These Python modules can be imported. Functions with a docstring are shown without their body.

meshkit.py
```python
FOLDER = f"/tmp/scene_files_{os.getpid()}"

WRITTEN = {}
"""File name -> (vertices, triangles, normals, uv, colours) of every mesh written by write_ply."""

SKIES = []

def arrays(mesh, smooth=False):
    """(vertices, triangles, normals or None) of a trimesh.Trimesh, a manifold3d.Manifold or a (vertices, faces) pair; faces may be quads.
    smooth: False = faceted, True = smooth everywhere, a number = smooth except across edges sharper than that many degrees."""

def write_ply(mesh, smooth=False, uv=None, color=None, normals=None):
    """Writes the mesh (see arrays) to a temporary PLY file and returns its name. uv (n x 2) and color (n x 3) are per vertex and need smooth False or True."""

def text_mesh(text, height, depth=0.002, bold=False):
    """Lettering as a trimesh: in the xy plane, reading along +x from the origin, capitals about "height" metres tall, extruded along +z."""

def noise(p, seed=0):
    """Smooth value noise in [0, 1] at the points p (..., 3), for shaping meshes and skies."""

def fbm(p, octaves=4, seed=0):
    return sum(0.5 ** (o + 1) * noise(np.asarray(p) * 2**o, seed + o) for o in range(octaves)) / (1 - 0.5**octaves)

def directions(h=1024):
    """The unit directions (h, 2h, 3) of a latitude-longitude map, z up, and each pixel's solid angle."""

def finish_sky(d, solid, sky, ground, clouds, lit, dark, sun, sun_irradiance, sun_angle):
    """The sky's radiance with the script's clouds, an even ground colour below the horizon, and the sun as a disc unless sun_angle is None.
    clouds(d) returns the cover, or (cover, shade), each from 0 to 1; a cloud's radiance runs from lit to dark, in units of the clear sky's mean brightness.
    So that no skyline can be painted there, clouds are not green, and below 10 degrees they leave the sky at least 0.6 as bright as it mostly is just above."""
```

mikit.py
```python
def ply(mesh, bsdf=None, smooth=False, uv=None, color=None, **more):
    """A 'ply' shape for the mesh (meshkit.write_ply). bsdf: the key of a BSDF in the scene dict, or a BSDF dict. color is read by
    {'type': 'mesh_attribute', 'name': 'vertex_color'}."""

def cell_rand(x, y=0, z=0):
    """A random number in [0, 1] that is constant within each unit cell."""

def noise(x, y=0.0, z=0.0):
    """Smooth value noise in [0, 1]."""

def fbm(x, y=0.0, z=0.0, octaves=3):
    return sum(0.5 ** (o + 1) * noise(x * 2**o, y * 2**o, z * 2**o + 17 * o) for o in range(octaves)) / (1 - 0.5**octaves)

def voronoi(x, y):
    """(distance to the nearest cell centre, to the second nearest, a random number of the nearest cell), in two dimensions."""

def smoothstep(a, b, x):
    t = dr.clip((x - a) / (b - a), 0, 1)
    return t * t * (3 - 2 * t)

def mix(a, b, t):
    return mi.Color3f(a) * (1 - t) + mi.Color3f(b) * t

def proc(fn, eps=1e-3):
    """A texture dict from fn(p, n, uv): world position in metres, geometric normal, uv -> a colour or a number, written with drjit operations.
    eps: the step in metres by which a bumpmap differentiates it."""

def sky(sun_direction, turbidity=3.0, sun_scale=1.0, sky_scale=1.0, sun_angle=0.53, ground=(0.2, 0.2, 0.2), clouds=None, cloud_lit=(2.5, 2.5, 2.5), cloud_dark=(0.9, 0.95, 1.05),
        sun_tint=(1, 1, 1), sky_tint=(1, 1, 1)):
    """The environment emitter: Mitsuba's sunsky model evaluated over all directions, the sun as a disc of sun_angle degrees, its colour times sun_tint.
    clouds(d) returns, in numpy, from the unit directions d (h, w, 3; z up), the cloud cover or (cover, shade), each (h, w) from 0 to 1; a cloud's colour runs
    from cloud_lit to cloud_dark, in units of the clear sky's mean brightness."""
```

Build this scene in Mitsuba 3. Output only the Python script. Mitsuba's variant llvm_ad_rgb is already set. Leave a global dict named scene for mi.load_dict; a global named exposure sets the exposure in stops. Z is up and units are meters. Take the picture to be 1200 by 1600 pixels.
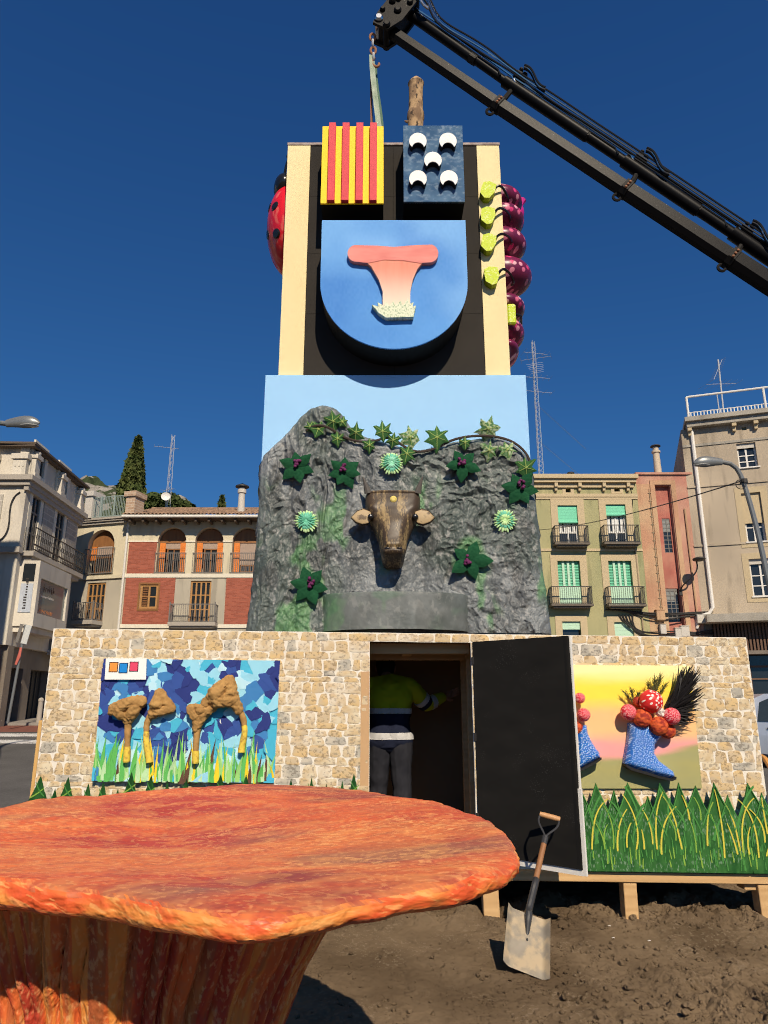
import math, random
import numpy as np, trimesh, mitsuba as mi, drjit as dr, mikit, meshkit, manifold3d as m3
from mikit import proc, noise, fbm, voronoi, smoothstep, mix, cell_rand
from shapely.geometry import Polygon, MultiPolygon, LineString, Point, box as sbox, MultiPoint
from shapely.ops import voronoi_diagram, unary_union
from shapely import affinity
T = mi.ScalarTransform4f
rng = random.Random(7)
nr = np.random.default_rng(7)

# ------------------------------------------------------------------ camera, sky, exposure
EYE, PITCH, FPX = 1.6, math.radians(15.0), 1109.0
scene, labels = {}, {}
scene['camera'] = {'type': 'perspective', 'fov': 2 * math.degrees(math.atan(600 / FPX)), 'fov_axis': 'x', 'near_clip': 0.05, 'far_clip': 3000.0,
                   'to_world': T().look_at(origin=[0, 0, EYE], target=[0, math.cos(PITCH), EYE + math.sin(PITCH)], up=[0, 0, 1])}
SUN_EL, SUN_AZ = math.radians(38.0), math.radians(12.0)
scene['sky'] = mikit.sky([math.sin(SUN_AZ) * math.cos(SUN_EL), -math.cos(SUN_AZ) * math.cos(SUN_EL), math.sin(SUN_EL)], turbidity=2.2,
                         sun_scale=1.0, sky_scale=0.5, ground=(0.16, 0.14, 0.12), sun_tint=(0.95, 1.0, 1.09), sky_tint=(0.36, 0.84, 1.36))
exposure = 1.9


def at(u, v, Y):
    """the point of the vertical plane y = Y that the photograph's pixel (u, v) of 1200 x 1600 shows"""
    z = EYE - Y * math.tan(math.atan((v - 800) / FPX) - PITCH)
    return np.array([(u - 600) / FPX * (Y * math.cos(PITCH) + (z - EYE) * math.sin(PITCH)), Y, z])


def axz(u, v, Y):
    p = at(u, v, Y)
    return (p[0], p[2])


# ------------------------------------------------------------------ registry
_used = set()


def numbered(k):
    if k not in _used:
        _used.add(k)
        return k
    i = 1
    while f'{k}_{i:03d}' in _used:
        i += 1
    k = f'{k}_{i:03d}'
    _used.add(k)
    return k


def thing(name, label, cat_, group=None):
    k = numbered(name)
    labels[k] = {'label': label, 'category': cat_}
    if group:
        labels[k]['group'] = group
    return k


def part(parent, name, mesh, m, smooth=30, label=None, kind=None):
    k = numbered(parent + '__' + name)
    scene[k] = mikit.ply(mesh, m, smooth=smooth)
    if label or kind:
        labels[k] = {}
        if label:
            labels[k]['label'] = label
        if kind:
            labels[k]['kind'] = kind
    return k


def solo(name, mesh, m, label, cat_, group=None, smooth=30):
    k = thing(name, label, cat_, group)
    scene[k] = mikit.ply(mesh, m, smooth=smooth)
    return k


def struct(name, mesh, m, smooth=30):
    k = numbered(name)
    scene[k] = mikit.ply(mesh, m, smooth=smooth)
    labels[k] = {'kind': 'structure'}
    return k


# ------------------------------------------------------------------ meshes
def cat(*ms):
    ms = [m for g in ms for m in (g if isinstance(g, (list, tuple)) else [g])]
    return trimesh.util.concatenate(ms)


def bx(x0, x1, y0, y1, z0, z1):
    v = np.array([[x, y, z] for x in (x0, x1) for y in (y0, y1) for z in (z0, z1)], float)
    f = [[0, 1, 3], [0, 3, 2], [4, 6, 7], [4, 7, 5], [0, 4, 5], [0, 5, 1], [2, 3, 7], [2, 7, 6], [0, 2, 6], [0, 6, 4], [1, 5, 7], [1, 7, 3]]
    return trimesh.Trimesh(v, f, process=False)


def rbx(x0, x1, y0, y1, z0, z1, b=0.01):
    """a box with chamfered edges"""
    pts = []
    for x in (x0, x1):
        for y in (y0, y1):
            for z in (z0, z1):
                sx, sy, sz = (b if x == x0 else -b), (b if y == y0 else -b), (b if z == z0 else -b)
                pts += [[x + sx, y + sy, z], [x + sx, y, z + sz], [x, y + sy, z + sz]]
    return trimesh.convex.convex_hull(np.array(pts))


def prism(poly, yf, yb):
    """shapely polygon in (x, z), from y = yf (front) to yb"""
    out = []
    for g in getattr(poly, 'geoms', [poly]):
        if g.is_empty or g.area < 1e-9:
            continue
        m = trimesh.creation.extrude_polygon(g, abs(yb - yf), engine='earcut')
        v = m.vertices
        out.append(trimesh.Trimesh(np.column_stack([v[:, 0], yb - v[:, 2], v[:, 1]]), m.faces, process=False))
    return cat(out)


def P(pts):
    return Polygon(pts).buffer(0)


def pxpoly(pts, Y):
    return P([axz(u, v, Y) for u, v in pts])


def frames(p):
    t = np.gradient(p, axis=0)
    t /= np.linalg.norm(t, axis=1, keepdims=True) + 1e-12
    a = np.array([0, 0, 1.0]) if abs(t[0][2]) < 0.9 else np.array([1.0, 0, 0])
    n = np.cross(t[0], a)
    n /= np.linalg.norm(n)
    N = []
    for k in range(len(p)):
        n = n - t[k] * (n @ t[k])
        n /= np.linalg.norm(n) + 1e-12
        N.append(n)
    N = np.array(N)
    return t, N, np.cross(t, N)


def tube(pts, r, n=8, flat=1.0):
    p = np.asarray(pts, float)
    r = np.broadcast_to(np.asarray(r, float), (len(p),))
    t, N, B = frames(p)
    a = np.arange(n) * 2 * np.pi / n
    v = (p[:, None] + r[:, None, None] * (np.cos(a)[None, :, None] * N[:, None] + flat * np.sin(a)[None, :, None] * B[:, None])).reshape(-1, 3)
    f = []
    for i in range(len(p) - 1):
        for j in range(n):
            a0, a1, b0, b1 = i * n + j, i * n + (j + 1) % n, (i + 1) * n + j, (i + 1) * n + (j + 1) % n
            f += [[a0, a1, b1], [a0, b1, b0]]
    v = np.vstack([v, p[0], p[-1]])
    c0, c1, L = len(v) - 2, len(v) - 1, (len(p) - 1) * n
    for j in range(n):
        f += [[c0, (j + 1) % n, j], [c1, L + j, L + (j + 1) % n]]
    return trimesh.Trimesh(v, f, process=False)


def spline(pts, n=24):
    from scipy.interpolate import CubicSpline
    p = np.asarray(pts, float)
    d = np.r_[0, np.cumsum(np.linalg.norm(np.diff(p, axis=0), axis=1))]
    return CubicSpline(d, p)(np.linspace(0, d[-1], n))


def ell(c, r, sub=3):
    m = trimesh.creation.icosphere(subdivisions=sub)
    m.vertices = m.vertices * np.broadcast_to(r, 3) + np.asarray(c)
    return m


def lathe(prof, n=20, c=(0, 0, 0)):
    m = trimesh.creation.revolve(np.array(prof, float), sections=n)
    if m.volume < 0:
        m.invert()
    m.apply_translation(c)
    return m


def gridm(V, flip=False, wrap=False):
    """(rows, cols, 3) points to a mesh"""
    r, c = V.shape[:2]
    cc = c if wrap else c - 1
    i, j = np.meshgrid(np.arange(r - 1), np.arange(cc), indexing='ij')
    a, b, d, e = i * c + j, i * c + (j + 1) % c, (i + 1) * c + j, (i + 1) * c + (j + 1) % c
    f = np.vstack([np.stack([a, b, e], -1).reshape(-1, 3), np.stack([a, e, d], -1).reshape(-1, 3)])
    return trimesh.Trimesh(V.reshape(-1, 3), f[:, ::-1] if flip else f, process=False)


def pillow(pts, y0, depth, inset=0.12, dome=0.0, edge=0.6):
    """a star-shaped outline in (x, z) standing out from the plane y0 towards -y, its edges rounded"""
    p = np.asarray(pts, float)
    if np.sum(p[:, 0] * np.roll(p[:, 1], -1) - np.roll(p[:, 0], -1) * p[:, 1]) < 0:
        p = p[::-1]
    c, n = p.mean(0), len(p)
    rings = []
    for s, d in ((1, 0.0), (1, edge * depth), (1 - inset, depth)):
        q = c + (p - c) * s
        rings.append(np.column_stack([q[:, 0], np.full(n, y0 - d), q[:, 1]]))
    v = np.vstack(rings + [[[c[0], y0 - depth - dome, c[1]]]])
    f = []
    for k in range(2):
        for j in range(n):
            a, b, d, e = k * n + j, k * n + (j + 1) % n, (k + 1) * n + j, (k + 1) * n + (j + 1) % n
            f += [[a, b, e], [a, e, d]]
    f += [[2 * n + j, 2 * n + (j + 1) % n, 3 * n] for j in range(n)]
    return trimesh.Trimesh(v, f, process=False)


def disp(m, amp, freq, seed=0, octaves=3, ridged=False):
    m = m.copy()
    h = meshkit.fbm(np.asarray(m.vertices) * freq, octaves, seed)
    h = (1 - np.abs(2 * h - 1) * 2.2) * 0.5 if ridged else h - 0.5
    m.vertices = m.vertices + np.nan_to_num(np.asarray(m.vertex_normals)) * np.clip(amp * 2 * h, -3 * amp, 3 * amp)[:, None]
    return m


def hulls(chains, length=0.03, it=8, seg=12):
    """chains of (point, radius): hulls of spheres at consecutive joints, added into one smooth body"""
    M = m3.Manifold()
    for ch in chains:
        for (p, r), (q, s) in zip(ch[:-1], ch[1:]):
            M = M + m3.Manifold.batch_hull([m3.Manifold.sphere(r, seg).translate(list(map(float, p))), m3.Manifold.sphere(s, seg).translate(list(map(float, q)))])
    M = M.refine_to_length(length)
    o = M.to_mesh()
    m = trimesh.Trimesh(o.vert_properties[:, :3], o.tri_verts, process=True)
    if it:
        v0 = np.array(m.vertices)
        trimesh.smoothing.filter_taubin(m, iterations=it)
        v1 = np.array(m.vertices)
        bad = ~(np.linalg.norm(v1 - v0, axis=1) < 2.5 * length)
        v1[bad] = v0[bad]
        m.vertices = v1
    return m


def rot(m, ang, axis=(0, 0, 1), c=(0, 0, 0)):
    m = m.copy()
    m.apply_transform(trimesh.transformations.rotation_matrix(math.radians(ang), axis, c))
    return m


def mv(m, d):
    m = m.copy()
    m.apply_translation(d)
    return m


# ------------------------------------------------------------------ materials
def srgb(r, g, b):
    return tuple((c / 255 / 12.92 if c / 255 < 0.04045 else ((c / 255 + 0.055) / 1.055) ** 2.4) for c in (r, g, b))


def mat(name, c, rough=0.7, spec=0.3, metallic=0.0, **k):
    if name in scene:
        return name
    b = {'type': 'principled', 'base_color': c if isinstance(c, dict) else {'type': 'rgb', 'value': list(c)}, 'roughness': rough, 'specular': spec}
    if metallic:
        b['metallic'] = metallic
    b.update(k)
    scene[name] = {'type': 'twosided', 'bsdf': b}
    _used.add(name)
    return name


def relief(name, m, fn, scale, eps=1e-3):
    """the material m with a relief fn, in metres times scale"""
    inner = scene[m]['bsdf']
    scene[name] = {'type': 'twosided', 'bsdf': {'type': 'bumpmap', 'arbitrary': proc(fn, eps), 'scale': scale, 'bsdf': inner}}
    _used.add(name)
    return name


def dif(name, c):
    scene[name] = {'type': 'twosided', 'bsdf': {'type': 'diffuse', 'reflectance': c if isinstance(c, dict) else {'type': 'rgb', 'value': list(c)}}}
    _used.add(name)
    return name


def grainy(c, amp, s, c2=None):
    """colour c with soft patches and grain"""
    d = c2 or tuple(x * (1 - amp) for x in c)
    return proc(lambda p, n, uv: mix(c, d, dr.clip(fbm(p.x * s, p.y * s, p.z * s, 3) * 2.2 - 0.6, 0, 1)))


def M(name, r, g, b, rough=0.7, spec=0.3, **k):
    """a plain material by linear reflectance"""
    return mat('mat_' + name, (r, g, b), rough, spec, **k)
# ------------------------------------------------------------------ ground, road, hill
def rise(x, y):
    """the square climbs gently away from the camera"""
    return 0.85 * np.clip((y - 12) / 28, 0, 1.4)


def nonuni(*segs):
    out = []
    for a, b, n in segs:
        out += list(np.linspace(a, b, n, endpoint=False))
    return np.array(out + [segs[-1][1]])


dif('mat_asphalt', proc(lambda p, n, uv: mix((0.085, 0.083, 0.08), (0.14, 0.135, 0.13), dr.clip(fbm(p.x * 1.3, p.y * 1.3, 0, 3) * 0.8 + 0.5 * noise(p.x * 40, p.y * 40, 0) - 0.15, 0, 1))))
gx, gy = nonuni((-900, -60, 8), (-60, 60, 60), (60, 900, 8)), nonuni((-300, -10, 8), (-10, 60, 70), (60, 2500, 16))
X, Y = np.meshgrid(gx, gy)
struct('road', gridm(np.stack([X, Y, rise(X, Y) - 0.02], -1)), 'mat_asphalt')

dif('mat_dirt', proc(lambda p, n, uv: mix(mix((0.108, 0.076, 0.047), (0.188, 0.136, 0.086), dr.clip(fbm(p.x * 2.2, p.y * 2.2, p.z, 3) * 2 - 0.6, 0, 1)),
                                           (0.22, 0.17, 0.115), 0.6 * smoothstep(0.60, 0.8, noise(p.x * 75, p.y * 75, p.z * 75)) * smoothstep(0.4, 0.65, fbm(p.x * 4, p.y * 4, 0, 2)))))
gx, gy = nonuni((-9, -1.6, 30), (-1.6, 4.4, 560), (4.4, 10, 30)), nonuni((-2.5, 2.6, 24), (2.6, 7.4, 440), (7.4, 10.5, 14))
X, Y = np.meshgrid(gx, gy)
p3 = np.stack([X, Y, 0 * X], -1)
big = meshkit.fbm(p3 * 0.9, 3, 5) - 0.5
clod = np.clip(meshkit.fbm(p3 * 5.0, 4, 9) - 0.47, 0, 1)
fine = meshkit.fbm(p3 * 17, 4, 3) - 0.5
gouge = np.clip(0.09 - np.abs(meshkit.fbm(p3 * np.array([4.2, 5.6, 1]) + 90, 4, 41) - 0.5), 0, 1) / 0.09
rough_r = np.clip((X - 0.9) / 1.2, 0, 1) * np.clip((5.2 - Y) / 0.9, 0, 1)          # churned soil in front on the right
rough_b = np.exp(-((Y - 6.2) / 0.4) ** 2)                                            # loose soil heaped along the platform
amp = 0.25 + 1.1 * rough_r + 0.9 * rough_b
crack = np.clip(0.06 - np.abs(meshkit.fbm(p3 * 3.1 + 40, 3, 21) - 0.5), 0, 1) / 0.06
Z = 0.05 * big + amp * 0.28 * clod + 0.045 * amp * fine - 0.035 * crack * rough_r - 0.02 * gouge * amp * np.clip(meshkit.fbm(p3 * 1.7 + 5, 2, 8) - 0.4, 0, 1) * 4 + 0.02 * rough_b + 0.006 * fine
edge = np.clip(np.minimum.reduce([X + 9, 10 - X, Y + 2.5, 10.5 - Y]) / 0.6, 0, 1)
relief('mat_soil', 'mat_dirt', lambda p, n, uv: fbm(p.x * 55, p.y * 55, p.z * 55, 4) + 0.6 * dr.abs(fbm(p.x * 11, p.y * 15, 0, 3) - 0.5), 0.05, 2e-3)
struct('dirt_ground', gridm(np.stack([X, Y, Z * edge + 0.06 * edge - 0.045], -1)), 'mat_soil', smooth=True)

# loose clods of soil
CLODS = []
for k in range(46):
    x, y = rng.uniform(0.9, 3.9), rng.uniform(3.6, 4.9) if k % 3 else rng.uniform(5.9, 6.25)
    r = rng.uniform(0.012, 0.04) * (1.4 if k % 9 == 0 else 1)
    m = disp(ell((0, 0, 0), (r * rng.uniform(0.9, 1.5), r, r * 0.7), 2), r * 0.5, 1 / r * 0.9, k)
    CLODS.append(mv(m, (x, y, 0.03 + r * 0.1)))
gD = np.random.default_rng(77)
n_ = 2600
gx_s = np.where(gD.uniform(size=n_) < 0.62, gD.uniform(0.8, 3.6, n_), gD.uniform(-0.5, 3.9, n_))
gy_s = np.where(gD.uniform(size=n_) < 0.7, gD.uniform(3.7, 5.4, n_), gD.uniform(5.7, 6.35, n_))
from scipy.interpolate import RegularGridInterpolator
soil_h = RegularGridInterpolator((gy, gx), Z * edge + 0.06 * edge - 0.045)
gz_s = soil_h(np.column_stack([gy_s, gx_s]))
base_i = trimesh.creation.icosphere(subdivisions=1)
for x, y, z in zip(gx_s, gy_s, gz_s):
    r = 0.003 + 0.011 * gD.uniform() ** 3
    v = np.array(base_i.vertices) * (1 + 0.35 * gD.uniform(-1, 1, (len(base_i.vertices), 1))) * r * gD.uniform(0.7, 1.4, 3)
    CLODS.append(trimesh.Trimesh(v + [x, y, z + r * 0.3], base_i.faces, process=False))
k = numbered('soil_clods')
scene[k] = mikit.ply(cat(CLODS), 'mat_soil', smooth=True)
labels[k] = {'label': 'loose clods of brown soil scattered over the dug ground', 'category': 'soil', 'kind': 'stuff'}

M('litter', 0.62, 0.61, 0.58)
ms = []
for u, v in ((952, 1446), (958, 1468), (1014, 1466)):
    z_ = 0.02
    y_ = (EYE - z_) / math.tan(math.atan((v - 800) / FPX) - PITCH)
    q = np.array([(u - 600) / FPX * (y_ * math.cos(PITCH) + (z_ - EYE) * math.sin(PITCH)), y_])
    h_ = float(soil_h([[q[1], q[0]]])[0])
    ms.append(mv(disp(ell((0, 0, 0), (0.010, 0.006, 0.003), 2), 0.004, 70, u), (q[0], q[1], h_ + 0.004)))
k = numbered('paper_litter')
scene[k] = mikit.ply(cat(ms), 'mat_litter')
labels[k] = {'label': 'tiny white scraps of litter lying on the brown soil', 'category': 'litter', 'kind': 'stuff'}

# pavement and crossing marks at the left
dif('mat_pavement', proc(lambda p, n, uv: mix((0.3, 0.275, 0.25), (0.2, 0.185, 0.17), fbm(p.x * 1.7, p.y * 1.7, 0, 3))))
dif('mat_redpave', (0.2, 0.09, 0.07))
dif('mat_roadpaint', proc(lambda p, n, uv: mix((0.62, 0.61, 0.58), (0.3, 0.29, 0.28), smoothstep(0.52, 0.75, fbm(p.x * 6, p.y * 6, 0, 3)))))


def sheet(x0, x1, y0, y1, h, skew=0.0, n=6):
    X, Y = np.meshgrid(np.linspace(x0, x1, n), np.linspace(y0, y1, n))
    return gridm(np.stack([X + skew * (Y - y0), Y, rise(X, Y) + h], -1))


def slab(x0, x1, y0, y1, h):
    m = bx(x0, x1, y0, y1, -0.3, h)
    v = np.array(m.vertices)
    v[:, 2] += rise(v[:, 0], v[:, 1])
    m.vertices = v
    return m


struct('pavement', slab(-40, -10, 32.6, 44, 0.10), 'mat_pavement')
struct('pavement', slab(6, 40, 37, 46, 0.10), 'mat_pavement')
struct('pavement_strip', sheet(-40, -10, 28.6, 32.55, -0.014), 'mat_redpave')
for k, (y0, y1) in enumerate(((23.6, 25.0), (26.4, 27.9))):
    part('road', 'crossing_stripe', sheet(-40 if k else -12.9, -9, y0, y1, -0.015), 'mat_roadpaint')
part('road', 'yellow_line', sheet(-12.2, -9.3, 16.8, 17.0, -0.015), M('yellowline', 0.42, 0.26, 0.08))

dif('mat_hill', proc(lambda p, n, uv: mix(mix((0.36, 0.33, 0.29), (0.15, 0.14, 0.125), fbm(p.x * 0.6, p.y * 0.6, p.z * 0.8, 4)), (0.045, 0.06, 0.03),
                                           smoothstep(0.44, 0.52, fbm(p.x * 0.3 + 3, p.y * 0.2, p.z * 0.34, 4)))))
hx, hy = np.linspace(-190, 90, 220), np.linspace(150, 330, 60)
X, Y = np.meshgrid(hx, hy)
Xs = X * 180 / Y
H = 45 + 11 * np.exp(-((Xs + 77) / 9) ** 4) + 4.5 * np.exp(-((Xs + 55) / 6) ** 2) - 16 * np.clip((Xs + 48) / 20, 0, 1)
bump = meshkit.fbm(np.stack([X, Y, 0 * X], -1) * 0.06, 5, 4)
Z = H * np.clip((Y - 150) / 40, 0, 1) ** 0.7 * (0.86 + 0.3 * bump) + 6 * np.abs(meshkit.fbm(np.stack([X, Y, 0 * X], -1) * 0.2, 3, 8) - 0.5)
Z = Z * np.maximum(1, Y / 185)
struct('hill', gridm(np.stack([X, Y, Z], -1)), 'mat_hill', smooth=False)
# ------------------------------------------------------------------ buildings
class Fac:
    """a facade: a along it from its left end, y into the building, z up"""
    def __init__(s, x, y, ex, ey):
        L = math.hypot(ex, ey)
        s.o, s.e, s.i = np.array([x, y]), np.array([ex, ey]) / L, np.array([-ey, ex]) / L

    def px(s, u, v):
        d = np.array([(u - 600) / FPX, math.cos(PITCH) + (v - 800) / FPX * math.sin(PITCH), math.sin(PITCH) - (v - 800) / FPX * math.cos(PITCH)])
        t = (s.o @ s.i) / (d[:2] @ s.i)
        return float((d[:2] * t - s.o) @ s.e), EYE + d[2] * t

    def rect(s, u0, v0, u1, v1):
        """a0, a1, z0, z1 of the picture's rectangle, measured on its middle lines"""
        um, vm = (u0 + u1) / 2, (v0 + v1) / 2
        return s.px(u0, vm)[0], s.px(u1, vm)[0], s.px(um, v1)[1], s.px(um, v0)[1]

    def put(s, m):
        m = m.copy()
        v = np.array(m.vertices)
        m.vertices = np.column_stack([s.o[0] + v[:, 0] * s.e[0] + v[:, 1] * s.i[0], s.o[1] + v[:, 0] * s.e[1] + v[:, 1] * s.i[1], v[:, 2]])
        return m

    def part(s, parent, name, m, mt, **k):
        return part(parent, name, s.put(m if not isinstance(m, (list, tuple)) else cat(m)), mt, **k)


def R(a0, a1, z0, z1):
    return sbox(a0, z0, a1, z1)


def arch(a0, a1, z0, ztop, n=14):
    r = (a1 - a0) / 2
    c, zs = (a0 + a1) / 2, ztop - r
    return P([(a0, z0), (a1, z0)] + [(c + r * math.cos(t), zs + r * math.sin(t)) for t in np.linspace(0, math.pi, n)])


def bars(a0, a1, z0, z1, y, n, w=0.022, rails=(0, 1), depth=0.02):
    ms = [bx(a - w / 2, a + w / 2, y - depth / 2, y + depth / 2, z0, z1) for a in np.linspace(a0, a1, n)]
    for t in rails:
        z = z0 + (z1 - z0) * t
        ms.append(bx(a0 - 0.03, a1 + 0.03, y - depth, y + depth, z - 0.02, z + 0.025))
    return cat(ms)


def balcony(F, parent, a0, a1, z0, z1, d, mt, slab_m, n=None, corner=True, th=0.14):
    b = F.part(parent, 'balcony', cat(bx(a0 - 0.06, a1 + 0.06, -d, -0.002, z0 - th, z0), bx(a0 + 0.1, a1 - 0.1, -d + 0.12, -0.004, z0 - th - 0.1, z0 - th - 0.001)), slab_m)
    n = n or int((a1 - a0) / 0.12) + 1
    ms = [bars(a0, a1, z0 + 0.04, z1, -d + 0.03, n)]
    for a in (a0, a1):
        ys = np.linspace(-d + 0.13, -0.05, max(2, int(d / 0.13)))
        ms += [bx(a - 0.011, a + 0.011, y - 0.011, y + 0.011, z0 + 0.04, z1) for y in ys]
        ms += [bx(a - 0.02, a + 0.02, -d + 0.05, -0.003, z - 0.02, z + 0.02) for z in (z0 + 0.06, z1)]
        if corner:
            ms += [bx(a - 0.03, a + 0.03, -d, -d + 0.06, z0, z1 + 0.12)]
    F.part(b, 'railing', cat(ms), mt, kind='stuff')
    return b


def shutter(F, parent, a0, a1, z0, z1, y, cols, rows, wood, pane, fr=0.07, name='window'):
    """a glazed timber window or door: frame, mullions and panes"""
    w = F.part(parent, name, cat([bx(a0, a0 + fr, y - 0.05, y + 0.02, z0, z1), bx(a1 - fr, a1, y - 0.05, y + 0.02, z0, z1), bx(a0 + fr, a1 - fr, y - 0.05, y + 0.02, z1 - fr, z1),
                              bx(a0 + fr, a1 - fr, y - 0.05, y + 0.02, z0, z0 + fr)] +
                             [bx(a - fr * 0.45, a + fr * 0.45, y - 0.04, y + 0.018, z0 + fr, z1 - fr) for a in np.linspace(a0 + fr / 2, a1 - fr / 2, cols + 1)[1:-1]] +
                             [bx(a0 + fr, a1 - fr, y - 0.03, y + 0.016, z - fr * 0.3, z + fr * 0.3) for z in np.linspace(z0, z1, rows + 1)[1:-1]]), wood)
    F.part(w, 'pane', bx(a0 + fr * 0.8, a1 - fr * 0.8, y, y + 0.012, z0 + fr * 0.8, z1 - fr * 0.8), pane)
    return w


def plaster(c, c2, s=0.5, stain=0.5):
    return proc(lambda p, n, uv: mix(mix(c, c2, dr.clip(fbm(p.x * s, p.y * s, p.z * s * 0.7, 3) * 2.4 - 0.7, 0, 1)), tuple(x * 0.62 for x in c2),
                                     stain * smoothstep(0.5, 0.75, fbm(p.x * 2.6 + 7, p.y * 2.6, p.z * 0.35, 4))))


def brickwork(c, c2, joint, bw=0.28, bh=0.075):
    def f(p, n, uv):
        row = dr.floor(p.z / bh)
        x = (p.x + p.y) / bw + 0.5 * (row - 2 * dr.floor(row / 2))
        fz, fx = p.z / bh - row, x - dr.floor(x)
        j = dr.select((fz < 0.16) | (fx < 0.05), 1.0, 0.0)
        return mix(mix(c, c2, cell_rand(dr.floor(x), row, 3)), joint, j)
    return proc(f)


dif('mat_cream', plaster((0.58, 0.52, 0.38), (0.50, 0.45, 0.34), 0.35, 0.35))
dif('mat_cream_lower', plaster((0.44, 0.40, 0.32), (0.36, 0.33, 0.27), 0.5, 0.6))
dif('mat_redbrick', brickwork((0.36, 0.115, 0.075), (0.25, 0.075, 0.05), (0.30, 0.13, 0.10)))
M('trim_white', 0.62, 0.58, 0.48)
M('pipe_white', 0.6, 0.58, 0.53, 0.5)
M('wood_orange', 0.62, 0.19, 0.035, 0.5)
mat('mat_wood_brown', proc(lambda p, n, uv: mix((0.27, 0.125, 0.045), (0.17, 0.075, 0.03), fbm(p.x * 9, p.y * 9, p.z * 1.2, 2))), 0.5)
M('door_brown', 0.36, 0.19, 0.07, 0.5)
M('dark_glass', 0.018, 0.022, 0.026, 0.08, 0.6)
M('dark_soffit', 0.10, 0.075, 0.055)
M('iron', 0.035, 0.033, 0.032, 0.5)
M('iron_grey', 0.16, 0.15, 0.14, 0.5)
M('iron_green', 0.24, 0.30, 0.28, 0.5)
mat('mat_rooftile', proc(lambda p, n, uv: mix((0.30, 0.19, 0.12), (0.15, 0.10, 0.07), dr.clip(cell_rand(dr.floor(p.x / 0.22), dr.floor(p.y / 0.4), 2) * 0.9 + fbm(p.x, p.y, p.z, 2) * 0.4, 0, 1))), 0.85, 0.1)
M('room', 0.05, 0.045, 0.04)
M('blind', 0.33, 0.25, 0.20)
M('concrete', 0.34, 0.31, 0.27, 0.85)
M('pale', 0.5, 0.47, 0.42)

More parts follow.
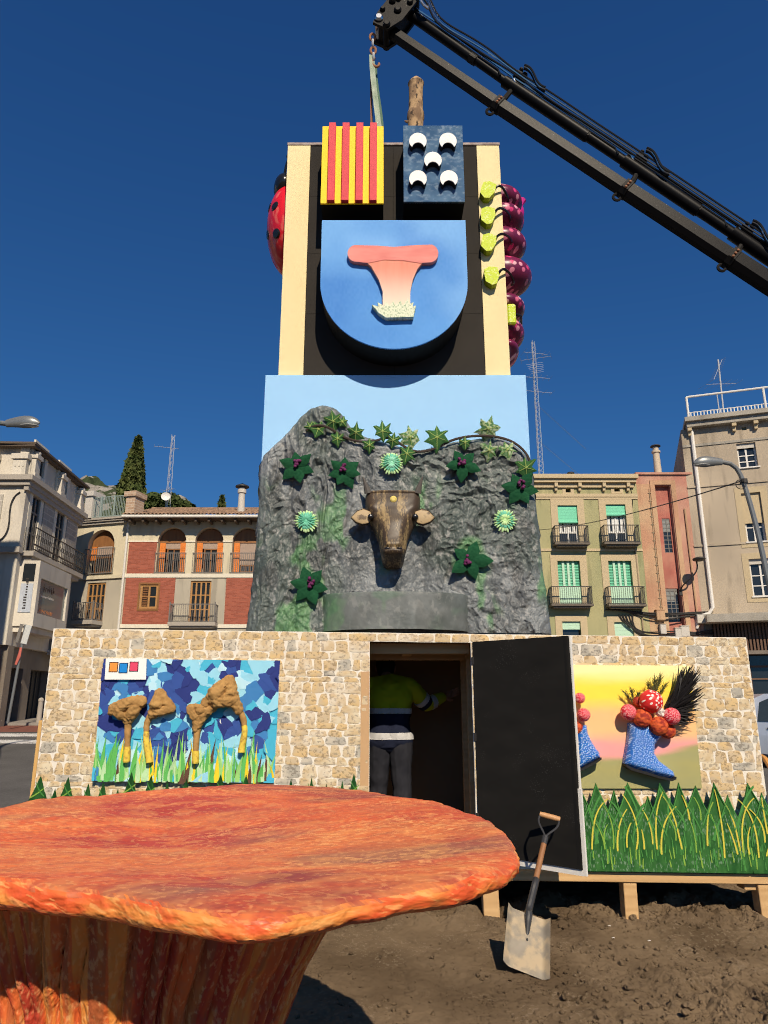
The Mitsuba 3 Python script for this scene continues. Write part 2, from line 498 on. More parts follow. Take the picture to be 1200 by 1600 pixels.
# ---- cream house with brick panels and three arched windows
zx, zy = (lambda X: 100 + X / 3.75), (lambda Y: 740 + Y / 3.75)
C = Fac(*at(194, 890, 40)[:2], 1, 0)
H1 = thing('arcade_house', 'cream plastered house with red brick panels, round arched loggia and tiled roof', 'house')
zt = C.px(300, 807)[1] - 0.3
zb2, zb1 = C.px(300, zy(587))[1], C.px(300, zy(610))[1]
zs1, zs0 = C.px(300, zy(883))[1], C.px(300, zy(905))[1]
AE = C.px(470, 890)[0]
arches = [C.rect(zx(l), zy(315), zx(r), zy(583)) for l, r in ((546, 712), (765, 931), (984, 1150), (1203, 1369))]
win = C.rect(zx(445), zy(650), zx(550), zy(792))
bdr = C.rect(zx(735), zy(628), zx(857), zy(880))
hole_up = [arch(a0, a1, z0, z1) for a0, a1, z0, z1 in arches]
upper = P([(0, zb2), (AE, zb2), (AE, zt), (0, zt)])
for h in hole_up:
    upper = upper.difference(h)
C.part(H1, 'upper_wall', prism(upper, 0, 0.5), 'mat_cream')
lower = R(0, AE, -0.5, zb1).difference(R(*win[:2], win[2], win[3])).difference(R(*bdr[:2], bdr[2], bdr[3]))
C.part(H1, 'lower_wall', prism(lower, 0, 0.45), 'mat_cream_lower')
C.part(H1, 'core', bx(-0.05, AE, 1.7, 9, 0, zt), 'mat_room')
C.part(H1, 'band', bx(-0.02, AE, -0.07, 0.02, zb1, zb2), 'mat_trim_white')
C.part(H1, 'band', bx(-0.02, AE, -0.06, -0.002, zs0, zs1), 'mat_trim_white')
aL = C.px(zx(370), zy(490))[0]
aR = arches[0][0]
zbr = C.px(300, zy(402))[1]
C.part(H1, 'brick_panel', bx(0.16, aR - 0.03, -0.035, -0.003, zb2, zbr), 'mat_redbrick')
C.part(H1, 'string_course', bx(0.1, aR + 0.02, -0.06, -0.004, zbr, zbr + 0.09), 'mat_trim_white')
for k in range(3):
    C.part(H1, 'string_course', bx(arches[k][1] - 0.02, arches[k + 1][0] + 0.02, -0.05, -0.004, zbr, zbr + 0.09), 'mat_trim_white')
lowr = [(0.16, C.px(zx(645), zy(740))[0]), (C.px(zx(945), zy(740))[0], C.px(zx(1240), zy(740))[0])]
for a0, a1 in lowr:
    q = R(a0, a1, zs1, zb1 - 0.003).difference(R(win[0] - 0.02, win[1] + 0.02, win[2] - 0.02, win[3] + 0.02))
    C.part(H1, 'brick_panel', prism(q, -0.035, -0.003), 'mat_redbrick')
for k, (a0, a1, z0, z1) in enumerate(arches):
    g = C.part(H1, 'loggia', cat(bx(a0 - 0.4, a1 + 0.4, 1.55, 1.68, z0 - 0.1, z1 + 0.3), bx(a0 - 0.4, a1 + 0.4, 0.5, 1.55, z0 - 0.1, z0 - 0.002)), 'mat_cream_lower')
    zt0 = z1 - (a1 - a0) / 2 - 0.05
    C.part(g, 'tympanum', prism(arch(a0 + 0.03, a1 - 0.03, zt0, z1 - 0.03).intersection(R(a0, a1, zt0, z1)), 0.32, 0.4), 'mat_wood_brown')
    w = a1 - a0
    for s in (0, 1):
        b0 = a0 + 0.06 if s == 0 else a1 - 0.06 - 0.2 * w
        if k >= 2 and s == 1:
            continue
        C.part(g, 'shutter_leaf', cat(bx(b0, b0 + 0.2 * w, 0.26, 0.31, z0 + 0.05, zt0 - 0.01), [bx(b0 + 0.05, b0 + 0.2 * w - 0.05, 0.245, 0.262, z, z + 0.05) for z in np.arange(z0 + 0.15, zt0 - 0.15, 0.11)]), 'mat_wood_orange')
    if k < 2:
        shutter(C, g, a0 + 0.28 * w, a1 - 0.22 * w, z0, zt0 - 0.32, 0.42, 2, 1, 'mat_wood_brown', 'mat_dark_glass', 0.08)
        C.part(g, 'blind', bx(a0 + 0.22 * w, a1 - 0.2 * w, 0.36, 0.41, zt0 - 0.33, zt0), 'mat_blind')
    else:
        C.part(g, 'blind', bx(a0 + 0.24 * w, a1 - 0.05, 0.36, 0.4, z0 + 0.55, zt0), 'mat_blind')
        shutter(C, g, a0 + 0.28 * w, a1 - 0.1 * w, z0 + 0.1, z0 + 0.54, 0.42, 4, 1, 'mat_wood_brown', 'mat_dark_glass', 0.07)
    C.part(H1, 'railing', bars(a0 - 0.05, a1 + 0.05, z0 + 0.02, z0 + 1.15, -0.06, 17, 0.03), 'mat_iron_grey', kind='stuff')
w1 = shutter(C, H1, *win[:2], win[2], win[3], 0.05, 2, 2, 'mat_door_brown', 'mat_dark_glass', 0.12)
C.part(w1, 'frame', prism(R(win[0] - 0.1, win[1] + 0.1, win[2] - 0.12, win[3] + 0.1).difference(R(win[0], win[1], win[2], win[3])), -0.075, -0.036), 'mat_wood_brown')
C.part(w1, 'louver', [bx(win[0] + 0.15, (win[0] + win[1]) / 2 - 0.09, 0.0, 0.045, z, z + 0.05) for z in np.arange(win[2] + 0.15, win[3] - 0.15, 0.1)], 'mat_wood_brown', kind='stuff')
w2 = shutter(C, H1, *bdr[:2], bdr[2], bdr[3], 0.12, 4, 3, 'mat_door_brown', 'mat_dark_glass', 0.1, 'balcony_door')
bal = C.rect(zx(640), zy(775), zx(900), zy(878))
balcony(C, H1, bal[0], bal[1], bal[2], bal[3], 0.75, 'mat_iron_grey', 'mat_concrete', th=0.2)
# eaves and tiled roof
zr0, zr1 = zt + 0.1, C.px(300, zy(195))[1] + 1.0
C.part(H1, 'soffit', cat(bx(-0.1, AE, -0.9, 0.0, zt - 0.02, zt + 0.06), [bx(a, a + 0.12, -0.85, -0.004, zt - 0.2, zt - 0.022) for a in np.arange(0.3, AE, 0.75)]), 'mat_dark_soffit')
C.part(H1, 'gutter', tube([(-0.05, -0.98, zt + 0.06), (AE, -0.98, zt + 0.06)], 0.09, 8), 'mat_pipe_white')
na, nb = int(AE / 0.22) * 6, 24
A, B = np.meshgrid(np.linspace(-0.15, AE, na), np.linspace(0, 1, nb))
zz = zt + 0.12 + B * 1.75 + 0.085 * np.abs(np.sin(A / 0.22 * math.pi)) + 0.05 * (1 - (B * 12) % 1)
C.part(H1, 'tiled_roof', gridm(np.stack([A, -0.95 + B * 5.2, zz], -1)), 'mat_rooftile', smooth=False, kind='stuff')
C.part(H1, 'ridge', tube([(-0.15, 4.25, zt + 1.9), (AE, 4.25, zt + 1.9)], 0.13, 8), 'mat_rooftile')
zp = C.px(zx(985), zy(215))
C.part(H1, 'downpipe', tube([(0.02, -0.09, zt), (0.02, -0.09, 0.8)], 0.07, 8), 'mat_pipe_white')

ch = thing('chimney_pipe', 'white chimney pipe with black conical cowl on the tiled roof', 'chimney')
pc = C.put(trimesh.Trimesh([[zp[0] + 0.25, 1.3, 0]] * 3, [[0, 1, 2]], process=False)).vertices[0]
ztop = C.px(zx(993), zy(85))[1] + 0.4
part(ch, 'flue', lathe([(0, zt + 0.3), (0.27, zt + 0.3), (0.22, zt + 1.0), (0.19, ztop - 0.35), (0.26, ztop - 0.33), (0.26, ztop - 0.1), (0.17, ztop - 0.08), (0.17, ztop), (0, ztop)], 14, (pc[0], pc[1], 0)), 'mat_pale')
part(ch, 'cowl', lathe([(0, ztop + 0.05), (0.42, ztop + 0.05), (0.40, ztop + 0.12), (0, ztop + 0.3)], 14, (pc[0], pc[1], 0)), 'mat_iron')

# ---- its wing that turns away at the left
LX = at(105, 905, 41.05)
L = Fac(LX[0], 41.05, C.o[0] - LX[0], 40 - 41.05)
LE = math.hypot(C.o[0] - LX[0], 1.05)
H2 = thing('terrace_house', 'cream corner house with one arched window, lower balcony and roof terrace', 'house')
zc = L.px(165, zy(298))[1]
la = L.rect(zx(137), zy(330), zx(290), zy(590))
ld = L.rect(zx(127), zy(640), zx(235), zy(870))
zm = L.px(165, zy(607))[1]
W0 = -2.5
q = R(W0, LE, zm, zc).difference(arch(*la))
L.part(H2, 'upper_wall', prism(q, 0, 0.5), 'mat_cream')
L.part(H2, 'lower_wall', prism(R(W0, LE, -0.5, zm).difference(R(*ld)), 0.006, 0.45), 'mat_cream_lower')
L.part(H2, 'core', bx(W0, LE, 1.5, 8, 0, zc - 0.1), 'mat_room')
L.part(H2, 'band', bx(W0, LE - 0.05, -0.1, 0.004, zm - 0.1, zm + 0.1), 'mat_cream')
L.part(H2, 'cornice', cat(bx(W0, LE - 0.02, -0.15, 0.4, zc, zc + 0.14), bx(W0, LE - 0.02, -0.25, 0.4, zc + 0.14, zc + 0.24), bx(W0, LE - 0.02, -0.32, 9, zc + 0.24, zc + 0.36)), 'mat_concrete')
zf = la[3] - (la[1] - la[0]) / 2 - 0.05
g = L.part(H2, 'loggia', cat(bx(la[0] - 0.3, la[1] + 0.3, 1.3, 1.45, la[2] - 0.1, la[3] + 0.2), bx(la[0] - 0.3, la[1] + 0.3, 0.5, 1.3, la[2] - 0.1, la[2] - 0.003)), 'mat_cream_lower')
L.part(g, 'tympanum', prism(arch(la[0] + 0.03, la[1] - 0.03, zf, la[3] - 0.03).intersection(R(la[0], la[1], zf, la[3])), 0.32, 0.4), 'mat_wood_brown')
w = la[1] - la[0]
L.part(g, 'shutter_leaf', bx(la[0] + 0.05, la[0] + 0.24 * w, 0.25, 0.3, la[2] + 0.9, zf - 0.005), 'mat_wood_orange')
L.part(g, 'shutter_leaf', bx(la[1] - 0.16 * w, la[1] - 0.03, 0.25, 0.3, la[2] + 0.1, zf - 0.005), 'mat_wood_brown')
L.part(g, 'blind', bx(la[0] + 0.26 * w, la[1] - 0.17 * w, 0.3, 0.34, la[2] + 1.1, zf - 0.005), 'mat_blind')
shutter(L, g, la[0] + 0.2 * w, la[1] - 0.1 * w, la[2] + 0.15, la[2] + 1.08, 0.36, 4, 1, 'mat_wood_brown', 'mat_dark_glass')
L.part(H2, 'railing', bars(la[0] - 0.1, la[1] + 0.1, la[2] + 0.05, la[2] + 1.5, -0.08, 15, 0.028), 'mat_iron_grey', kind='stuff')
shutter(L, H2, *ld, 0.12, 4, 3, 'mat_door_brown', 'mat_dark_glass', 0.1, 'balcony_door')
lb = L.rect(zx(95), zy(768), zx(262), zy(868))
balcony(L, H2, lb[0] + 0.2, lb[1] - 0.4, lb[2], lb[3], 0.9, 'mat_iron_grey', 'mat_concrete', th=0.22)
# terrace: piers and railing
zt0, zt1 = zc + 0.36, L.px(165, zy(146))[1]
for nm, l, r, top in (('brick_pier', 62, 92, 170), ('plaster_pier', 148, 190, 118), ('brick_pier', 385, 437, 118)):
    a0, a1 = L.px(zx(l), zy(200))[0], L.px(zx(r), zy(200))[0]
    zz = L.px(zx(l), zy(top))[1]
    pr = L.part(H2, nm, bx(a0, a1, -0.4, 0.5, zt0, zz - 0.3), 'mat_pale' if nm[0] == 'p' else mat('mat_palebrick', brickwork((0.36, 0.24, 0.16), (0.46, 0.33, 0.23), (0.5, 0.44, 0.36), 0.3, 0.16)))
    L.part(pr, 'cap', bx(a0 - 0.1, a1 + 0.1, -0.5, 0.6, zz - 0.3, zz), 'mat_pale' if nm[0] == 'p' else 'mat_palebrick')
a0, a1 = L.px(zx(95), zy(200))[0], L.px(zx(386), zy(200))[0]
L.part(H2, 'railing', cat(bars(a0, a1, zt0 + 0.05, zt1, -0.25, 34, 0.028), [bx(a - 0.04, a + 0.04, -0.3, -0.2, zt0, zt1 + 0.05) for a in np.linspace(a0 + 0.8, a1, 4)]), 'mat_iron_green', kind='stuff')

# ---- pale house at the far left, its side running away from the square
SX0, SX1 = at(34, 857, 31.3), at(108, 894, 38)
S = Fac(SX0[0] - 0.15, 31.3, SX1[0] + 0.25 - SX0[0] + 0.15, 6.6)
SE = math.hypot(SX1[0] + 0.4 - SX0[0], 6.6)
N = Fac(S.o[0] - 9, 31.3, 1, 0)
H3 = thing('corner_house', 'tall pale stone house with pilasters, iron balcony and glazed bay at the street corner', 'house')
dif('mat_stone_pale', plaster((0.62, 0.58, 0.50), (0.53, 0.49, 0.42), 0.6, 0.5))
dif('mat_ashlar', brickwork((0.42, 0.39, 0.34), (0.35, 0.33, 0.29), (0.52, 0.49, 0.43), 0.7, 0.3))
sx, sy = (lambda X: X / 4.445), (lambda Y: 640 + Y / 4.445)
zcor = S.px(sx(150), sy(490))[1]
ztop3 = S.px(sx(185), sy(235))[1]
zbal = S.px(sx(110), sy(965))[1]
sw = [S.rect(sx(l), sy(t), sx(r), sy(b)) for l, t, r, b in ((198, 690, 258, 950), (372, 800, 428, 1000))]
sa = [S.rect(sx(l), sy(t), sx(r), sy(b)) for l, t, r, b in ((238, 415, 302, 520), (405, 545, 462, 640))]
zw0 = zbal + 0.05
wall = R(0, SE, zbal, zcor)
for r in sw:
    wall = wall.difference(R(r[0], r[1], zw0, zw0 + 2.75))
S.part(H3, 'side_wall', prism(wall, 0, 0.45), 'mat_stone_pale')
att = R(0, SE, zcor, ztop3)
for r in sa:
    att = att.difference(R(r[0], r[1], zcor + 0.75, zcor + 2.0))
S.part(H3, 'attic_wall', prism(att, 0.1, 0.5), 'mat_stone_pale')
S.part(H3, 'core', bx(0.3, SE, 1.2, 8.7, 0, ztop3 - 0.1), 'mat_room')
S.part(H3, 'cornice', cat(bx(-0.22, SE + 0.2, -0.22, 0.08, zcor - 0.1, zcor + 0.12), bx(-0.36, SE + 0.3, -0.36, 0.08, zcor + 0.12, zcor + 0.36), bx(-0.15, SE + 0.2, -0.15, 0.06, zcor - 0.32, zcor - 0.1)), 'mat_concrete')
S.part(H3, 'eave', cat(bx(-0.2, SE + 0.2, -0.15, 9, ztop3, ztop3 + 0.1), bx(-0.3, SE + 0.3, -0.28, 9, ztop3 + 0.1, ztop3 + 0.2)), 'mat_dark_soffit')
for a in (0.15, SE * 0.5, SE - 0.55):
    pl = S.part(H3, 'pilaster', cat(bx(a, a + 0.5, -0.2, 0.1, zcor + 0.36, ztop3 - 0.45), bx(a - 0.06, a + 0.56, -0.28, 0.1, ztop3 - 0.45, ztop3 - 0.25), bx(a - 0.05, a + 0.55, -0.25, 0.1, zcor + 0.36, zcor + 0.6)), 'mat_stone_pale')
    S.part(pl, 'finial', lathe([(0, ztop3 - 0.25), (0.18, ztop3 - 0.25), (0.2, ztop3 - 0.1), (0, ztop3 - 0.003)], 10, (a + 0.25, -0.08, 0)), 'mat_stone_pale')
for r in sa:
    f = S.part(H3, 'window', prism(R(r[0] - 0.3, r[1] + 0.3, zcor + 0.5, zcor + 2.3).difference(R(r[0], r[1], zcor + 0.75, zcor + 2.0)), 0.0, 0.098), 'mat_trim_white')
    S.part(f, 'pane', bx(r[0] - 0.02, r[1] + 0.02, 0.125, 0.16, zcor + 0.7, zcor + 2.05), 'mat_dark_glass')
    S.part(f, 'sash', bx((r[0] + r[1]) / 2 - 0.05, (r[0] + r[1]) / 2 + 0.05, 0.105, 0.124, zcor + 0.75, zcor + 2), 'mat_blind')
for r in sw:
    f = S.part(H3, 'window', prism(R(r[0] - 0.32, r[1] + 0.32, zw0, zw0 + 3.15).difference(R(r[0], r[1], zw0, zw0 + 2.75)), -0.035, -0.003), 'mat_trim_white')
    S.part(f, 'door_leaf', cat([bx(a, a + 0.08, 0.02, 0.07, zw0, zw0 + 2.75) for a in np.linspace(r[0], r[1] - 0.08, 3)] + [bx(r[0], r[1], 0.025, 0.065, z, z + 0.08) for z in (zw0 + 0.9, zw0 + 1.9, zw0 + 2.67)]), 'mat_iron_grey')
    S.part(f, 'pane', bx(r[0], r[1], 0.075, 0.1, zw0, zw0 + 2.75), 'mat_dark_glass')
for a0, a1 in ((0.45, sw[0][0] - 0.4), (sw[0][1] + 0.4, sw[1][0] - 0.4), (sw[1][1] + 0.4, SE - 0.3)):
    if a1 - a0 > 0.15:
        S.part(H3, 'ashlar_panel', bx(a0, a1, -0.05, -0.002, zw0 + 0.4, zw0 + 2.9), 'mat_ashlar')
bb = S.part(H3, 'balcony', cat(bx(0.2, SE - 0.1, -0.6, 0, zbal - 0.22, zbal), bx(0.4, SE - 0.3, -0.45, 0, zbal - 0.4, zbal - 0.222)), 'mat_concrete')
S.part(bb, 'railing', cat(bars(0.25, SE - 0.15, zbal + 0.08, zbal + 1.1, -0.55, 30, 0.02), bars(0.25, SE - 0.15, zbal + 0.3, zbal + 0.32, -0.55, 2), [tube([(a + 0.12 * math.cos(t), -0.55, zbal + 0.7 + 0.12 * math.sin(t)) for t in np.linspace(0, 6.28, 9)], 0.012, 4) for a in np.arange(0.5, SE - 0.3, 0.3)],
      [bx(a - 0.012, a + 0.012, y - 0.012, y + 0.012, zbal, zbal + 1.1) for a in (0.25, SE - 0.15) for y in np.arange(-0.5, 0, 0.13)]), 'mat_iron', kind='stuff')
# lower storey with the glazed bay, ground floor in the shade under it
zg = S.px(sx(80), sy(1640))[1]
S.part(H3, 'lower_wall', prism(R(0, SE, zg, zbal).difference(R(SE * 0.70, SE * 0.86, zg + 0.1, zbal - 0.9)), 0.02, 0.5), 'mat_stone_pale')
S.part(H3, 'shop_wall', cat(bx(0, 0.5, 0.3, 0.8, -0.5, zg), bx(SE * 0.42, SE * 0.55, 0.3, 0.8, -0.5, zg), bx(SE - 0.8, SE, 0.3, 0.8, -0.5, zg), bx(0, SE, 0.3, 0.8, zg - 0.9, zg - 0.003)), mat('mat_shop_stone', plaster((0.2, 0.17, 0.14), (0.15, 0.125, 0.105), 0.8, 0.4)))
S.part(H3, 'shop_door', bx(0.5, SE * 0.42, 0.75, 0.8, -0.5, zg - 0.9), 'mat_dark_soffit')
S.part(H3, 'shop_door', cat(bx(SE * 0.55, SE - 0.8, 0.72, 0.76, -0.5, zg - 0.9), [bx(a, a + 0.06, 0.66, 0.72, 0.3, zg - 0.95) for a in np.linspace(SE * 0.56, SE - 0.9, 5)]), 'mat_room')
a0, a1 = 0.35, SE * 0.62
zby0, zby1 = S.px(sx(180), sy(1470))[1], zbal - 0.42
by = S.part(H3, 'bay', cat(bx(a0, a1, -0.9, 0.0, zby0 - 0.35, zby0 + 0.25), bx(a0, a1, -0.9, 0, zby1 - 0.75, zby1), bx(a0, a0 + 0.3, -0.9, 0, zby0 + 0.25, zby1 - 0.75), bx(a1 - 0.22, a1, -0.9, 0, zby0 + 0.25, zby1 - 0.75),
                           bx(a0 + 0.1, a1 - 0.1, -0.7, 0, zby0 - 0.6, zby0 - 0.352)), 'mat_stone_pale')
S.part(by, 'pane', bx(a0 + 0.3, a1 - 0.22, -0.8, -0.78, zby0 + 0.25, zby1 - 0.75), M('bay_glass', 0.15, 0.19, 0.18, 0.12, 0.6))
zmid = (zby0 + zby1) / 2
def scribble(n, w, h, seed):
    """a worn line of lettering, too small to read"""
    g, ms, a = random.Random(seed), [], 0.0
    for k in range(n):
        lw = w / n * g.uniform(0.5, 0.8)
        ms += [bx(a, a + lw * 0.3, -0.004, 0, 0, h * g.choice((1, 0.7, 1.2))), bx(a, a + lw, -0.003, 0, h * g.choice((0, 0.35, 0.6)), h * g.choice((0.75, 0.8)))]
        a += w / n
    return cat(ms)


zmid = (zby0 + zby1) / 2
S.part(by, 'lettering', mv(scribble(6, 1.3, 0.3, 3), (a0 + 0.9, -0.802, zmid + 0.0)), 'mat_iron', smooth=False)
S.part(by, 'lettering', mv(scribble(12, 1.6, 0.1, 4), (a0 + 0.6, -0.802, zmid - 0.25)), M('lettering_white', 0.55, 0.52, 0.48), smooth=False)
S.part(by, 'lettering', mv(scribble(10, 1.6, 0.16, 5), (a0 + 0.7, -0.802, zmid - 0.95)), M('lettering_orange', 0.5, 0.2, 0.08), smooth=False)
sg = S.part(by, 'sign_panel', bx(a0 - 0.035, a0 - 0.002, -0.72, -0.18, zby0 + 0.25, zby1 - 1.05), M('sign_blue', 0.42, 0.46, 0.52, 0.4))
S.part(sg, 'lettering', mv(rot(scribble(11, 1.5, 0.1, 6), 90, (0, 1, 0)), (a0 - 0.03, -0.4, zmid + 0.6)) if False else cat([bx(a0 - 0.04, a0 - 0.034, -0.5, -0.5 + rng.uniform(0.06, 0.14), z, z + 0.07) for z in np.arange(zmid - 0.9, zmid + 0.5, 0.12)]), 'mat_iron')
S.part(by, 'transom_pane', bx(a0 - 0.02, a0 - 0.002, -0.72, -0.2, zby1 - 0.95, zby1 - 0.15), 'mat_dark_glass')
S.part(by, 'brace', tube([(SE * 0.78, -0.05, zg + 0.6), (SE * 0.78, -0.05, zbal - 0.5)], 0.06, 6), 'mat_iron_grey')
balc = S.part(H3, 'balcony', bx(SE * 0.68, SE - 0.1, -0.5, 0, zg - 0.15, zg), 'mat_concrete')
S.part(balc, 'railing', bars(SE * 0.69, SE - 0.15, zg + 0.05, zg + 1.0, -0.47, 14), 'mat_iron', kind='stuff')
# front towards the square, mostly outside the frame
zl1 = N.px(10, sy(960))[1]
N.part(H3, 'front_wall', cat(bx(0, 9.0, 0.0, 0.5, zl1, zcor), bx(0, 9.0, 0.1, 0.5, zcor, ztop3)), 'mat_stone_pale')
N.part(H3, 'front_cornice', cat(bx(0, 9.2, -0.22, 0.05, zcor - 0.1, zcor + 0.12), bx(0, 9.3, -0.36, 0.05, zcor + 0.12, zcor + 0.36)), 'mat_concrete')
N.part(H3, 'front_eave', bx(0, 9.25, -0.27, 0.3, ztop3 + 0.003, ztop3 + 0.195), 'mat_dark_soffit')
for a in (6.9, 8.3):
    N.part(H3, 'pilaster', cat(bx(a, a + 0.62, -0.18, 0.1, zcor + 0.36, ztop3 - 0.6), bx(a - 0.08, a + 0.7, -0.26, 0.1, ztop3 - 0.6, ztop3 - 0.35), [bx(a + t, a + t + 0.06, -0.21, -0.18, zcor + 0.8, ztop3 - 0.9) for t in (0.1, 0.28, 0.46)]), 'mat_stone_pale')
N.part(H3, 'ashlar_panel', bx(0, 8.0, -0.05, -0.002, zl1 + 0.6, zcor - 0.5), 'mat_ashlar')
N.part(H3, 'string_course', bx(0, 9.2, -0.3, 0.02, zl1 - 0.25, zl1), 'mat_concrete')
N.part(H3, 'front_lower_wall', bx(0, 9.0, 0.02, 0.5, zg, zl1 - 0.25), 'mat_stone_pale')
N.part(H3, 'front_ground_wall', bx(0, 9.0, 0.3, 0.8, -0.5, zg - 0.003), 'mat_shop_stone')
N.part(H3, 'cable', tube(spline([(8.75, -0.06, zcor - 0.4), (8.45, -0.06, zcor - 0.8), (8.3, -0.06, zcor - 2.5), (8.1, -0.06, zl1 + 0.3), (7.6, -0.06, zl1 - 0.4)], 20), 0.035, 5), 'mat_iron')

# house across the side street, left of the frame: its shadow lies on the foot of the corner house
H7 = thing('side_house', 'plain plastered house across the side street at the left, outside the view', 'house')
Q = Fac(-26, 14, 1, 0)
part(H7, 'wall', bx(-26, -14.6, 14, 22, -0.3, 15.6), 'mat_cream_lower')
part(H7, 'cornice', bx(-26.2, -14.45, 13.8, 22.15, 15.6, 15.95), 'mat_concrete')
for a in (1.5, 4.5, 7.5):
    for z in (4.5, 8.0, 11.5):
        f_ = Q.part(H7, 'window', prism(R(a - 0.15, a + 1.35, z - 0.15, z + 2.15).difference(R(a, a + 1.2, z, z + 2)), -0.05, -0.002), 'mat_trim_white')
        Q.part(f_, 'pane', bx(a, a + 1.2, -0.02, -0.003, z, z + 2), 'mat_dark_glass')
# ---- green plastered house with four balconies
gxx, gyy = (lambda X: 820 + X / 4.615), (lambda Y: 720 + Y / 4.615)
GR = at(1003, 850, 42)
G = Fac(GR[0] - 12, 42, 1, 0)
H4 = thing('green_house', 'yellow green plastered house with mint blinds, iron balconies and moulded cornice', 'house')
dif('mat_greenplaster', plaster((0.40, 0.365, 0.20), (0.30, 0.30, 0.165), 0.45, 0.45))
M('sand_trim', 0.46, 0.37, 0.23)
M('mint', 0.16, 0.55, 0.36, 0.6)
M('mint_pale', 0.42, 0.62, 0.47, 0.6)
M('mint_dark', 0.05, 0.17, 0.12, 0.6)
M('curtain', 0.62, 0.62, 0.6)
zk = G.px(gxx(450), gyy(165))[1]
ztop = G.px(gxx(450), gyy(112))[1]
zst = G.px(gxx(450), gyy(240))[1]
GW = 12
cols = [(gxx(243), gxx(385)), (gxx(592), gxx(735))]
dr_up = [G.rect(gxx(243), gyy(322), gxx(385), gyy(605)), G.rect(gxx(592), gyy(315), gxx(735), gyy(603))]
dr_lo = [G.rect(gxx(243), gyy(722), gxx(405), gyy(1040)), G.rect(gxx(612), gyy(722), gxx(778), gyy(1040))]
dr_bt = [G.rect(gxx(272), gyy(1158), gxx(404), gyy(1290)), G.rect(gxx(648), gyy(1163), gxx(786), gyy(1300))]
vents = [G.rect(gxx(293), gyy(193), gxx(330), gyy(229)), G.rect(gxx(643), gyy(187), gxx(683), gyy(223))]
wall = R(0, GW, -0.5, zk)
for r in dr_up + dr_lo + dr_bt + vents:
    wall = wall.difference(R(*r))
G.part(H4, 'wall', prism(wall, 0, 0.4), 'mat_greenplaster')
G.part(H4, 'core', bx(0, GW, 1.2, 9, 0, zk), 'mat_room')
G.part(H4, 'cornice', cat(bx(0, GW - 0.2, -0.15, 0.3, zk - 0.28, zk), bx(0, GW - 0.1, -0.35, 0.3, zk, zk + 0.22), bx(0, GW, -0.5, 9, zk + 0.22, ztop)), 'mat_sand_trim')
for a in [G.px(gxx(u), gyy(165))[0] for u in (218, 388, 562, 735)] + [1.0]:
    G.part(H4, 'bracket', cat(bx(a - 0.1, a + 0.1, -0.32, -0.152, zk - 0.27, zk - 0.003), bx(a - 0.08, a + 0.08, -0.2, -0.003, zk - 0.5, zk - 0.281)), 'mat_sand_trim')
G.part(H4, 'string_course', cat(bx(0, GW, -0.1, -0.002, zst - 0.2, zst), bx(0, GW, -0.06, -0.001, zst - 0.34, zst - 0.2)), 'mat_sand_trim')
zs2 = G.px(gxx(500), gyy(640))[1]
G.part(H4, 'string_course', bx(0, GW, -0.05, -0.002, zs2 - 0.1, zs2 + 0.05), 'mat_sand_trim')
for r in vents:
    v = G.part(H4, 'vent_surround', prism(R(r[0] - 0.2, r[1] + 0.2, r[2] - 0.12, r[3] + 0.16).difference(R(*r)), -0.04, -0.002), 'mat_sand_trim')
    G.part(v, 'vent', bx(r[0] - 0.01, r[1] + 0.01, 0.28, 0.3, r[2] - 0.01, r[3] + 0.01), 'mat_room')


def surround(F, parent, r, w, top, mt, y=-0.05):
    return F.part(parent, 'surround', prism(R(r[0] - w, r[1] + w, r[2], r[3] + top).difference(R(r[0], r[1], r[2] - 1, r[3])), y, -0.002), mt)


for k, r in enumerate(dr_up):
    s = surround(G, H4, r, 0.42, 0.4, 'mat_sand_trim')
    fr = cat([bx(a, a + 0.09, 0.2, 0.27, r[2], r[3]) for a in (r[0], (r[0] + r[1]) / 2 - 0.045, r[1] - 0.09)] + [bx(r[0], r[1], 0.21, 0.26, z, z + 0.1) for z in (r[2], r[2] + 0.75, r[3] - 0.1)])
    d = G.part(H4, 'balcony_door', fr, 'mat_curtain')
    G.part(d, 'pane', bx(r[0], r[1], 0.27, 0.28, r[2], r[3]), 'mat_dark_glass')
    G.part(d, 'curtain', cat([bx(a, a + 0.16, 0.24, 0.262, r[2] + 0.85, r[3] - 0.12) for a in np.arange(r[0] + 0.12, r[1] - 0.2, 0.26)]), 'mat_curtain')
    zb = G.px(gxx(310), gyy(440))[1] if k == 0 else G.px(gxx(660), gyy(388))[1]
    G.part(d, 'roller_blind', cat([bx(r[0] + 0.01, r[1] - 0.01, 0.06, 0.1, z, z + 0.2) for z in np.arange(zb, r[3] - 0.05, 0.205)] + [tube([(r[0] + 0.02, 0.08, zb), (r[1] - 0.02, 0.08, zb)], 0.09, 8)]), 'mat_mint')
for r in dr_lo:
    surround(G, H4, r, 0.42, 0.4, 'mat_sand_trim')
    n = 4
    d = G.part(H4, 'shuttered_door', cat([bx(a - 0.07, a + 0.07, 0.1, 0.17, r[2], r[3]) for a in np.linspace(r[0] + 0.07, r[1] - 0.07, n + 1)[1:-1]] +
                                      [bx(r[0], r[1], 0.1, 0.165, r[2], r[2] + 1.15)]), 'mat_mint_pale')
    G.part(d, 'louver', cat([bx(r[0] + 0.02, r[1] - 0.02, 0.17, 0.22, z, z + 0.06) for z in np.arange(r[2] + 1.15, r[3], 0.095)]), 'mat_mint', kind='stuff')
    G.part(d, 'backing', bx(r[0], r[1], 0.23, 0.25, r[2], r[3]), 'mat_mint_dark')
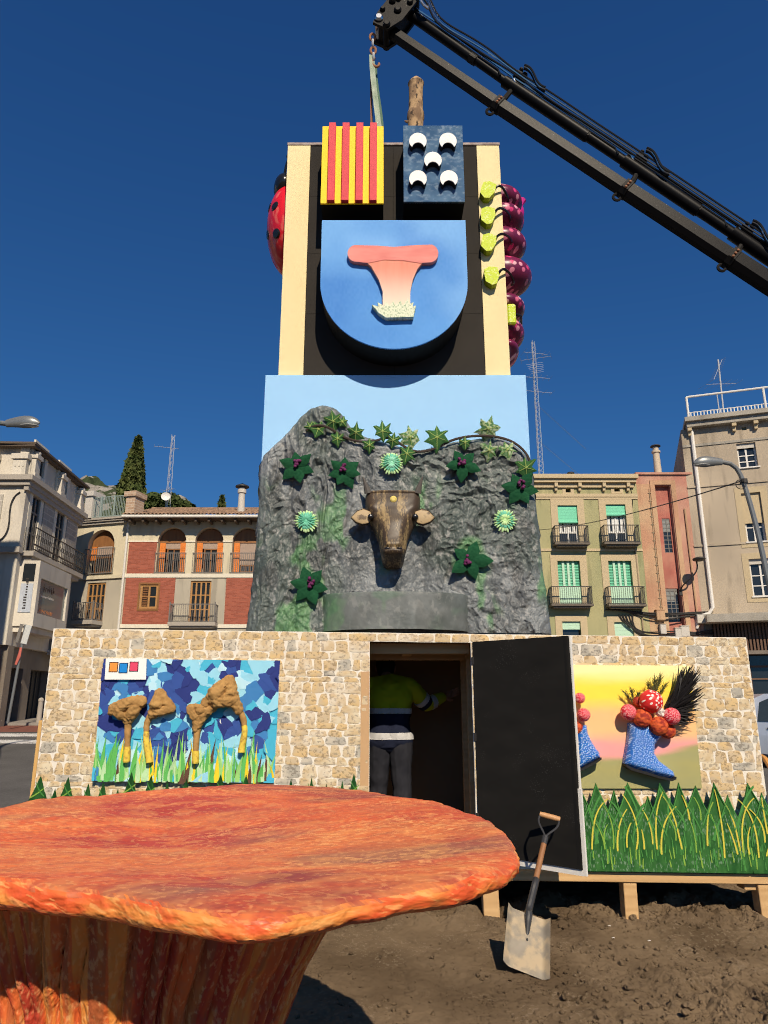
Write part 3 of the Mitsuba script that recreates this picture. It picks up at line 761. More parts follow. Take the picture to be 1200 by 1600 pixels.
for k, r in enumerate(dr_bt):
    surround(G, H4, r, 0.4, 0.35, 'mat_sand_trim')
    d = G.part(H4, 'window', bx(r[0], r[1], 0.25, 0.28, r[2], r[3]), 'mat_dark_glass')
    zb = G.px(gxx(330), gyy(1215))[1] if k == 0 else r[2]
    G.part(d, 'roller_blind', cat([bx(r[0] + 0.01, r[1] - 0.01, 0.08, 0.12, z, z + 0.2) for z in np.arange(zb, r[3] - 0.02, 0.205)]), 'mat_mint_pale')
for l, t, rr, b in ((190, 487, 455, 606), (540, 483, 815, 604), (165, 920, 480, 1042), (570, 920, 855, 1045)):
    q = G.rect(gxx(l), gyy(t), gxx(rr), gyy(b))
    balcony(G, H4, q[0] + 0.1, q[1] - 0.15, q[2], q[3], 0.7, 'mat_iron', mat('mat_slabdark', (0.12, 0.10, 0.08)), th=0.12, corner=False)
pc = G.put(trimesh.Trimesh([[G.px(gxx(395), gyy(100))[0], 2.0, 0]] * 3, [[0, 1, 2]], process=False)).vertices[0]
c2 = thing('chimney_pipe', 'short dark chimney pipe on the green house roof', 'chimney')
part(c2, 'flue', lathe([(0, ztop), (0.16, ztop), (0.16, ztop + 0.6), (0.2, ztop + 0.62), (0.2, ztop + 0.72), (0, ztop + 0.72)], 12, (pc[0], pc[1], 0)), mat('mat_flue', (0.14, 0.12, 0.11)))
part(c2, 'cowl', lathe([(0, ztop + 0.8), (0.27, ztop + 0.8), (0.22, ztop + 0.9), (0, ztop + 0.94)], 12, (pc[0], pc[1], 0)), 'mat_iron')
G.part(H4, 'downpipe', tube([(GW - 0.45, -0.06, zs2), (GW - 0.4, -0.06, 0.5)], 0.045, 6), mat('mat_pipe_tan', (0.33, 0.26, 0.17)))
G.part(H4, 'cable', tube(spline([(GW - 1.2, -0.03, zs2 + 4.5), (GW - 0.6, -0.03, zs2 + 4.2), (GW - 0.5, -0.03, zs2 + 2), (GW - 0.45, -0.03, zs2)], 16), 0.02, 4), 'mat_iron')

# ---- narrow red house
RW = at(1062, 700, 42)[0] + 0.6 - GR[0]
K = Fac(GR[0], 42.0, 1, 0)
H5 = thing('red_house', 'narrow faded red plastered house with glass block strips', 'house')
dif('mat_redplaster', plaster((0.42, 0.19, 0.15), (0.48, 0.29, 0.21), 1.1, 0.4))
dif('mat_redplaster_deep', plaster((0.38, 0.12, 0.10), (0.44, 0.20, 0.15), 1.4, 0.35))
dif('mat_tanplaster', plaster((0.50, 0.36, 0.22), (0.45, 0.25, 0.16), 0.9, 0.4))
ztr = K.px(1035, 742)[1]
g1 = K.rect(gxx(1013), gyy(407), gxx(1070), gyy(655))
g2 = K.rect(gxx(1060), gyy(915), gxx(1125), gyy(1158))
rec = K.rect(gxx(975), gyy(178), gxx(1085), gyy(900))
zrec0 = K.px(gxx(1010), gyy(1300))[1]
niche = R(rec[0], rec[1], zrec0, rec[3])
K.part(H5, 'wall', prism(R(0, RW, -0.5, ztr).difference(niche), 0.004, 0.3), 'mat_redplaster')
K.part(H5, 'niche_wall', prism(R(rec[0] - 0.1, rec[1] + 0.1, zrec0 - 0.1, rec[3] + 0.1).difference(R(*g1)).difference(R(rec[0] + 0.05, rec[1] - 0.05, g2[2], g2[3])), 0.3, 0.45), 'mat_redplaster_deep')
K.part(H5, 'edge_plaster', bx(0.0, 0.95, -0.012, 0.002, -0.5, ztr - 0.6), 'mat_tanplaster')
K.part(H5, 'core', bx(0, RW, 1.0, 9, 0, ztr - 0.1), 'mat_room')
fr = R(rec[0] - 0.32, rec[1] + 0.32, zrec0, rec[3] + 0.32).difference(niche.buffer(0.04, join_style=2))
K.part(H5, 'niche_moulding', prism(fr, -0.07, 0.002), 'mat_tanplaster')
K.part(H5, 'coping', bx(-0.02, RW, -0.12, 9, ztr, ztr + 0.14), 'mat_redplaster')
for r in (g1, (rec[0] + 0.12, rec[1] - 0.12, g2[2], g2[3])):
    s = K.part(H5, 'glass_block_strip', prism(unary_union([R(*r).difference(unary_union([R(a, a + 0.22, z, z + 0.22) for a in np.arange(r[0] + 0.03, r[1] - 0.1, 0.26) for z in np.arange(r[2] + 0.03, r[3] - 0.2, 0.26)]))]), 0.33, 0.38), 'mat_iron_grey')
    h = (r[3] - r[2])
    K.part(s, 'pane', bx(*r[:2], 0.36, 0.39, r[2], r[2] + h * 0.6), 'mat_dark_glass')
    K.part(s, 'pane', bx(*r[:2], 0.36, 0.39, r[2] + h * 0.6, r[3]), M('frosted', 0.22, 0.23, 0.22, 0.3))
ms = [tube([(0.75, -0.05, ztr - 0.9), (0.75, -0.05, zrec0 - 1)], 0.018, 5)] + [bx(0.66, 0.84, -0.06, -0.02, z, z + 0.03) for z in np.arange(zrec0, ztr - 1, 0.5)]
K.part(H5, 'cable', cat(ms), 'mat_pipe_tan')
K.part(H5, 'downpipe', tube([(RW - 0.75, -0.08, ztr - 2.2), (RW - 0.7, -0.08, 1)], 0.06, 6), 'mat_tanplaster')
c3 = thing('chimney_pipe', 'tall cream chimney pipe on the red house roof', 'chimney')
pa = K.px(1040, 735)[0]
pc = K.put(trimesh.Trimesh([[pa, 1.2, 0]] * 3, [[0, 1, 2]], process=False)).vertices[0]
zc3 = K.px(1038, 697)[1] + 0.35
part(c3, 'flue', lathe([(0, ztr), (0.24, ztr), (0.2, zc3 - 0.4), (0.27, zc3 - 0.38), (0.27, zc3 - 0.25), (0.18, zc3 - 0.24), (0.18, zc3), (0, zc3)], 14, (pc[0], pc[1], 0)), mat('mat_flue_cream', (0.5, 0.42, 0.32)))
part(c3, 'cowl', lathe([(0, zc3 + 0.05), (0.33, zc3 + 0.05), (0.29, zc3 + 0.12), (0, zc3 + 0.17)], 14, (pc[0], pc[1], 0)), 'mat_iron')

# bracket lamp on the red house
bl = thing('bracket_lamp', 'small street lamp on a bent wall bracket of the red house', 'lamp')
b0, b1 = K.px(1070, 912), K.px(1077, 880)
K.part(bl, 'bracket', cat(tube(spline([(b0[0] - 0.3, -0.02, b0[1] - 0.5), (b0[0] - 0.3, -0.35, b0[1] - 0.2), (b0[0] - 0.05, -0.7, b0[1] + 0.1), (b1[0], -1.0, b1[1] - 0.1)], 14), 0.045, 6), bx(b0[0] - 0.4, b0[0] - 0.2, -0.06, 0, b0[1] - 0.7, b0[1] - 0.3)), 'mat_iron')
K.part(bl, 'lamp_head', ell((b1[0] + 0.05, -1.25, b1[1]), (0.36, 0.42, 0.13), 2), 'mat_iron')

# ---- tall beige house at the right
BL, BR = at(1063, 668, 42), at(1200, 652, 40.4)
B = Fac(BL[0], 42, BR[0] - BL[0], 40.4 - 42.0)
BW = 11.0
H6 = thing('beige_house', 'tall beige rendered house with white downpipe and roof terrace railing', 'house')
dif('mat_beige', plaster((0.46, 0.385, 0.29), (0.38, 0.32, 0.245), 0.4, 0.6))
M('white_paint', 0.66, 0.64, 0.6, 0.5)
bxx, byy = (lambda X: 1050 + X / 7.273), (lambda Y: 600 + Y / 7.273)
zbt = B.px(bxx(500), byy(480))[1]
bw = [B.rect(bxx(745), byy(668), bxx(965), byy(945)), B.rect(bxx(818), byy(1232), bxx(1040), byy(1790)), B.rect(820 + 1115 / 3.158, 540 + 1050 / 3.158, 820 + 1230 / 3.158, 540 + 1235 / 3.158)]
zaw = B.px(1140, 963)[1]
wall = R(0, BW, zaw, zbt)
for r in bw:
    wall = wall.difference(R(*r))
for r in bw:
    wall = wall.difference(R(r[0] + 4.2, r[1] + 4.2, r[2], r[3]))
vt = B.rect(bxx(792), byy(488), bxx(848), byy(525))
B.part(H6, 'wall', prism(wall.difference(R(*vt)), 0, 0.4), 'mat_beige')
B.part(H6, 'vent', bx(*vt[:2], 0.08, 0.12, vt[2], vt[3]), mat('mat_ventgreen', (0.11, 0.13, 0.09)))
B.part(H6, 'core', cat(bx(0.01, BW, 1.2, 11, zaw, zbt), bx(0.0, 0.4, 0.4, 11, 0, zbt - 0.01)), 'mat_beige')
B.part(H6, 'cornice', cat(bx(0.35, BW, -0.45, 0.3, zbt, zbt + 0.32), bx(0.25, BW, -0.65, 11, zbt + 0.32, zbt + 0.6), bx(0, BW, -0.06, -0.001, zbt - 1.2, zbt - 1.05)), mat('mat_greystone', plaster((0.36, 0.33, 0.28), (0.27, 0.25, 0.21), 0.8, 0.6)))
for u in (190, 697, 947):
    a = B.px(bxx(u), byy(480))[0]
    B.part(H6, 'bracket', cat(bx(a - 0.12, a + 0.12, -0.4, -0.002, zbt - 0.22, zbt - 0.002), bx(a - 0.09, a + 0.09, -0.22, -0.002, zbt - 0.5, zbt - 0.22)), 'mat_sand_trim')
for v in (byy(1155), 540 + 985 / 3.158):
    z = B.px(1110, v)[1]
    B.part(H6, 'string_course', bx(0, BW, -0.07, -0.002, z - 0.06, z + 0.06), 'mat_beige')
for k, r in enumerate(bw + [(r[0] + 4.2, r[1] + 4.2, r[2], r[3]) for r in bw]):
    kk = k % 3
    f = B.part(H6, 'window', cat([bx(a, a + 0.1, 0.22, 0.28, r[2], r[3]) for a in (r[0], (r[0] + r[1]) / 2 - 0.07, r[1] - 0.1)] + [bx(r[0], r[1], 0.23, 0.27, z, z + 0.06) for z in np.linspace(r[2], r[3] - 0.4, 4)[:-1]]), 'mat_white_paint')
    B.part(f, 'pane', bx(r[0], r[1], 0.28, 0.3, r[2], r[3]), 'mat_dark_glass')
    zz = r[3] - (0.3 if kk != 1 else 0.62 * (r[3] - r[2]))
    B.part(f, 'roller_blind', bx(r[0] + 0.02, r[1] - 0.02, 0.12, 0.16, zz, r[3]), 'mat_pale' if kk != 1 else 'mat_sand_trim')
    if kk:
        B.part(f, 'surround', prism(R(r[0] - 0.35, r[1] + 0.35, r[2] - 0.35, r[3] + 0.35).difference(R(*r)), -0.03, -0.002), 'mat_sand_trim')
    B.part(f, 'sill', bx(r[0] - 0.08, r[1] + 0.08, -0.1, 0.2, r[2] - 0.08, r[2] - 0.003), 'mat_white_paint')
ap = B.px(1081, 680)[0]
zlo = B.px(1108, 950)[1]
B.part(H6, 'downpipe', tube([(ap, -0.12, zbt - 0.1), (ap, -0.12, zlo), (ap - 0.25, -0.14, zlo - 0.35), (ap - 0.9, -0.14, zlo - 0.5), (ap - 0.95, -0.14, zlo - 1.2)], 0.11, 8), 'mat_white_paint')
# terrace railing
zr = zbt + 0.6
t0, t1 = B.px(bxx(170), byy(300))[0], BW
top = B.px(bxx(160), byy(182))[1]
low = B.px(bxx(300), byy(345))[1]
rl = B.part(H6, 'terrace_railing', cat([tube([(a, -0.45, zr), (a, -0.45, top)], 0.075, 8) for a in np.arange(t0, t1, 4.35)] + [tube([(t0, -0.45, top), (t1, -0.45, top)], 0.075, 8), tube([(t0, -0.45, low), (t1, -0.45, low)], 0.03, 6)]), 'mat_white_paint')
B.part(rl, 'bars', cat([bx(a - 0.03, a + 0.03, -0.47, -0.43, zr, low) for a in np.arange(t0 + 0.15, t1, 0.19)]), 'mat_white_paint', kind='stuff')
# shop front under it, in the shade of its canopy
aw0 = B.px(1103, 985)[0]
cn = B.part(H6, 'canopy', cat(bx(aw0, BW, -1.3, 0.4, zaw - 0.42, zaw), bx(aw0 - 0.1, BW, -0.3, 0.3, zaw, zaw + 0.14)), 'mat_greystone')
B.part(cn, 'slats', cat([bx(a, a + 0.1, -0.25, -0.15, zaw - 2.0, zaw - 0.425) for a in np.arange(aw0 + 0.4, BW, 0.18)]), mat('mat_slatbrown', (0.13, 0.075, 0.05)), kind='stuff')
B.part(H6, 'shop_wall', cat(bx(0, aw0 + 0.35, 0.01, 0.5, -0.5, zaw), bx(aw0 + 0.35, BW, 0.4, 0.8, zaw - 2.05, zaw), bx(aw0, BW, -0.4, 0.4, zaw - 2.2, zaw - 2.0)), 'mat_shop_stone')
sh = B.part(H6, 'shop_window', cat([bx(a, a + 0.12, 0.5, 0.62, -0.5, zaw - 2.2) for a in np.arange(aw0 + 0.5, BW, 1.55)] + [bx(aw0 + 0.4, BW, 0.52, 0.6, z, z + 0.1) for z in (zaw - 2.9, zaw - 3.6, 1.2)]), 'mat_slatbrown')
B.part(sh, 'pane', bx(aw0 + 0.35, BW, 0.62, 0.64, -0.5, zaw - 2.1), 'mat_dark_glass')

# service boxes and bundled cables across the red house
sv = thing('service_cables', 'tangle of black cables strung low across the green and red facades', 'cables')
za = K.px(1010, 958)[1]
for k in range(9):
    dz, z0 = rng.uniform(-0.35, 0.1), za - (0.0 if k < 4 else 1.1)
    pts = [(-2.6 + 0.2 * k, -0.12, z0 + (0.2 if k < 4 else 1.0)), (-0.6, -0.15, z0 + dz * 0.5), (0.6, -0.12 - 0.02 * k, z0 - 0.1 + dz), (1.9, -0.12, z0 - 0.05 + dz * 0.6), (3.3, -0.14, z0 + 0.05 - 0.1 * (k % 3)), (5.0, -0.3, z0 - 0.5 + 0.12 * k)]
    K.part(sv, 'cable', tube(spline(pts, 26), rng.uniform(0.025, 0.05), 5), 'mat_iron')
for k, (u, v, w, h) in enumerate(((1030, 962, 0.5, 0.6), (1034, 984, 0.35, 0.55), (1057, 989, 0.35, 0.5), (1068, 987, 0.5, 0.6), (1093, 968, 0.5, 0.5))):
    a, z = K.px(u, v)
    e = K.put(cat(rbx(a - w / 2, a + w / 2, -0.3, -0.015, z - h / 2, z + h / 2, 0.03), bx(a - w / 2 - 0.02, a + w / 2 + 0.02, -0.32, -0.01, z + h / 2, z + h / 2 + 0.03)))
    solo('meter_box', e, 'mat_pale' if k else 'mat_tanplaster', ['tan meter box under the cable bundle on the red house', 'small white meter box on the red house, nearest the green house', 'small white meter box beside the glass block strip', 'wide pale meter box right of the glass block strip', 'pale junction box under the white downpipe'][k], 'meter box')

# ---- things on the roofs
def mast(name, label, x, y, z0, z1, w, rungs, cat_='antenna', rake=0.0):
    t = thing(name, label, cat_)
    ms = []
    for k in range(3):
        a = k * 2.1
        ms.append(tube([(x + w * math.cos(a), y + w * math.sin(a), z0), (x + rake + w * 0.6 * math.cos(a), y + w * 0.6 * math.sin(a), z1)], 0.018, 4))
    n = rungs
    for i in range(n):
        f0, f1 = i / n, (i + 1) / n
        for k in range(3):
            a, b = k * 2.1, (k + 1) * 2.1
            s0, s1 = 1 - 0.4 * f0, 1 - 0.4 * f1
            ms.append(tube([(x + rake * f0 + w * s0 * math.cos(a), y + w * s0 * math.sin(a), z0 + (z1 - z0) * f0), (x + rake * f1 + w * s1 * math.cos(b), y + w * s1 * math.sin(b), z0 + (z1 - z0) * f1)], 0.009, 3))
    part(t, 'lattice', cat(ms), mat('mat_galv', (0.42, 0.43, 0.45), 0.45, 0.5), kind='stuff')
    return t


def yagi(t, x, y, z, L, n, ang, w=0.5, tilt=0):
    """a boom with cross rods"""
    ms = [tube([(-L / 2, 0, 0), (L / 2, 0, 0)], 0.015, 4)]
    for k in range(n):
        a = -L / 2 + L * k / (n - 1)
        ms.append(tube([(a, -w * (1 - 0.3 * k / n), 0), (a, w * (1 - 0.3 * k / n), 0)], 0.009, 3))
    m = rot(rot(cat(ms), -tilt, (0, 1, 0)), ang)
    part(t, 'aerial', mv(m, (x, y, z)), 'mat_galv')


pm = at(262, 785, 46)
pt = at(266, 680, 46)
t = mast('antenna_mast', 'lattice antenna mast with white dish rising behind the cream house', pm[0], 46, pm[2] - 1.5, pt[2], 0.2, 14)
yagi(t, pt[0] - 0.2, 46, pt[2] - 0.9, 1.6, 7, 20, 0.35)
yagi(t, pt[0] + 0.2, 46, at(262, 765, 46)[2], 0.9, 5, -30, 0.3)
pd = at(259, 777, 45.5)
dish = lathe([(0, 0), (0.22, 0.03), (0.42, 0.12), (0.55, 0.24), (0.53, 0.25), (0.4, 0.15), (0.2, 0.06), (0, 0.04)], 20)
dish.apply_scale(0.55)
dish = mv(rot(dish, 78, (1, 0.25, 0)), pd)
solo('satellite_dish', cat(dish, tube([pd, pd + [0, 0.4, -0.2], pd + [0, 0.4, -1.6]], 0.04, 6)), 'mat_white_paint', 'white satellite dish at the foot of the lattice mast', 'satellite dish')

pm, pt = at(845, 742, 43.5), at(836, 533, 43.5)
t = mast('antenna_mast', 'tall thin lattice antenna mast with crossed aerials behind the green house', pm[0], 43.5, ztop - 0.5, pt[2], 0.2, 34)
for v, L, n, an in ((552, 1.7, 6, 12), (560, 2.0, 5, -18), (575, 1.4, 6, 70), (590, 1.9, 6, 8), (612, 2.1, 5, 12)):
    q = at(836 + (v - 533) * 0.043, v, 43.5)
    yagi(t, q[0], 43.5, q[2], L, n, an, 0.55)
part(t, 'guy_wire', tube([at(843, 636, 43.5), at(916, 702, 44.5)], 0.012, 3), 'mat_galv')
part(t, 'guy_wire', tube([at(843, 690, 43.5), at(905, 742, 44.5)], 0.012, 3), 'mat_galv')

pb = B.put(trimesh.Trimesh([[B.px(bxx(560), byy(340))[0], 2.0, 0]] * 3, [[0, 1, 2]], process=False)).vertices[0]
Yb = pb[1]
zb1 = at(1125, 555, Yb)[2]
t = thing('rooftop_aerial', 'roof aerial with crossed yagi booms on the beige house terrace', 'antenna')
q0, q1 = at(1130, 645, Yb), at(1122, 562, Yb)
part(t, 'mast', cat(tube([(q0[0], Yb, zr), (q1[0], Yb, q1[2])], 0.05, 6), tube([(q0[0] - 0.25, Yb, zr), (q0[0] - 0.25, Yb, zr + 2.4)], 0.035, 6)), 'mat_galv')
yagi(t, *at(1122, 577, Yb), 2.0, 11, 25, 0.4, 58)
yagi(t, *at(1127, 600, Yb), 2.4, 6, 15, 0.8, 8)
part(t, 'base', cat(ell((q0[0] + 0.2, Yb, zr + 0.3), (0.8, 0.4, 0.35), 2)), 'mat_white_paint')

# ---- trees behind the roofs
LEAF = dif('mat_cypress', proc(lambda p, n, uv: mix((0.055, 0.085, 0.028), (0.115, 0.13, 0.045), noise(p.x * 3.1, p.y * 3.1, p.z * 3.1))))
LEAF2 = dif('mat_shrub', (0.075, 0.10, 0.035))
M('bark', 0.12, 0.085, 0.06)


def leaves(P, size, g, stretch=1.0, up=0.0):
    """one quad of foliage at each point"""
    n = len(P)
    d = g.normal(size=(n, 3)) + [0, 0, up]
    d /= np.linalg.norm(d, axis=1, keepdims=True)
    e = np.cross(d, g.normal(size=(n, 3)))
    e /= np.linalg.norm(e, axis=1, keepdims=True)
    s = size * g.uniform(0.6, 1.4, (n, 1))
    V = np.stack([P - e * s * 0.5, P + d * s * stretch * 0.6 - e * s * 0.1, P + e * s * 0.5, P - d * s * stretch * 0.6], 1).reshape(-1, 3)
    i = np.arange(n) * 4
    return trimesh.Trimesh(V, np.vstack([np.stack([i, i + 1, i + 2], 1), np.stack([i, i + 2, i + 3], 1)]), process=False)


def cypress(name, label, x, y, z0, z1, w, n, seed, lean=0.0, group=None):
    g = np.random.default_rng(seed)
    t = thing(name, label, 'tree', group)
    h = g.uniform(0, 1, n) ** 0.85
    a = g.uniform(0, 2 * np.pi, n)
    lump = 0.8 + 0.34 * meshkit.fbm(np.stack([np.cos(a) * 1.6, np.sin(a) * 1.6, h * 9], -1), 3, seed)
    prof = np.clip((1 - h) ** 0.75 * (0.55 + 0.45 * np.clip(h * 6, 0, 1)), 0.02, None)
    r = w * prof * lump * np.sqrt(g.uniform(0.35, 1, n))
    Pp = np.stack([x + r * np.cos(a) + lean * h * h * (z1 - z0), y + r * np.sin(a), z0 + h * (z1 - z0)], -1)
    part(t, 'crown', leaves(Pp, 0.26, g, 1.5, 1.2), LEAF, smooth=False, kind='stuff')
    part(t, 'trunk', tube([(x, y, 0), (x, y, z0 + 0.3 * (z1 - z0)), (x + lean * 0.6 * (z1 - z0), y, z0 + 0.8 * (z1 - z0))], [0.3, 0.2, 0.05], 8), 'mat_bark')


c0, c1 = at(198, 800, 47), at(213, 684, 47)
cypress('cypress_tree', 'tall dark cypress rising behind the roof terrace', c0[0] + 0.1, 47, c0[2] - 3, c1[2], 1.6, 11000, 3, 0.03)
c0, c1 = at(346, 800, 56), at(346, 776, 56)
cypress('cypress_tree', 'tip of a small cypress showing above the tiled roof', c0[0], 56, c0[2] - 3, c1[2], 0.75, 1800, 4)


def shrub(label, c, r, n, seed):
    g = np.random.default_rng(seed)
    t = thing('shrub', label, 'shrub')
    d = g.normal(size=(n, 3))
    d /= np.linalg.norm(d, axis=1, keepdims=True)
    lump = 0.6 + 0.7 * meshkit.fbm(d * 2.2 + seed, 3, seed)
    Pp = np.asarray(c) + d * np.asarray(r) * (lump * g.uniform(0.5, 1, n) ** 0.4)[:, None]
    part(t, 'foliage', leaves(Pp, 0.4, g), LEAF2, smooth=False, kind='stuff')
    part(t, 'stem', tube([(c[0], c[1], c[2] - r[2] * 1.6), (c[0] + 0.1, c[1], c[2])], [0.12, 0.06], 6), 'mat_bark')


for k, (u, v, rx, rz) in enumerate(((238, 793, 1.8, 1.1), (256, 792, 1.6, 1.2), (276, 796, 1.5, 0.8))):
    shrub(['olive green shrub above the tiled roof, next to the brick pier', 'olive green shrub above the tiled roof, behind the lattice mast', 'low olive green shrub above the tiled roof, below the rocky hilltop'][k], at(u, v, 58), (rx, 1.5, rz), 2600, 20 + k)

# ---- street lamps, road sign, bollard, van
M('lampgrey', 0.20, 0.21, 0.21, 0.35, 0.5, metallic=0.4)


def street_lamp(label, Y, head, pole, base):
    t = thing('street_lamp', label, 'street lamp', 'street lamps around the square')
    h = [at(u, v, Y) for u, v in head]
    m = tube(spline([h[0], h[0] * 0.7 + h[1] * 0.3 + [0, 0, 0.03], h[0] * 0.3 + h[1] * 0.7 + [0, 0, 0.03], h[1]], 12), [0.02, 0.06, 0.085, 0.1, 0.105, 0.105, 0.1, 0.093, 0.085, 0.078, 0.07, 0.062], 12, 1.5)
    v = np.array(m.vertices)
    part(t, 'lamp_head', m, 'mat_lampgrey')
    q = h[0] * 0.72 + h[1] * 0.28
    part(t, 'lens', ell(q + [0, -0.02, -0.075], (0.22, 0.12, 0.03), 2), M('lens', 0.35, 0.35, 0.33, 0.15, 0.6))
    pp = [h[1]] + [at(u, v, Y) for u, v in pole] + [np.array(base, float)]
    s = spline(pp, 40)
    part(t, 'pole', tube(s, np.linspace(0.06, 0.09, 40), 10), 'mat_lampgrey')
    return t, pp


t, pp = street_lamp('grey street lamp on a curved pole in front of the beige house', 18.5, ((1084, 724), (1128, 722)), ((1150, 731), (1162, 755), (1200, 905)), (11.35, 18.5, 0.2))
part(t, 'clamp', lathe([(0, -0.06), (0.1, -0.06), (0.1, 0.06), (0, 0.06)], 10, at(1162, 752, 18.5)), 'mat_iron')
part(t, 'cable_coil', tube([at(1157, 757, 18.4) + 0.13 * np.array([math.cos(a), 0, math.sin(a)]) for a in np.linspace(0, 6.28, 16)], 0.012, 4), 'mat_iron')
street_lamp('grey street lamp head reaching in over the corner house', 15.8, ((62, 661), (10, 662)), ((-40, 672), (-75, 720), (-90, 800)), (-9.8, 15.8, 0.1))
cab = thing('overhead_cable', 'thin black cable sagging from the street lamp to the green house', 'cable')
e0, e1 = at(1157, 752, 18.4), at(842, 828, 41.9)
scene[cab] = mikit.ply(tube([e0 + (e1 - e0) * s + np.array([0, 0, -1.0 * s * (1 - s)]) for s in np.linspace(0, 1, 20)], 0.018, 4), 'mat_iron')

sgn = thing('road_sign', 'two road signs back to back on a leaning grey pole with a red ribbon', 'road sign')
Ys = 30.0
s0, s1, s2 = at(13, 1122, Ys), at(34, 1010, Ys), at(40, 976, Ys)
M('signback', 0.48, 0.50, 0.50, 0.4, 0.5)
part(sgn, 'pole', tube([s0 - [0, 0, 0.2], s1, s2], 0.055, 8), 'mat_lampgrey')
d = (s2 - s0) / np.linalg.norm(s2 - s0)
part(sgn, 'sign_plate', rot(rbx(s2[0] + 0.06, s2[0] + 0.32, Ys - 0.09, Ys - 0.06, s2[2] - 0.78, s2[2], 0.008), 10, (0, 1, 0), s2), 'mat_signback')
part(sgn, 'sign_plate', rot(rbx(s2[0] - 0.2, s2[0] - 0.05, Ys - 0.07, Ys - 0.05, s2[2] - 0.78, s2[2], 0.008), 10, (0, 1, 0), s2), 'mat_iron_grey')
part(sgn, 'ribbon', tube([s1 + [0.02, -0.08, -0.05], s1 + [0.0, -0.1, -0.4], s1 - [0.1, 0.1, 0.75]], [0.05, 0.07, 0.05], 5), M('ribbon', 0.5, 0.13, 0.1))
bo = at(61, 1122, 32.8)
bp = thing('bollard', 'pale concrete bollard in front of the dark shop door', 'bollard')
part(bp, 'post', lathe([(0, -0.2), (0.11, -0.2), (0.10, 0.72), (0, 0.72)], 14, (bo[0], 32.8, bo[2])), 'mat_concrete')
part(bp, 'cap', lathe([(0.10, 0.725), (0.125, 0.74), (0.11, 0.82), (0.05, 0.87), (0, 0.88)], 14, (bo[0], 32.8, bo[2])), 'mat_concrete')

van = thing('parked_van', 'silver van parked beyond the right end of the stone wall', 'van')
M('silver', 0.36, 0.38, 0.42, 0.3, 0.5, metallic=0.6, clearcoat=0.6)
M('carglass', 0.02, 0.025, 0.025, 0.05, 0.7)
M('rubber', 0.02, 0.02, 0.02, 0.8)
vx, vy = 8.28, 17.0
side = Polygon([(0, 0.45), (0.03, 0.95), (0.12, 1.15), (0.32, 1.62), (0.62, 1.74), (2.7, 1.76), (3.3, 1.5), (3.75, 1.1), (4.3, 0.98), (4.45, 0.8), (4.45, 0.4), (3.95, 0.38), (3.85, 0.6), (3.6, 0.68), (3.35, 0.6), (3.25, 0.38), (1.2, 0.38), (1.1, 0.6), (0.85, 0.68), (0.6, 0.6), (0.5, 0.4)])
body = prism(side, 0, 1.7)
v = np.array(body.vertices)
tw = np.clip((v[:, 2] - 0.95) / 0.8, 0, 1) * 0.16
v[:, 1] = 0.85 + (v[:, 1] - 0.85) * (1 - tw / 0.85)
body.vertices = v
body.apply_translation((vx, vy, 0.05))
part(van, 'body', body, 'mat_silver', smooth=20)
def vpane(pts):
    m = prism(Polygon(pts), -0.012, 0.0)
    v = np.array(m.vertices)
    v[:, 1] += np.clip((v[:, 2] - 0.95) / 0.8, 0, 1) * 0.16 
    m.vertices = v
    return mv(m, (vx, vy, 0.05))
part(van, 'window', vpane([(0.32, 1.12), (0.46, 1.55), (0.7, 1.64), (1.3, 1.66), (1.3, 1.12)]), 'mat_carglass')
part(van, 'window', vpane([(1.4, 1.12), (1.4, 1.66), (2.5, 1.66), (2.95, 1.4), (3.2, 1.12)]), 'mat_carglass')
part(van, 'side_moulding', bx(vx + 0.6, vx + 3.3, vy - 0.02, vy - 0.002, 0.62, 0.72), 'mat_rubber')
part(van, 'bumper', rbx(vx - 0.06, vx + 0.3, vy - 0.01, vy + 1.71, 0.38, 0.62, 0.04), 'mat_rubber')
part(van, 'tail_lamp', rbx(vx + 0.0, vx + 0.12, vy - 0.01, vy + 0.12, 0.98, 1.3, 0.02), M('tail', 0.35, 0.02, 0.015, 0.15, 0.6))
part(van, 'door_handle', rbx(vx + 0.5, vx + 0.68, vy - 0.03, vy - 0.002, 1.0, 1.04, 0.008), 'mat_rubber')
for wx in (0.85, 3.6):
    wh = part(van, 'wheel', mv(rot(lathe([(0.18, -0.1), (0.3, -0.1), (0.32, -0.06), (0.32, 0.06), (0.3, 0.1), (0.18, 0.1), (0.18, -0.1)], 24), 90, (1, 0, 0)), (vx + wx, vy + 0.1, 0.32)), 'mat_rubber')
    part(wh, 'rim', mv(rot(lathe([(0, -0.06), (0.06, -0.09), (0.15, -0.05), (0.19, -0.09), (0.19, 0.05), (0, 0.05)], 24), 90, (1, 0, 0)), (vx + wx, vy + 0.09, 0.32)), 'mat_lampgrey')
part(van, 'number_plate', bx(vx - 0.03, vx - 0.005, vy + 0.6, vy + 1.1, 0.75, 0.86), 'mat_pale')
hose = thing('orange_hose', 'orange hose looped on the ground beside the silver van', 'hose')
scene[hose] = mikit.ply(tube(spline([at(1188, 1182, 9.5), at(1196, 1187, 9.4), at(1203, 1198, 9.3), at(1212, 1212, 9.3), at(1225, 1235, 9.3)], 16), 0.035, 8), M('hose', 0.55, 0.26, 0.07, 0.5))
# ------------------------------------------------------------------ the stone clad booth
def tilt(m):
    """the booth stands a little lower at its right end"""
    m = m.copy()
    v = np.array(m.vertices)
    v[:, 2] -= 0.0128 * (v[:, 0] - 0.1)
    m.vertices = v
    return m


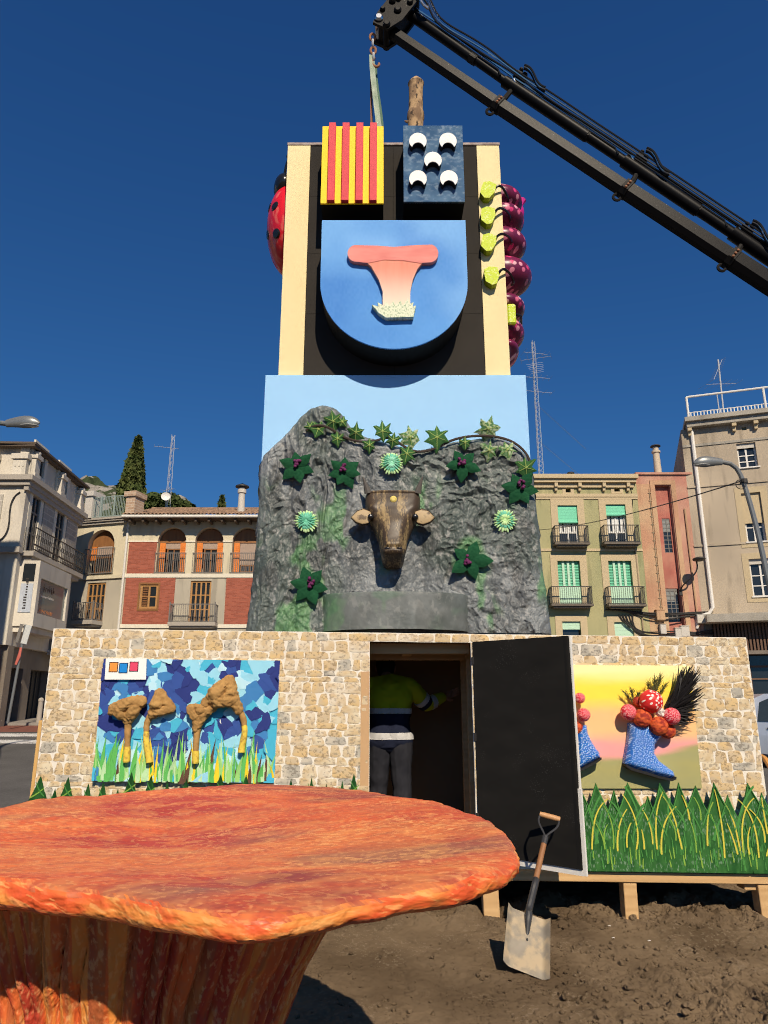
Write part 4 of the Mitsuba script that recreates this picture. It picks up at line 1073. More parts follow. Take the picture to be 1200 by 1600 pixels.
M('mortar', 0.70, 0.66, 0.58, 0.85, 0.1)
M('black_paint', 0.011, 0.011, 0.011, 0.7, 0.12)
mat('mat_pine', proc(lambda p, n, uv: mix((0.60, 0.40, 0.20), (0.42, 0.25, 0.11), dr.clip(noise(p.x * 3, p.y * 40, p.z * 45) * 0.8 + 0.5 * fbm(p.x * 2, p.y * 9, p.z * 9, 2) - 0.2, 0, 1))), 0.7, 0.2)
M('mdf', 0.50, 0.32, 0.17, 0.8, 0.15)
M('foam_white', 0.66, 0.65, 0.62, 0.8)

BOOTH = thing('stone_booth', 'low booth clad in printed beige stonework standing on short timber posts', 'booth')
WY, WX0, WX1, WZ0, WZ1 = 6.0, -2.77, 3.025, 0.36, 2.16
DX0, DX1, DZ = -0.118, 0.722, 2.086
wallp = R(WX0, WX1, WZ0, WZ1).difference(R(DX0, DX1, WZ0 - 0.1, DZ))
wall = part(BOOTH, 'wall', tilt(prism(wallp, WY, WY + 0.03)), 'mat_mortar')


def stone_mat(name, c, c2, c3):
    dif(name, proc(lambda p, n, uv: mix(mix(c, c2, dr.clip(fbm(p.x * 19, p.z * 26, p.y, 3) * 2.6 - 0.8, 0, 1)), c3, 0.75 * smoothstep(0.54, 0.70, fbm(p.x * 55 + 9, p.z * 75, 0, 3)))))
    return name


STONES = [stone_mat('mat_stone_a', (0.60, 0.44, 0.23), (0.53, 0.43, 0.29), (0.28, 0.20, 0.12)), stone_mat('mat_stone_b', (0.63, 0.55, 0.40), (0.54, 0.41, 0.24), (0.32, 0.26, 0.19)),
          stone_mat('mat_stone_c', (0.38, 0.36, 0.31), (0.54, 0.49, 0.40), (0.20, 0.18, 0.15)), stone_mat('mat_stone_d', (0.66, 0.59, 0.47), (0.56, 0.44, 0.28), (0.36, 0.29, 0.21))]
# the framed boards on the wall hide the stones behind them
hidden = [P([axz(168, 1036, 5.99), axz(433, 1038, 5.99), axz(424, 1216, 5.99), axz(152, 1213, 5.99)]), P([axz(893, 1046, 5.99), axz(1062, 1046, 5.99), axz(1090, 1225, 5.99), axz(893, 1225, 5.99)]),
          R(0.6, 3.2, 0.2, 0.88), R(-2.6, 0.0, 0.2, 0.72)]
gS = random.Random(11)
stones, z = [], WZ1 - 0.008
ROWS = [0.06, 0.088, 0.05, 0.084, 0.046, 0.036, 0.078, 0.092, 0.044, 0.08, 0.036, 0.044]
ri = 0
while z > WZ0 + 0.04:
    h = ROWS[ri % len(ROWS)] * gS.uniform(0.92, 1.08)
    ri += 1
    x = WX0 + 0.004 - gS.uniform(0, 0.05)
    while x < WX1 - 0.02:
        w = gS.uniform(0.07, 0.152) * (1.25 if h < 0.07 else 1.0) * (1.4 if gS.random() < 0.15 else 1)
        x0, x1 = max(x, WX0 + 0.004), min(x + w, WX1 - 0.004)
        x += w + gS.uniform(0.006, 0.011)
        if x1 - x0 < 0.03:
            continue
        zz0, zz1 = z - h, z
        j = lambda s=0.006: gS.uniform(-s, s)
        sl = gS.uniform(-0.006, 0.006)
        a, b, c, d = (x0 + abs(j()), zz0 + j()), (x1 - abs(j()), zz0 + j() + sl), (x1 - abs(j(0.024)), zz1 + j() + sl), (x0 + abs(j(0.024)), zz1 + j())
        pts = []
        for (p, q) in ((a, b), (b, c), (c, d), (d, a)):
            for t in (0.12, 0.5, 0.88):
                pts.append((p[0] + (q[0] - p[0]) * t + j(0.004), p[1] + (q[1] - p[1]) * t + j(0.004)))
        poly = Polygon(pts).buffer(0.004).intersection(wallp.buffer(-0.003))
        if poly.is_empty or poly.geom_type != 'Polygon' or poly.area < 4e-4 or any(hh.contains(poly) for hh in hidden):
            continue
        q = np.array(poly.simplify(0.0012).exterior.coords)[:-1]
        if len(q) >= 4 and poly.area > 0.8 * poly.convex_hull.area:
            stones.append((poly.area * (0.6 if poly.centroid.y < 0.9 else 1), q, gS.choice((0, 0, 0, 0, 1, 1, 1, 1, 3, 3, 2)), gS.uniform(0.0025, 0.0055)))
    z -= h + gS.uniform(0.007, 0.011)
stones.sort(key=lambda s: -s[0])
few = {}
for i, (ar, q, c, d) in enumerate(stones):
    m = tilt(pillow(q, WY - 0.0005, d, 0.10, 0.001, 0.55))
    if i < 298:
        part(wall, 'stone', m, STONES[c], smooth=40)
    else:
        few.setdefault(c, []).append(m)
for c, ms in few.items():
    part(wall, 'small_stones', cat(ms), STONES[c], smooth=40, kind='stuff')
part(BOOTH, 'edge_batten', tilt(bx(WX0 - 0.03, WX0 - 0.003, WY + 0.0, WY + 0.05, 0.4, 1.42)), M('batten', 0.56, 0.34, 0.12))
part(BOOTH, 'jamb_board', tilt(bx(DX0 - 0.072, DX0 - 0.003, WY - 0.006, WY + 0.02, 0.5, axz(570, 1050, 6)[1])), 'mat_mdf')
M('plywood', 0.20, 0.14, 0.09, 0.8, 0.15)
part(BOOTH, 'floor', tilt(bx(WX0 + 0.02, WX1 - 0.02, WY + 0.04, 8.6, 0.3, 0.36)), 'mat_plywood')
part(BOOTH, 'roof', tilt(bx(WX0 + 0.01, WX1 - 0.01, WY + 0.035, 8.6, 2.10, 2.145)), 'mat_plywood')
part(BOOTH, 'inner_wall', cat(bx(DX0 - 0.5, 1.6, 7.9, 7.95, 0.37, 2.09), bx(0.86, 0.88, WY + 0.04, 7.895, 0.37, 2.08), bx(DX0 - 0.44, DX0 - 0.42, WY + 0.04, 7.895, 0.37, 2.08)), 'mat_plywood')
part(BOOTH, 'end_wall', tilt(cat(bx(WX0 + 0.003, WX0 + 0.03, WY + 0.06, 8.6, 0.3, 2.09), bx(WX1 - 0.03, WX1 - 0.003, WY + 0.035, 8.6, 0.3, 2.09), bx(WX0, WX1, 8.605, 8.63, -0.1, 2.1))), 'mat_plywood')
for y in (WY + 0.05, WY + 0.42, WY + 0.9):
    part(BOOTH, 'door_stud', bx(DX1 + 0.01, DX1 + 0.1, y, y + 0.07, 0.365, 2.07), 'mat_pine')
for y, zz in ((WY + 0.16, 2.0), (WY + 0.55, 1.97)):
    part(BOOTH, 'header_beam', bx(DX0 - 0.2, DX1 + 0.005, y, y + 0.07, zz, zz + 0.085), 'mat_pine')
part(BOOTH, 'nogging', bx(DX0 + 0.28, DX0 + 0.36, WY + 0.235, WY + 0.545, 2.0, 2.08), 'mat_pine')
part(BOOTH, 'front_beam', tilt(rbx(0.55, WX1 + 0.5, WY - 0.075, WY - 0.01, 0.302, 0.372, 0.004)), 'mat_pine')
part(BOOTH, 'front_beam', tilt(rbx(WX0, 0.546, WY - 0.06, WY - 0.005, 0.31, 0.365, 0.004)), 'mat_pine')
part(BOOTH, 'joist', tilt(rbx(2.75, WX1 + 0.3, WY - 0.03, WY + 0.1, 0.25, 0.298, 0.004)), 'mat_pine')
for u, w, lean in ((985, 0.10, 0.0), (1196, 0.1, 0), (767, 0.12, 0), (600, 0.085, 0), (430, 0.09, 0), (215, 0.09, 0)):
    x = axz(u, 1400, 5.95)[0]
    part(BOOTH, 'post', rot(rbx(x - w / 2, x + w / 2, WY - 0.06, WY + 0.06, -0.1, 0.3 - 0.0128 * (x - 0.1), 0.004), rng.uniform(-1.5, 1.5), (0, 1, 0), (x, 6, 0.15)), 'mat_pine', smooth=30)
for x in (-2.5, -1.2, 0.1, 1.5, 2.8):
    part(BOOTH, 'rear_post', bx(x, x + 0.1, 8.3, 8.4, -0.1, 0.298 - 0.0128 * x), 'mat_pine')

# the open door, painted black inside, with bare foam edges
DF = Fac(0.735, 5.985, 0.755, -0.656)
DW = 0.855
dif('mat_blackboard', proc(lambda p, n, uv: mix(mix((0.013, 0.013, 0.013), (0.022, 0.021, 0.02), fbm(p.x * 5, p.y * 5, p.z * 9, 3)), (0.16, 0.16, 0.155),
                                               0.35 * smoothstep(0.74, 0.9, noise(p.x * 190, p.y * 190, p.z * 150)) * smoothstep(0.55, 0.72, fbm(p.x * 6 + 4, p.y * 6, p.z * 5, 2)))))
door = part(BOOTH, 'door', DF.put(bx(0, DW, 0.0, 0.035, 0.47, 2.085)), 'mat_blackboard', label='open door painted black on its inner face')
part(door, 'backing_board', DF.put(cat(bx(0.004, DW + 0.008, 0.0352, 0.06, 0.425, 2.088), bx(DW + 0.001, DW + 0.026, 0.012, 0.035, 0.43, 1.0), bx(0.1, DW, 0.01, 0.035, 0.428, 0.468))), 'mat_foam_white')
part(door, 'edge_tape', DF.put(cat(bx(DW - 0.03, DW - 0.012, -0.002, -0.0005, 0.5, 2.08))), 'mat_black_paint')
for z in (0.7, 1.3, 1.9):
    part(door, 'hinge', DF.put(bx(-0.015, 0.012, -0.004, -0.001, z, z + 0.06)), 'mat_iron')

# ------------------------------------------------------------------ painted cut-out grass along the foot of the wall
dif('mat_grasspaint', proc(lambda p, n, uv: mix(mix((0.018, 0.075, 0.022), (0.045, 0.15, 0.04), dr.clip(fbm(p.x * 26, p.y * 4, p.z * 7, 3) * 2.4 - 0.7, 0, 1)), (0.22, 0.34, 0.24),
                                               smoothstep(0.56, 0.80, fbm(p.x * 170, 0, p.z * 40, 2)) * smoothstep(0.40, 0.62, fbm(p.x * 3 + 2, 0, p.z * 5.5 + 3, 2)) * 0.7)))
dif('mat_grassdark', proc(lambda p, n, uv: mix((0.012, 0.05, 0.016), (0.03, 0.105, 0.028), dr.clip(fbm(p.x * 30, p.y * 4, p.z * 8, 3) * 2.4 - 0.7, 0, 1))))
M('stroke_yellow', 0.55, 0.48, 0.06, 0.6)
M('stroke_lime', 0.20, 0.36, 0.05, 0.6)
M('stroke_green', 0.055, 0.22, 0.045, 0.6)


def blade(x, z0, z1, w, bend=0.0, n=9):
    l, r = [], []
    for t in np.linspace(0, 1, n):
        ww = w * (1 - t ** 1.7) * (0.82 + 0.35 * math.sin(math.pi * min(1, t * 1.25)))
        c = x + bend * t * t
        l.append((c - ww / 2, z0 + (z1 - z0) * t))
        r.append((c + ww / 2, z0 + (z1 - z0) * t))
    return P(l + r[::-1])


def stroke(pts, w, y, d=0.003):
    """a raised brush line through (x, z) points"""
    s = spline([(p[0], 0, p[1]) for p in pts], 12)
    line = LineString(s[:, [0, 2]])
    k = line.length
    parts_ = [LineString(s[a:a + 3, [0, 2]]).buffer(w / 2 * f, cap_style=1, quad_segs=2) for a, f in zip(range(0, 10, 1), [1.1, 1.1, 1.05, 1, 1, 0.95, 0.9, 0.8, 0.7, 0.6])]
    return prism(unary_union(parts_).simplify(0.0006), y - d, y)


GB = thing('grass_cutout', 'green painted plywood grass with yellow strokes, right of the open door', 'painted cut-out')
gq = lambda X, Y, yy=5.9: axz(880 + X / 3.75, 1200 + Y / 3.75, yy)
b0, b1 = gq(100, 500), gq(1330, 600)
base_z = 0.64
part(GB, 'base_board', tilt(bx(b0[0], b1[0], 5.905, 5.917, 0.376, base_z)), 'mat_grasspaint')
tips = [(110, 140, 130), (187, 85, 170), (295, 122, 120), (372, 82, 190), (493, 162, 150), (560, 84, 190), (672, 82, 150), (770, 100, 190), (878, 82, 170), (957, 155, 150), (1075, 85, 190), (1155, 140, 150), (1240, 90, 180), (1310, 130, 150)]
for k, (X, Y, w) in enumerate(tips):
    tx, tz = gq(X, Y)
    yy = 5.890 - 0.006 * (k % 2)
    part(GB, 'blade', tilt(prism(blade(tx - 0.03 * ((k * 37) % 5 - 2) * 0.5, 0.385, tz + 0.0128 * (tx - 0.1), 1.6 * w / 3.75 / 1109 * 5.6, 0.03 * ((k * 37) % 5 - 2) * 0.5), yy, yy + 0.0055)), 'mat_grasspaint')
strokes_y = [[(165, 470), (175, 330), (210, 230), (255, 180)], [(315, 480), (318, 370), (340, 290), (368, 240)], [(572, 500), (572, 400), (595, 310), (655, 225)], [(545, 470), (538, 330), (550, 220), (578, 140)],
             [(425, 470), (425, 330), (395, 240), (345, 155)], [(520, 440), (505, 340), (462, 245)], [(690, 470), (665, 360), (630, 250), (580, 165)], [(940, 520), (925, 350), (905, 230), (880, 125)],
             [(1030, 480), (1005, 360), (975, 270), (938, 205)], [(1015, 500), (985, 400), (955, 325)], [(1140, 520), (1120, 370), (1080, 260), (1015, 180)], [(1085, 500), (1075, 430), (1088, 345)],
             [(1050, 490), (1042, 350), (1060, 250), (1110, 175)], [(1175, 430), (1150, 320), (1085, 240)], [(735, 300), (720, 230), (690, 160)], [(370, 460), (370, 390), (392, 320)], [(470, 470), (465, 410), (455, 360)], [(840, 450), (838, 360), (845, 270)], [(1190, 380), (1170, 270), (1155, 170)], [(1185, 510), (1200, 460), (1215, 420)]]
strokes_l = [[(290, 470), (285, 350), (262, 270), (235, 220)], [(240, 470), (225, 400), (185, 320)], [(775, 490), (765, 400), (735, 300)], [(905, 460), (885, 340), (860, 270)], [(800, 300), (795, 240), (760, 170)], [(655, 420), (640, 330), (600, 270)], [(870, 200), (850, 250), (835, 330)], [(1225, 440), (1230, 320), (1240, 200)], [(240, 440), (235, 390), (255, 330)]]
strokes_g = [[(185, 440), (205, 340), (225, 250)], [(215, 160), (180, 230), (165, 300)], [(470, 210), (430, 280), (410, 360)], [(620, 180), (610, 260), (640, 350)], [(710, 360), (690, 280), (650, 230)], [(880, 420), (900, 330), (940, 260)], [(1040, 240), (1020, 320), (1030, 420)], [(330, 280), (300, 220), (265, 190)], [(1105, 110), (1060, 180), (1030, 260)], [(775, 420), (760, 330), (755, 230)], [(560, 120), (600, 190), (640, 250)], [(360, 110), (400, 180), (430, 260)], [(145, 230), (170, 320), (190, 420)], [(500, 300), (520, 380), (525, 450)]]
for nm, ss, w in (('yellow', strokes_y, 0.0115), ('lime', strokes_l, 0.009), ('green', strokes_g, 0.014)):
    part(GB, 'brush_strokes', tilt(cat([stroke([np.array(gq(*q)) + [0, 0.0128 * (gq(*q)[0] - 0.1)] for q in s], w, 5.8835) for s in ss])), 'mat_stroke_' + nm, smooth=False, kind='stuff')
gB = random.Random(21)
edges_ = []
for k, (X, Y, w) in enumerate(tips):
    tx, tz = gq(X, Y)
    tz += 0.0128 * (tx - 0.1)
    wb_, bb_ = 1.6 * w / 3.75 / 1109 * 5.6, 0.03 * ((k * 37) % 5 - 2) * 0.5
    for sd in (-1, 1):
        pts_ = []
        for t_ in (0.42 + 0.05 * (k % 3), 0.58, 0.72, 0.85, 0.96):
            ww_ = wb_ * (1 - t_ ** 1.7) * (0.82 + 0.35 * math.sin(math.pi * min(1, t_ * 1.25)))
            pts_.append((tx - bb_ + bb_ * t_ * t_ + sd * max(0.0, ww_ / 2 - 0.006), 0.385 + (tz - 0.385) * t_))
        edges_.append(stroke(pts_, 0.008, 5.8836 - 0.0004 * (k % 3)))
part(GB, 'brush_strokes', tilt(cat(edges_)), 'mat_stroke_green', smooth=False, kind='stuff')
for nm, n_, zt_ in (('green', 110, 0.62), ('lime', 26, 0.52)):
    ss = []
    for k in range(n_):
        x_, z_ = gB.uniform(b0[0] + 0.02, b1[0] - 0.02), gB.uniform(0.40, zt_)
        h_, l_ = gB.uniform(0.04, 0.12), gB.uniform(-0.012, 0.012)
        ss.append(stroke([(x_, z_), (x_ + l_ * 0.4, z_ + h_ * 0.5), (x_ + l_, z_ + h_)], gB.uniform(0.005, 0.010), 5.8837 if nm == 'green' else 5.8832))
    part(GB, 'brush_strokes', tilt(cat(ss)), 'mat_stroke_' + nm, smooth=False, kind='stuff')
GL = thing('grass_cutout', 'row of dark green cut-out leaves along the foot of the wall, left of the doorway', 'painted cut-out')
ltips = [(64, 1212, 40), (87, 1232, 26), (107, 1214, 34), (139, 1224, 28), (162, 1222, 30), (185, 1232, 22), (206, 1206, 34), (237, 1211, 34), (262, 1219, 22), (292, 1216, 26), (345, 1210, 38), (385, 1210, 32), (330, 1224, 22), (455, 1216, 22), (487, 1214, 20), (535, 1219, 20), (553, 1208, 28), (510, 1224, 24)]
for k, (u, v, w) in enumerate(ltips):
    tx, tz = axz(u, v, 5.93)
    yy = 5.926 - 0.007 * (k % 2)
    lf = part(GL, 'leaf', prism(blade(tx, 0.42, tz, w / 1109 * 5.7 * 1.7, 0.0, 12), yy, yy + 0.006), 'mat_grassdark')
    s1 = stroke([(tx - 0.06, tz - 0.16), (tx - 0.01, tz - 0.13), (tx + 0.04, tz - 0.09)], 0.009, yy - 0.0005)
    s2 = stroke([(tx + 0.045, tz - 0.15), (tx + 0.0, tz - 0.1), (tx - 0.025, tz - 0.05)], 0.007, yy - 0.0005)
    part(lf, 'brush_stroke', s1, 'mat_stroke_lime', smooth=False)
    part(lf, 'brush_stroke', mv(s2, (0, -0.0035, 0)), 'mat_stroke_green', smooth=False)

# ------------------------------------------------------------------ collage of torn paper with clay mushrooms
COL = thing('paper_collage', 'blue torn paper collage with four clay mushrooms over green and yellow paper grass', 'artwork')
CY = 5.965
cc = [axz(163, 1030, CY), axz(437, 1033, CY), axz(428, 1222, CY), axz(146, 1219, CY)]
board = P(cc)
part(COL, 'board', prism(board, CY, CY + 0.018), M('paperwhite', 0.70, 0.74, 0.76, 0.8))
PB = [M('paper_navy', 0.020, 0.035, 0.19, 0.75), M('paper_blue', 0.03, 0.075, 0.30, 0.75), M('paper_mid', 0.045, 0.20, 0.48, 0.7), M('paper_cyan', 0.06, 0.42, 0.62, 0.7), M('paper_sky', 0.28, 0.60, 0.76, 0.7), M('paper_pale', 0.44, 0.70, 0.82, 0.7)]
gC = random.Random(5)
minx, minz, maxx, maxz = board.bounds
seeds = [Point(gC.uniform(minx, maxx), gC.uniform(minz, maxz)) for _ in range(340)]
cq = lambda X, Y: axz(140 + X / 3.871, 1010 + Y / 3.871, CY)
tone = [(530, 140, 0), (580, 250, 0), (560, 380, 1), (480, 300, 1), (300, 240, 0), (230, 270, 1), (120, 230, 0), (110, 330, 1), (90, 480, 0), (370, 160, 2), (440, 130, 4), (400, 200, 5), (430, 110, 4), (180, 250, 3), (160, 290, 4), (250, 320, 3), (330, 330, 1), (470, 230, 1),
        (660, 110, 4), (690, 150, 1), (720, 200, 3), (680, 300, 3), (640, 330, 4), (760, 110, 3), (760, 150, 5), (850, 150, 0), (870, 130, 0), (950, 130, 4), (930, 200, 5), (960, 240, 4), (1020, 160, 0), (1060, 190, 0), (1130, 130, 0), (1120, 230, 0), (1090, 110, 4), (1030, 300, 3), (1080, 270, 1), (950, 340, 2), (1100, 340, 4), (1060, 420, 4), (1000, 400, 0), (1070, 480, 0),
        (980, 480, 3), (900, 500, 1), (820, 460, 0), (850, 420, 4), (760, 470, 0), (720, 510, 1), (700, 440, 3), (800, 380, 4), (620, 460, 3), (550, 550, 0), (480, 480, 3), (430, 420, 5), (500, 420, 4), (580, 480, 3), (430, 530, 1), (330, 470, 4), (380, 380, 1), (300, 540, 3), (200, 500, 1), (160, 420, 2), (130, 550, 3), (60, 520, 3), (240, 600, 4), (650, 580, 4), (800, 560, 3), (900, 590, 4), (1080, 600, 3), (1100, 520, 3), (1000, 580, 1)]
tone = [(cq(X, Y), c) for X, Y, c in tone]
cells = voronoi_diagram(MultiPoint(seeds), envelope=sbox(minx - 0.1, minz - 0.1, maxx + 0.1, maxz + 0.1))
k = 0
for cell in cells.geoms:
    c0 = cell.centroid
    if cell.intersection(board).area < 2e-4:
        continue
    near = min(tone, key=lambda t: (t[0][0] - c0.x) ** 2 + (t[0][1] - c0.y) ** 2)[1]
    col = min(5, max(0, near + gC.choice((-1, 0, 0, 0, 0, 1))))
    cell = affinity.rotate(affinity.scale(cell.intersection(board.buffer(0.03)), gC.uniform(1.05, 1.35), gC.uniform(1.0, 1.3)), gC.uniform(-14, 14))
    if cell.is_empty or cell.geom_type != 'Polygon' or cell.intersection(board).area < 1e-4:
        continue
    q = [(x + gC.uniform(-0.004, 0.004), z + gC.uniform(-0.004, 0.004)) for x, z in list(cell.segmentize(0.03).exterior.coords)[:-1]]
    y = CY - 0.0015 - 0.0011 * (k % 11)
    m = prism(P(q).intersection(board.buffer(0.004)), y - 0.0009, y)
    v = np.array(m.vertices)
    tx, tz = gC.uniform(-0.035, 0.035), gC.uniform(-0.05, 0.02)
    v[:, 1] += (v[:, 0] - c0.x) * tx + (v[:, 2] - c0.y) * tz
    v[:, 1] -= 0.004 * meshkit.fbm(v * 22 + k, 2, k)
    m.vertices = np.minimum(v, [9, CY - 0.0008, 9])
    part(COL, 'paper_scrap', m, PB[col], smooth=False)
    k += 1
GP = [M('paper_lime', 0.30, 0.60, 0.18, 0.7), M('paper_green', 0.11, 0.44, 0.10, 0.7), M('paper_mint', 0.45, 0.68, 0.38, 0.7), M('paper_yellow', 0.80, 0.60, 0.03, 0.7), M('paper_brown', 0.11, 0.055, 0.035, 0.7)]
bl_, br_ = np.array(cc[3]), np.array(cc[2])
for i in range(104):
    t = (i + 0.5) / 104
    p = bl_ + (br_ - bl_) * min(1, max(0, t + gC.uniform(-0.01, 0.01)))
    h = gC.uniform(0.13, 0.36) * (1.12 if i % 5 == 0 else 1)
    w = gC.uniform(0.017, 0.042)
    lean = gC.uniform(-0.05, 0.06)
    y = CY - 0.014 - 0.0012 * (i % 9)
    m = prism(blade(p[0], p[1] + 0.005 - gC.uniform(0, 0.02), p[1] + h, w, lean, 7), y - 0.001, y)
    v = np.array(m.vertices)
    f = np.clip((v[:, 2] - p[1]) / h, 0, 1)
    v[:, 1] -= gC.uniform(0.002, 0.03) * f ** 2
    m.vertices = v
    part(COL, 'paper_blade', m, GP[gC.choice((0, 0, 1, 1, 1, 2, 2, 3, 3, 4))], smooth=False)
for X0, X1, Y0, Y1, c in ((545, 585, 745, 830, 4),):
    a, b = cq(X0, Y1), cq(X1, Y0)
    part(COL, 'paper_blade', prism(P([a, (b[0], a[1]), (b[0] - 0.01, b[1]), (a[0] + 0.03, b[1])]), CY - 0.045, CY - 0.04), GP[c], smooth=False)
lg = [axz(168, 1029, CY), axz(231, 1029, CY), axz(230, 1062, CY), axz(166, 1062, CY)]
card = part(COL, 'logo_card', prism(P(lg), CY - 0.034, CY - 0.028), M('cardwhite', 0.78, 0.78, 0.77, 0.6), label='white card with three overlapping orange, blue and pink squares')
M('ink', 0.012, 0.012, 0.02)
for i, (X0, X1, Y0, Y1, col) in enumerate(((124, 184, 96, 157, (0.75, 0.28, 0.05)), (184, 243, 101, 163, (0.01, 0.22, 0.62)), (247, 306, 94, 154, (0.66, 0.06, 0.13)))):
    a, b = cq(X0, Y1), cq(X1, Y0)
    y = CY - 0.035 - 0.0012 * (i == 1)
    part(card, 'square_border', bx(a[0], b[0], y - 0.0008, y + 0.0007, a[1], b[1]), 'mat_ink')
    part(card, 'square', bx(a[0] + 0.006, b[0] - 0.006, y - 0.0016, y - 0.0006, a[1] + 0.006, b[1] - 0.006), M('logo%d' % i, *col, 0.5))
mat('mat_clay', proc(lambda p, n, uv: mix((0.44, 0.26, 0.095), (0.31, 0.17, 0.06), dr.clip(fbm(p.x * 24, p.y * 24, p.z * 24, 3) * 2 - 0.5, 0, 1))), 0.85, 0.15)
mat('mat_clay_yellow', proc(lambda p, n, uv: mix((0.68, 0.50, 0.07), (0.46, 0.28, 0.06), smoothstep(0.5, 0.75, fbm(p.x * 40, p.y * 40, p.z * 40, 2)))), 0.8, 0.2)


def lump(pts, seed, amp=0.016):
    """pts: (X, Y, stand-off, radius), chains of them"""
    chains = [[(np.array([cq(X, Y)[0], CY - 0.02 - o, cq(X, Y)[1]]), r) for X, Y, o, r in ch] for ch in pts]
    return disp(disp(hulls(chains, 0.008, 3), amp, 13, seed, 4, True), amp * 0.4, 55, seed + 5)


def stalk(pts, r0, r1):
    q = [np.array([cq(X, Y)[0], CY - 0.02 - o, cq(X, Y)[1]]) for X, Y, o in pts]
    return disp(tube(spline(q, 20), np.linspace(r0, r1, 20), 12), 0.004, 40, 3)


mush = [([[(165, 385, 0.05, 0.035), (240, 350, 0.07, 0.045), (325, 335, 0.05, 0.035)], [(200, 390, 0.06, 0.04), (245, 440, 0.03, 0.03)], [(290, 380, 0.06, 0.04), (245, 440, 0.03, 0.03)]], [(245, 440, 0.02), (243, 530, 0.03), (238, 690, 0.035)]),
        ([[(440, 280, 0.04, 0.025), (425, 350, 0.06, 0.04), (395, 410, 0.03, 0.025)], [(440, 290, 0.04, 0.03), (505, 375, 0.045, 0.025), (425, 390, 0.05, 0.03)]], [(395, 400, 0.02), (355, 470, 0.015), (355, 560, 0.03), (375, 700, 0.035)]),
        ([[(625, 375, 0.04, 0.022), (690, 385, 0.05, 0.032), (755, 375, 0.04, 0.02)], [(635, 385, 0.05, 0.03), (665, 440, 0.03, 0.03), (657, 500, 0.02, 0.022)], [(730, 385, 0.05, 0.025), (670, 450, 0.03, 0.03)]], [(660, 490, 0.015), (655, 570, 0.03), (650, 700, 0.035)]),
        ([[(860, 205, 0.05, 0.03), (780, 290, 0.08, 0.055), (715, 345, 0.05, 0.025)], [(860, 205, 0.05, 0.03), (865, 290, 0.06, 0.045), (905, 380, 0.03, 0.03)], [(780, 320, 0.07, 0.05), (870, 320, 0.06, 0.045)]], [(895, 370, 0.03), (938, 450, 0.015), (945, 510, 0.03), (925, 640, 0.035)])]
for k, (cap, st) in enumerate(mush):
    b = part(COL, 'clay_mushroom', lump([[(X, Y, o, r * 1.12) for X, Y, o, r in ch] for ch in cap], 40 + k), 'mat_clay')
    part(b, 'stalk', stalk(st[:2] + [tuple((np.array(st[1]) + np.array(st[2])) / 2)], 0.028, 0.022), 'mat_clay')
    part(b, 'stalk_foot', stalk([tuple((np.array(st[1]) + np.array(st[2])) / 2), st[2], tuple((np.array(st[-2]) + np.array(st[-1])) / 2), st[-1]], 0.023, 0.028), 'mat_clay_yellow')

# ------------------------------------------------------------------ sunset painting with two boots full of berries
PT = thing('sunset_painting', 'painted board with a yellow to pink sunset over an olive hill', 'painting')
PY = 5.972
pq = [axz(885, 1039, PY), axz(1078, 1040, PY), axz(1097, 1232, PY), axz(885, 1232, PY)]
zA, zB = pq[0][1], pq[2][1]


def sunset(p, n, uv):
    t = (p.z - zB) / (zA - zB) + 0.06 * (fbm(p.x * 2.0, p.z * 14, 0, 2) - 0.5)
    hill = t + 0.05 * dr.sin(p.x * 3.2 + 1.4) - 0.10 * (p.x - 2.0)
    c = mix((0.78, 0.32, 0.31), (0.85, 0.48, 0.22), smoothstep(0.33, 0.46, t))
    c = mix(c, (0.88, 0.66, 0.06), smoothstep(0.58, 0.76, t))
    c = mix(c, (0.90, 0.80, 0.38), smoothstep(0.80, 0.97, t))
    o = mix((0.36, 0.33, 0.12), (0.30, 0.30, 0.15), fbm(p.x * 3, p.z * 16, 0, 3))
    return mix(o, c, smoothstep(0.25, 0.33, hill))


mat('mat_sunset', proc(sunset), 0.5, 0.35)
part(PT, 'board', prism(P(pq), PY, PY + 0.02), 'mat_sunset')


def dots(c, d, s, r, seed=0.0):
    def f(p, n, uv):
        a = voronoi(p.x * s + seed + p.y * s * 0.7, p.z * s + p.y * s * 0.6)
        return mix(c, d, 1 - smoothstep(r, r + 0.08, a[0]))
    return proc(f)


mat('mat_boot', dots((0.012, 0.13, 0.52), (0.66, 0.76, 0.84), 85, 0.19), 0.45, 0.4)
mat('mat_reddots', dots((0.62, 0.025, 0.025), (0.80, 0.72, 0.66), 34, 0.24), 0.5, 0.35)
mat('mat_pinkdots', dots((0.60, 0.02, 0.045), (0.72, 0.42, 0.42), 120, 0.26), 0.6, 0.3)
mat('mat_fabric_orange', proc(lambda p, n, uv: mix((0.56, 0.10, 0.03), (0.28, 0.03, 0.02), smoothstep(0.4, 0.65, fbm(p.x * 40, p.y * 40, p.z * 40, 3)))), 0.8, 0.2)
M('fluff', 0.6, 0.55, 0.5)
M('bristle', 0.010, 0.009, 0.010, 0.5, 0.4)
M('sprig', 0.095, 0.10, 0.035, 0.8)
M('sole', 0.012, 0.012, 0.014, 0.7)
vq = lambda X, Y: (880 + X / 3.75, 1030 + Y / 3.75)


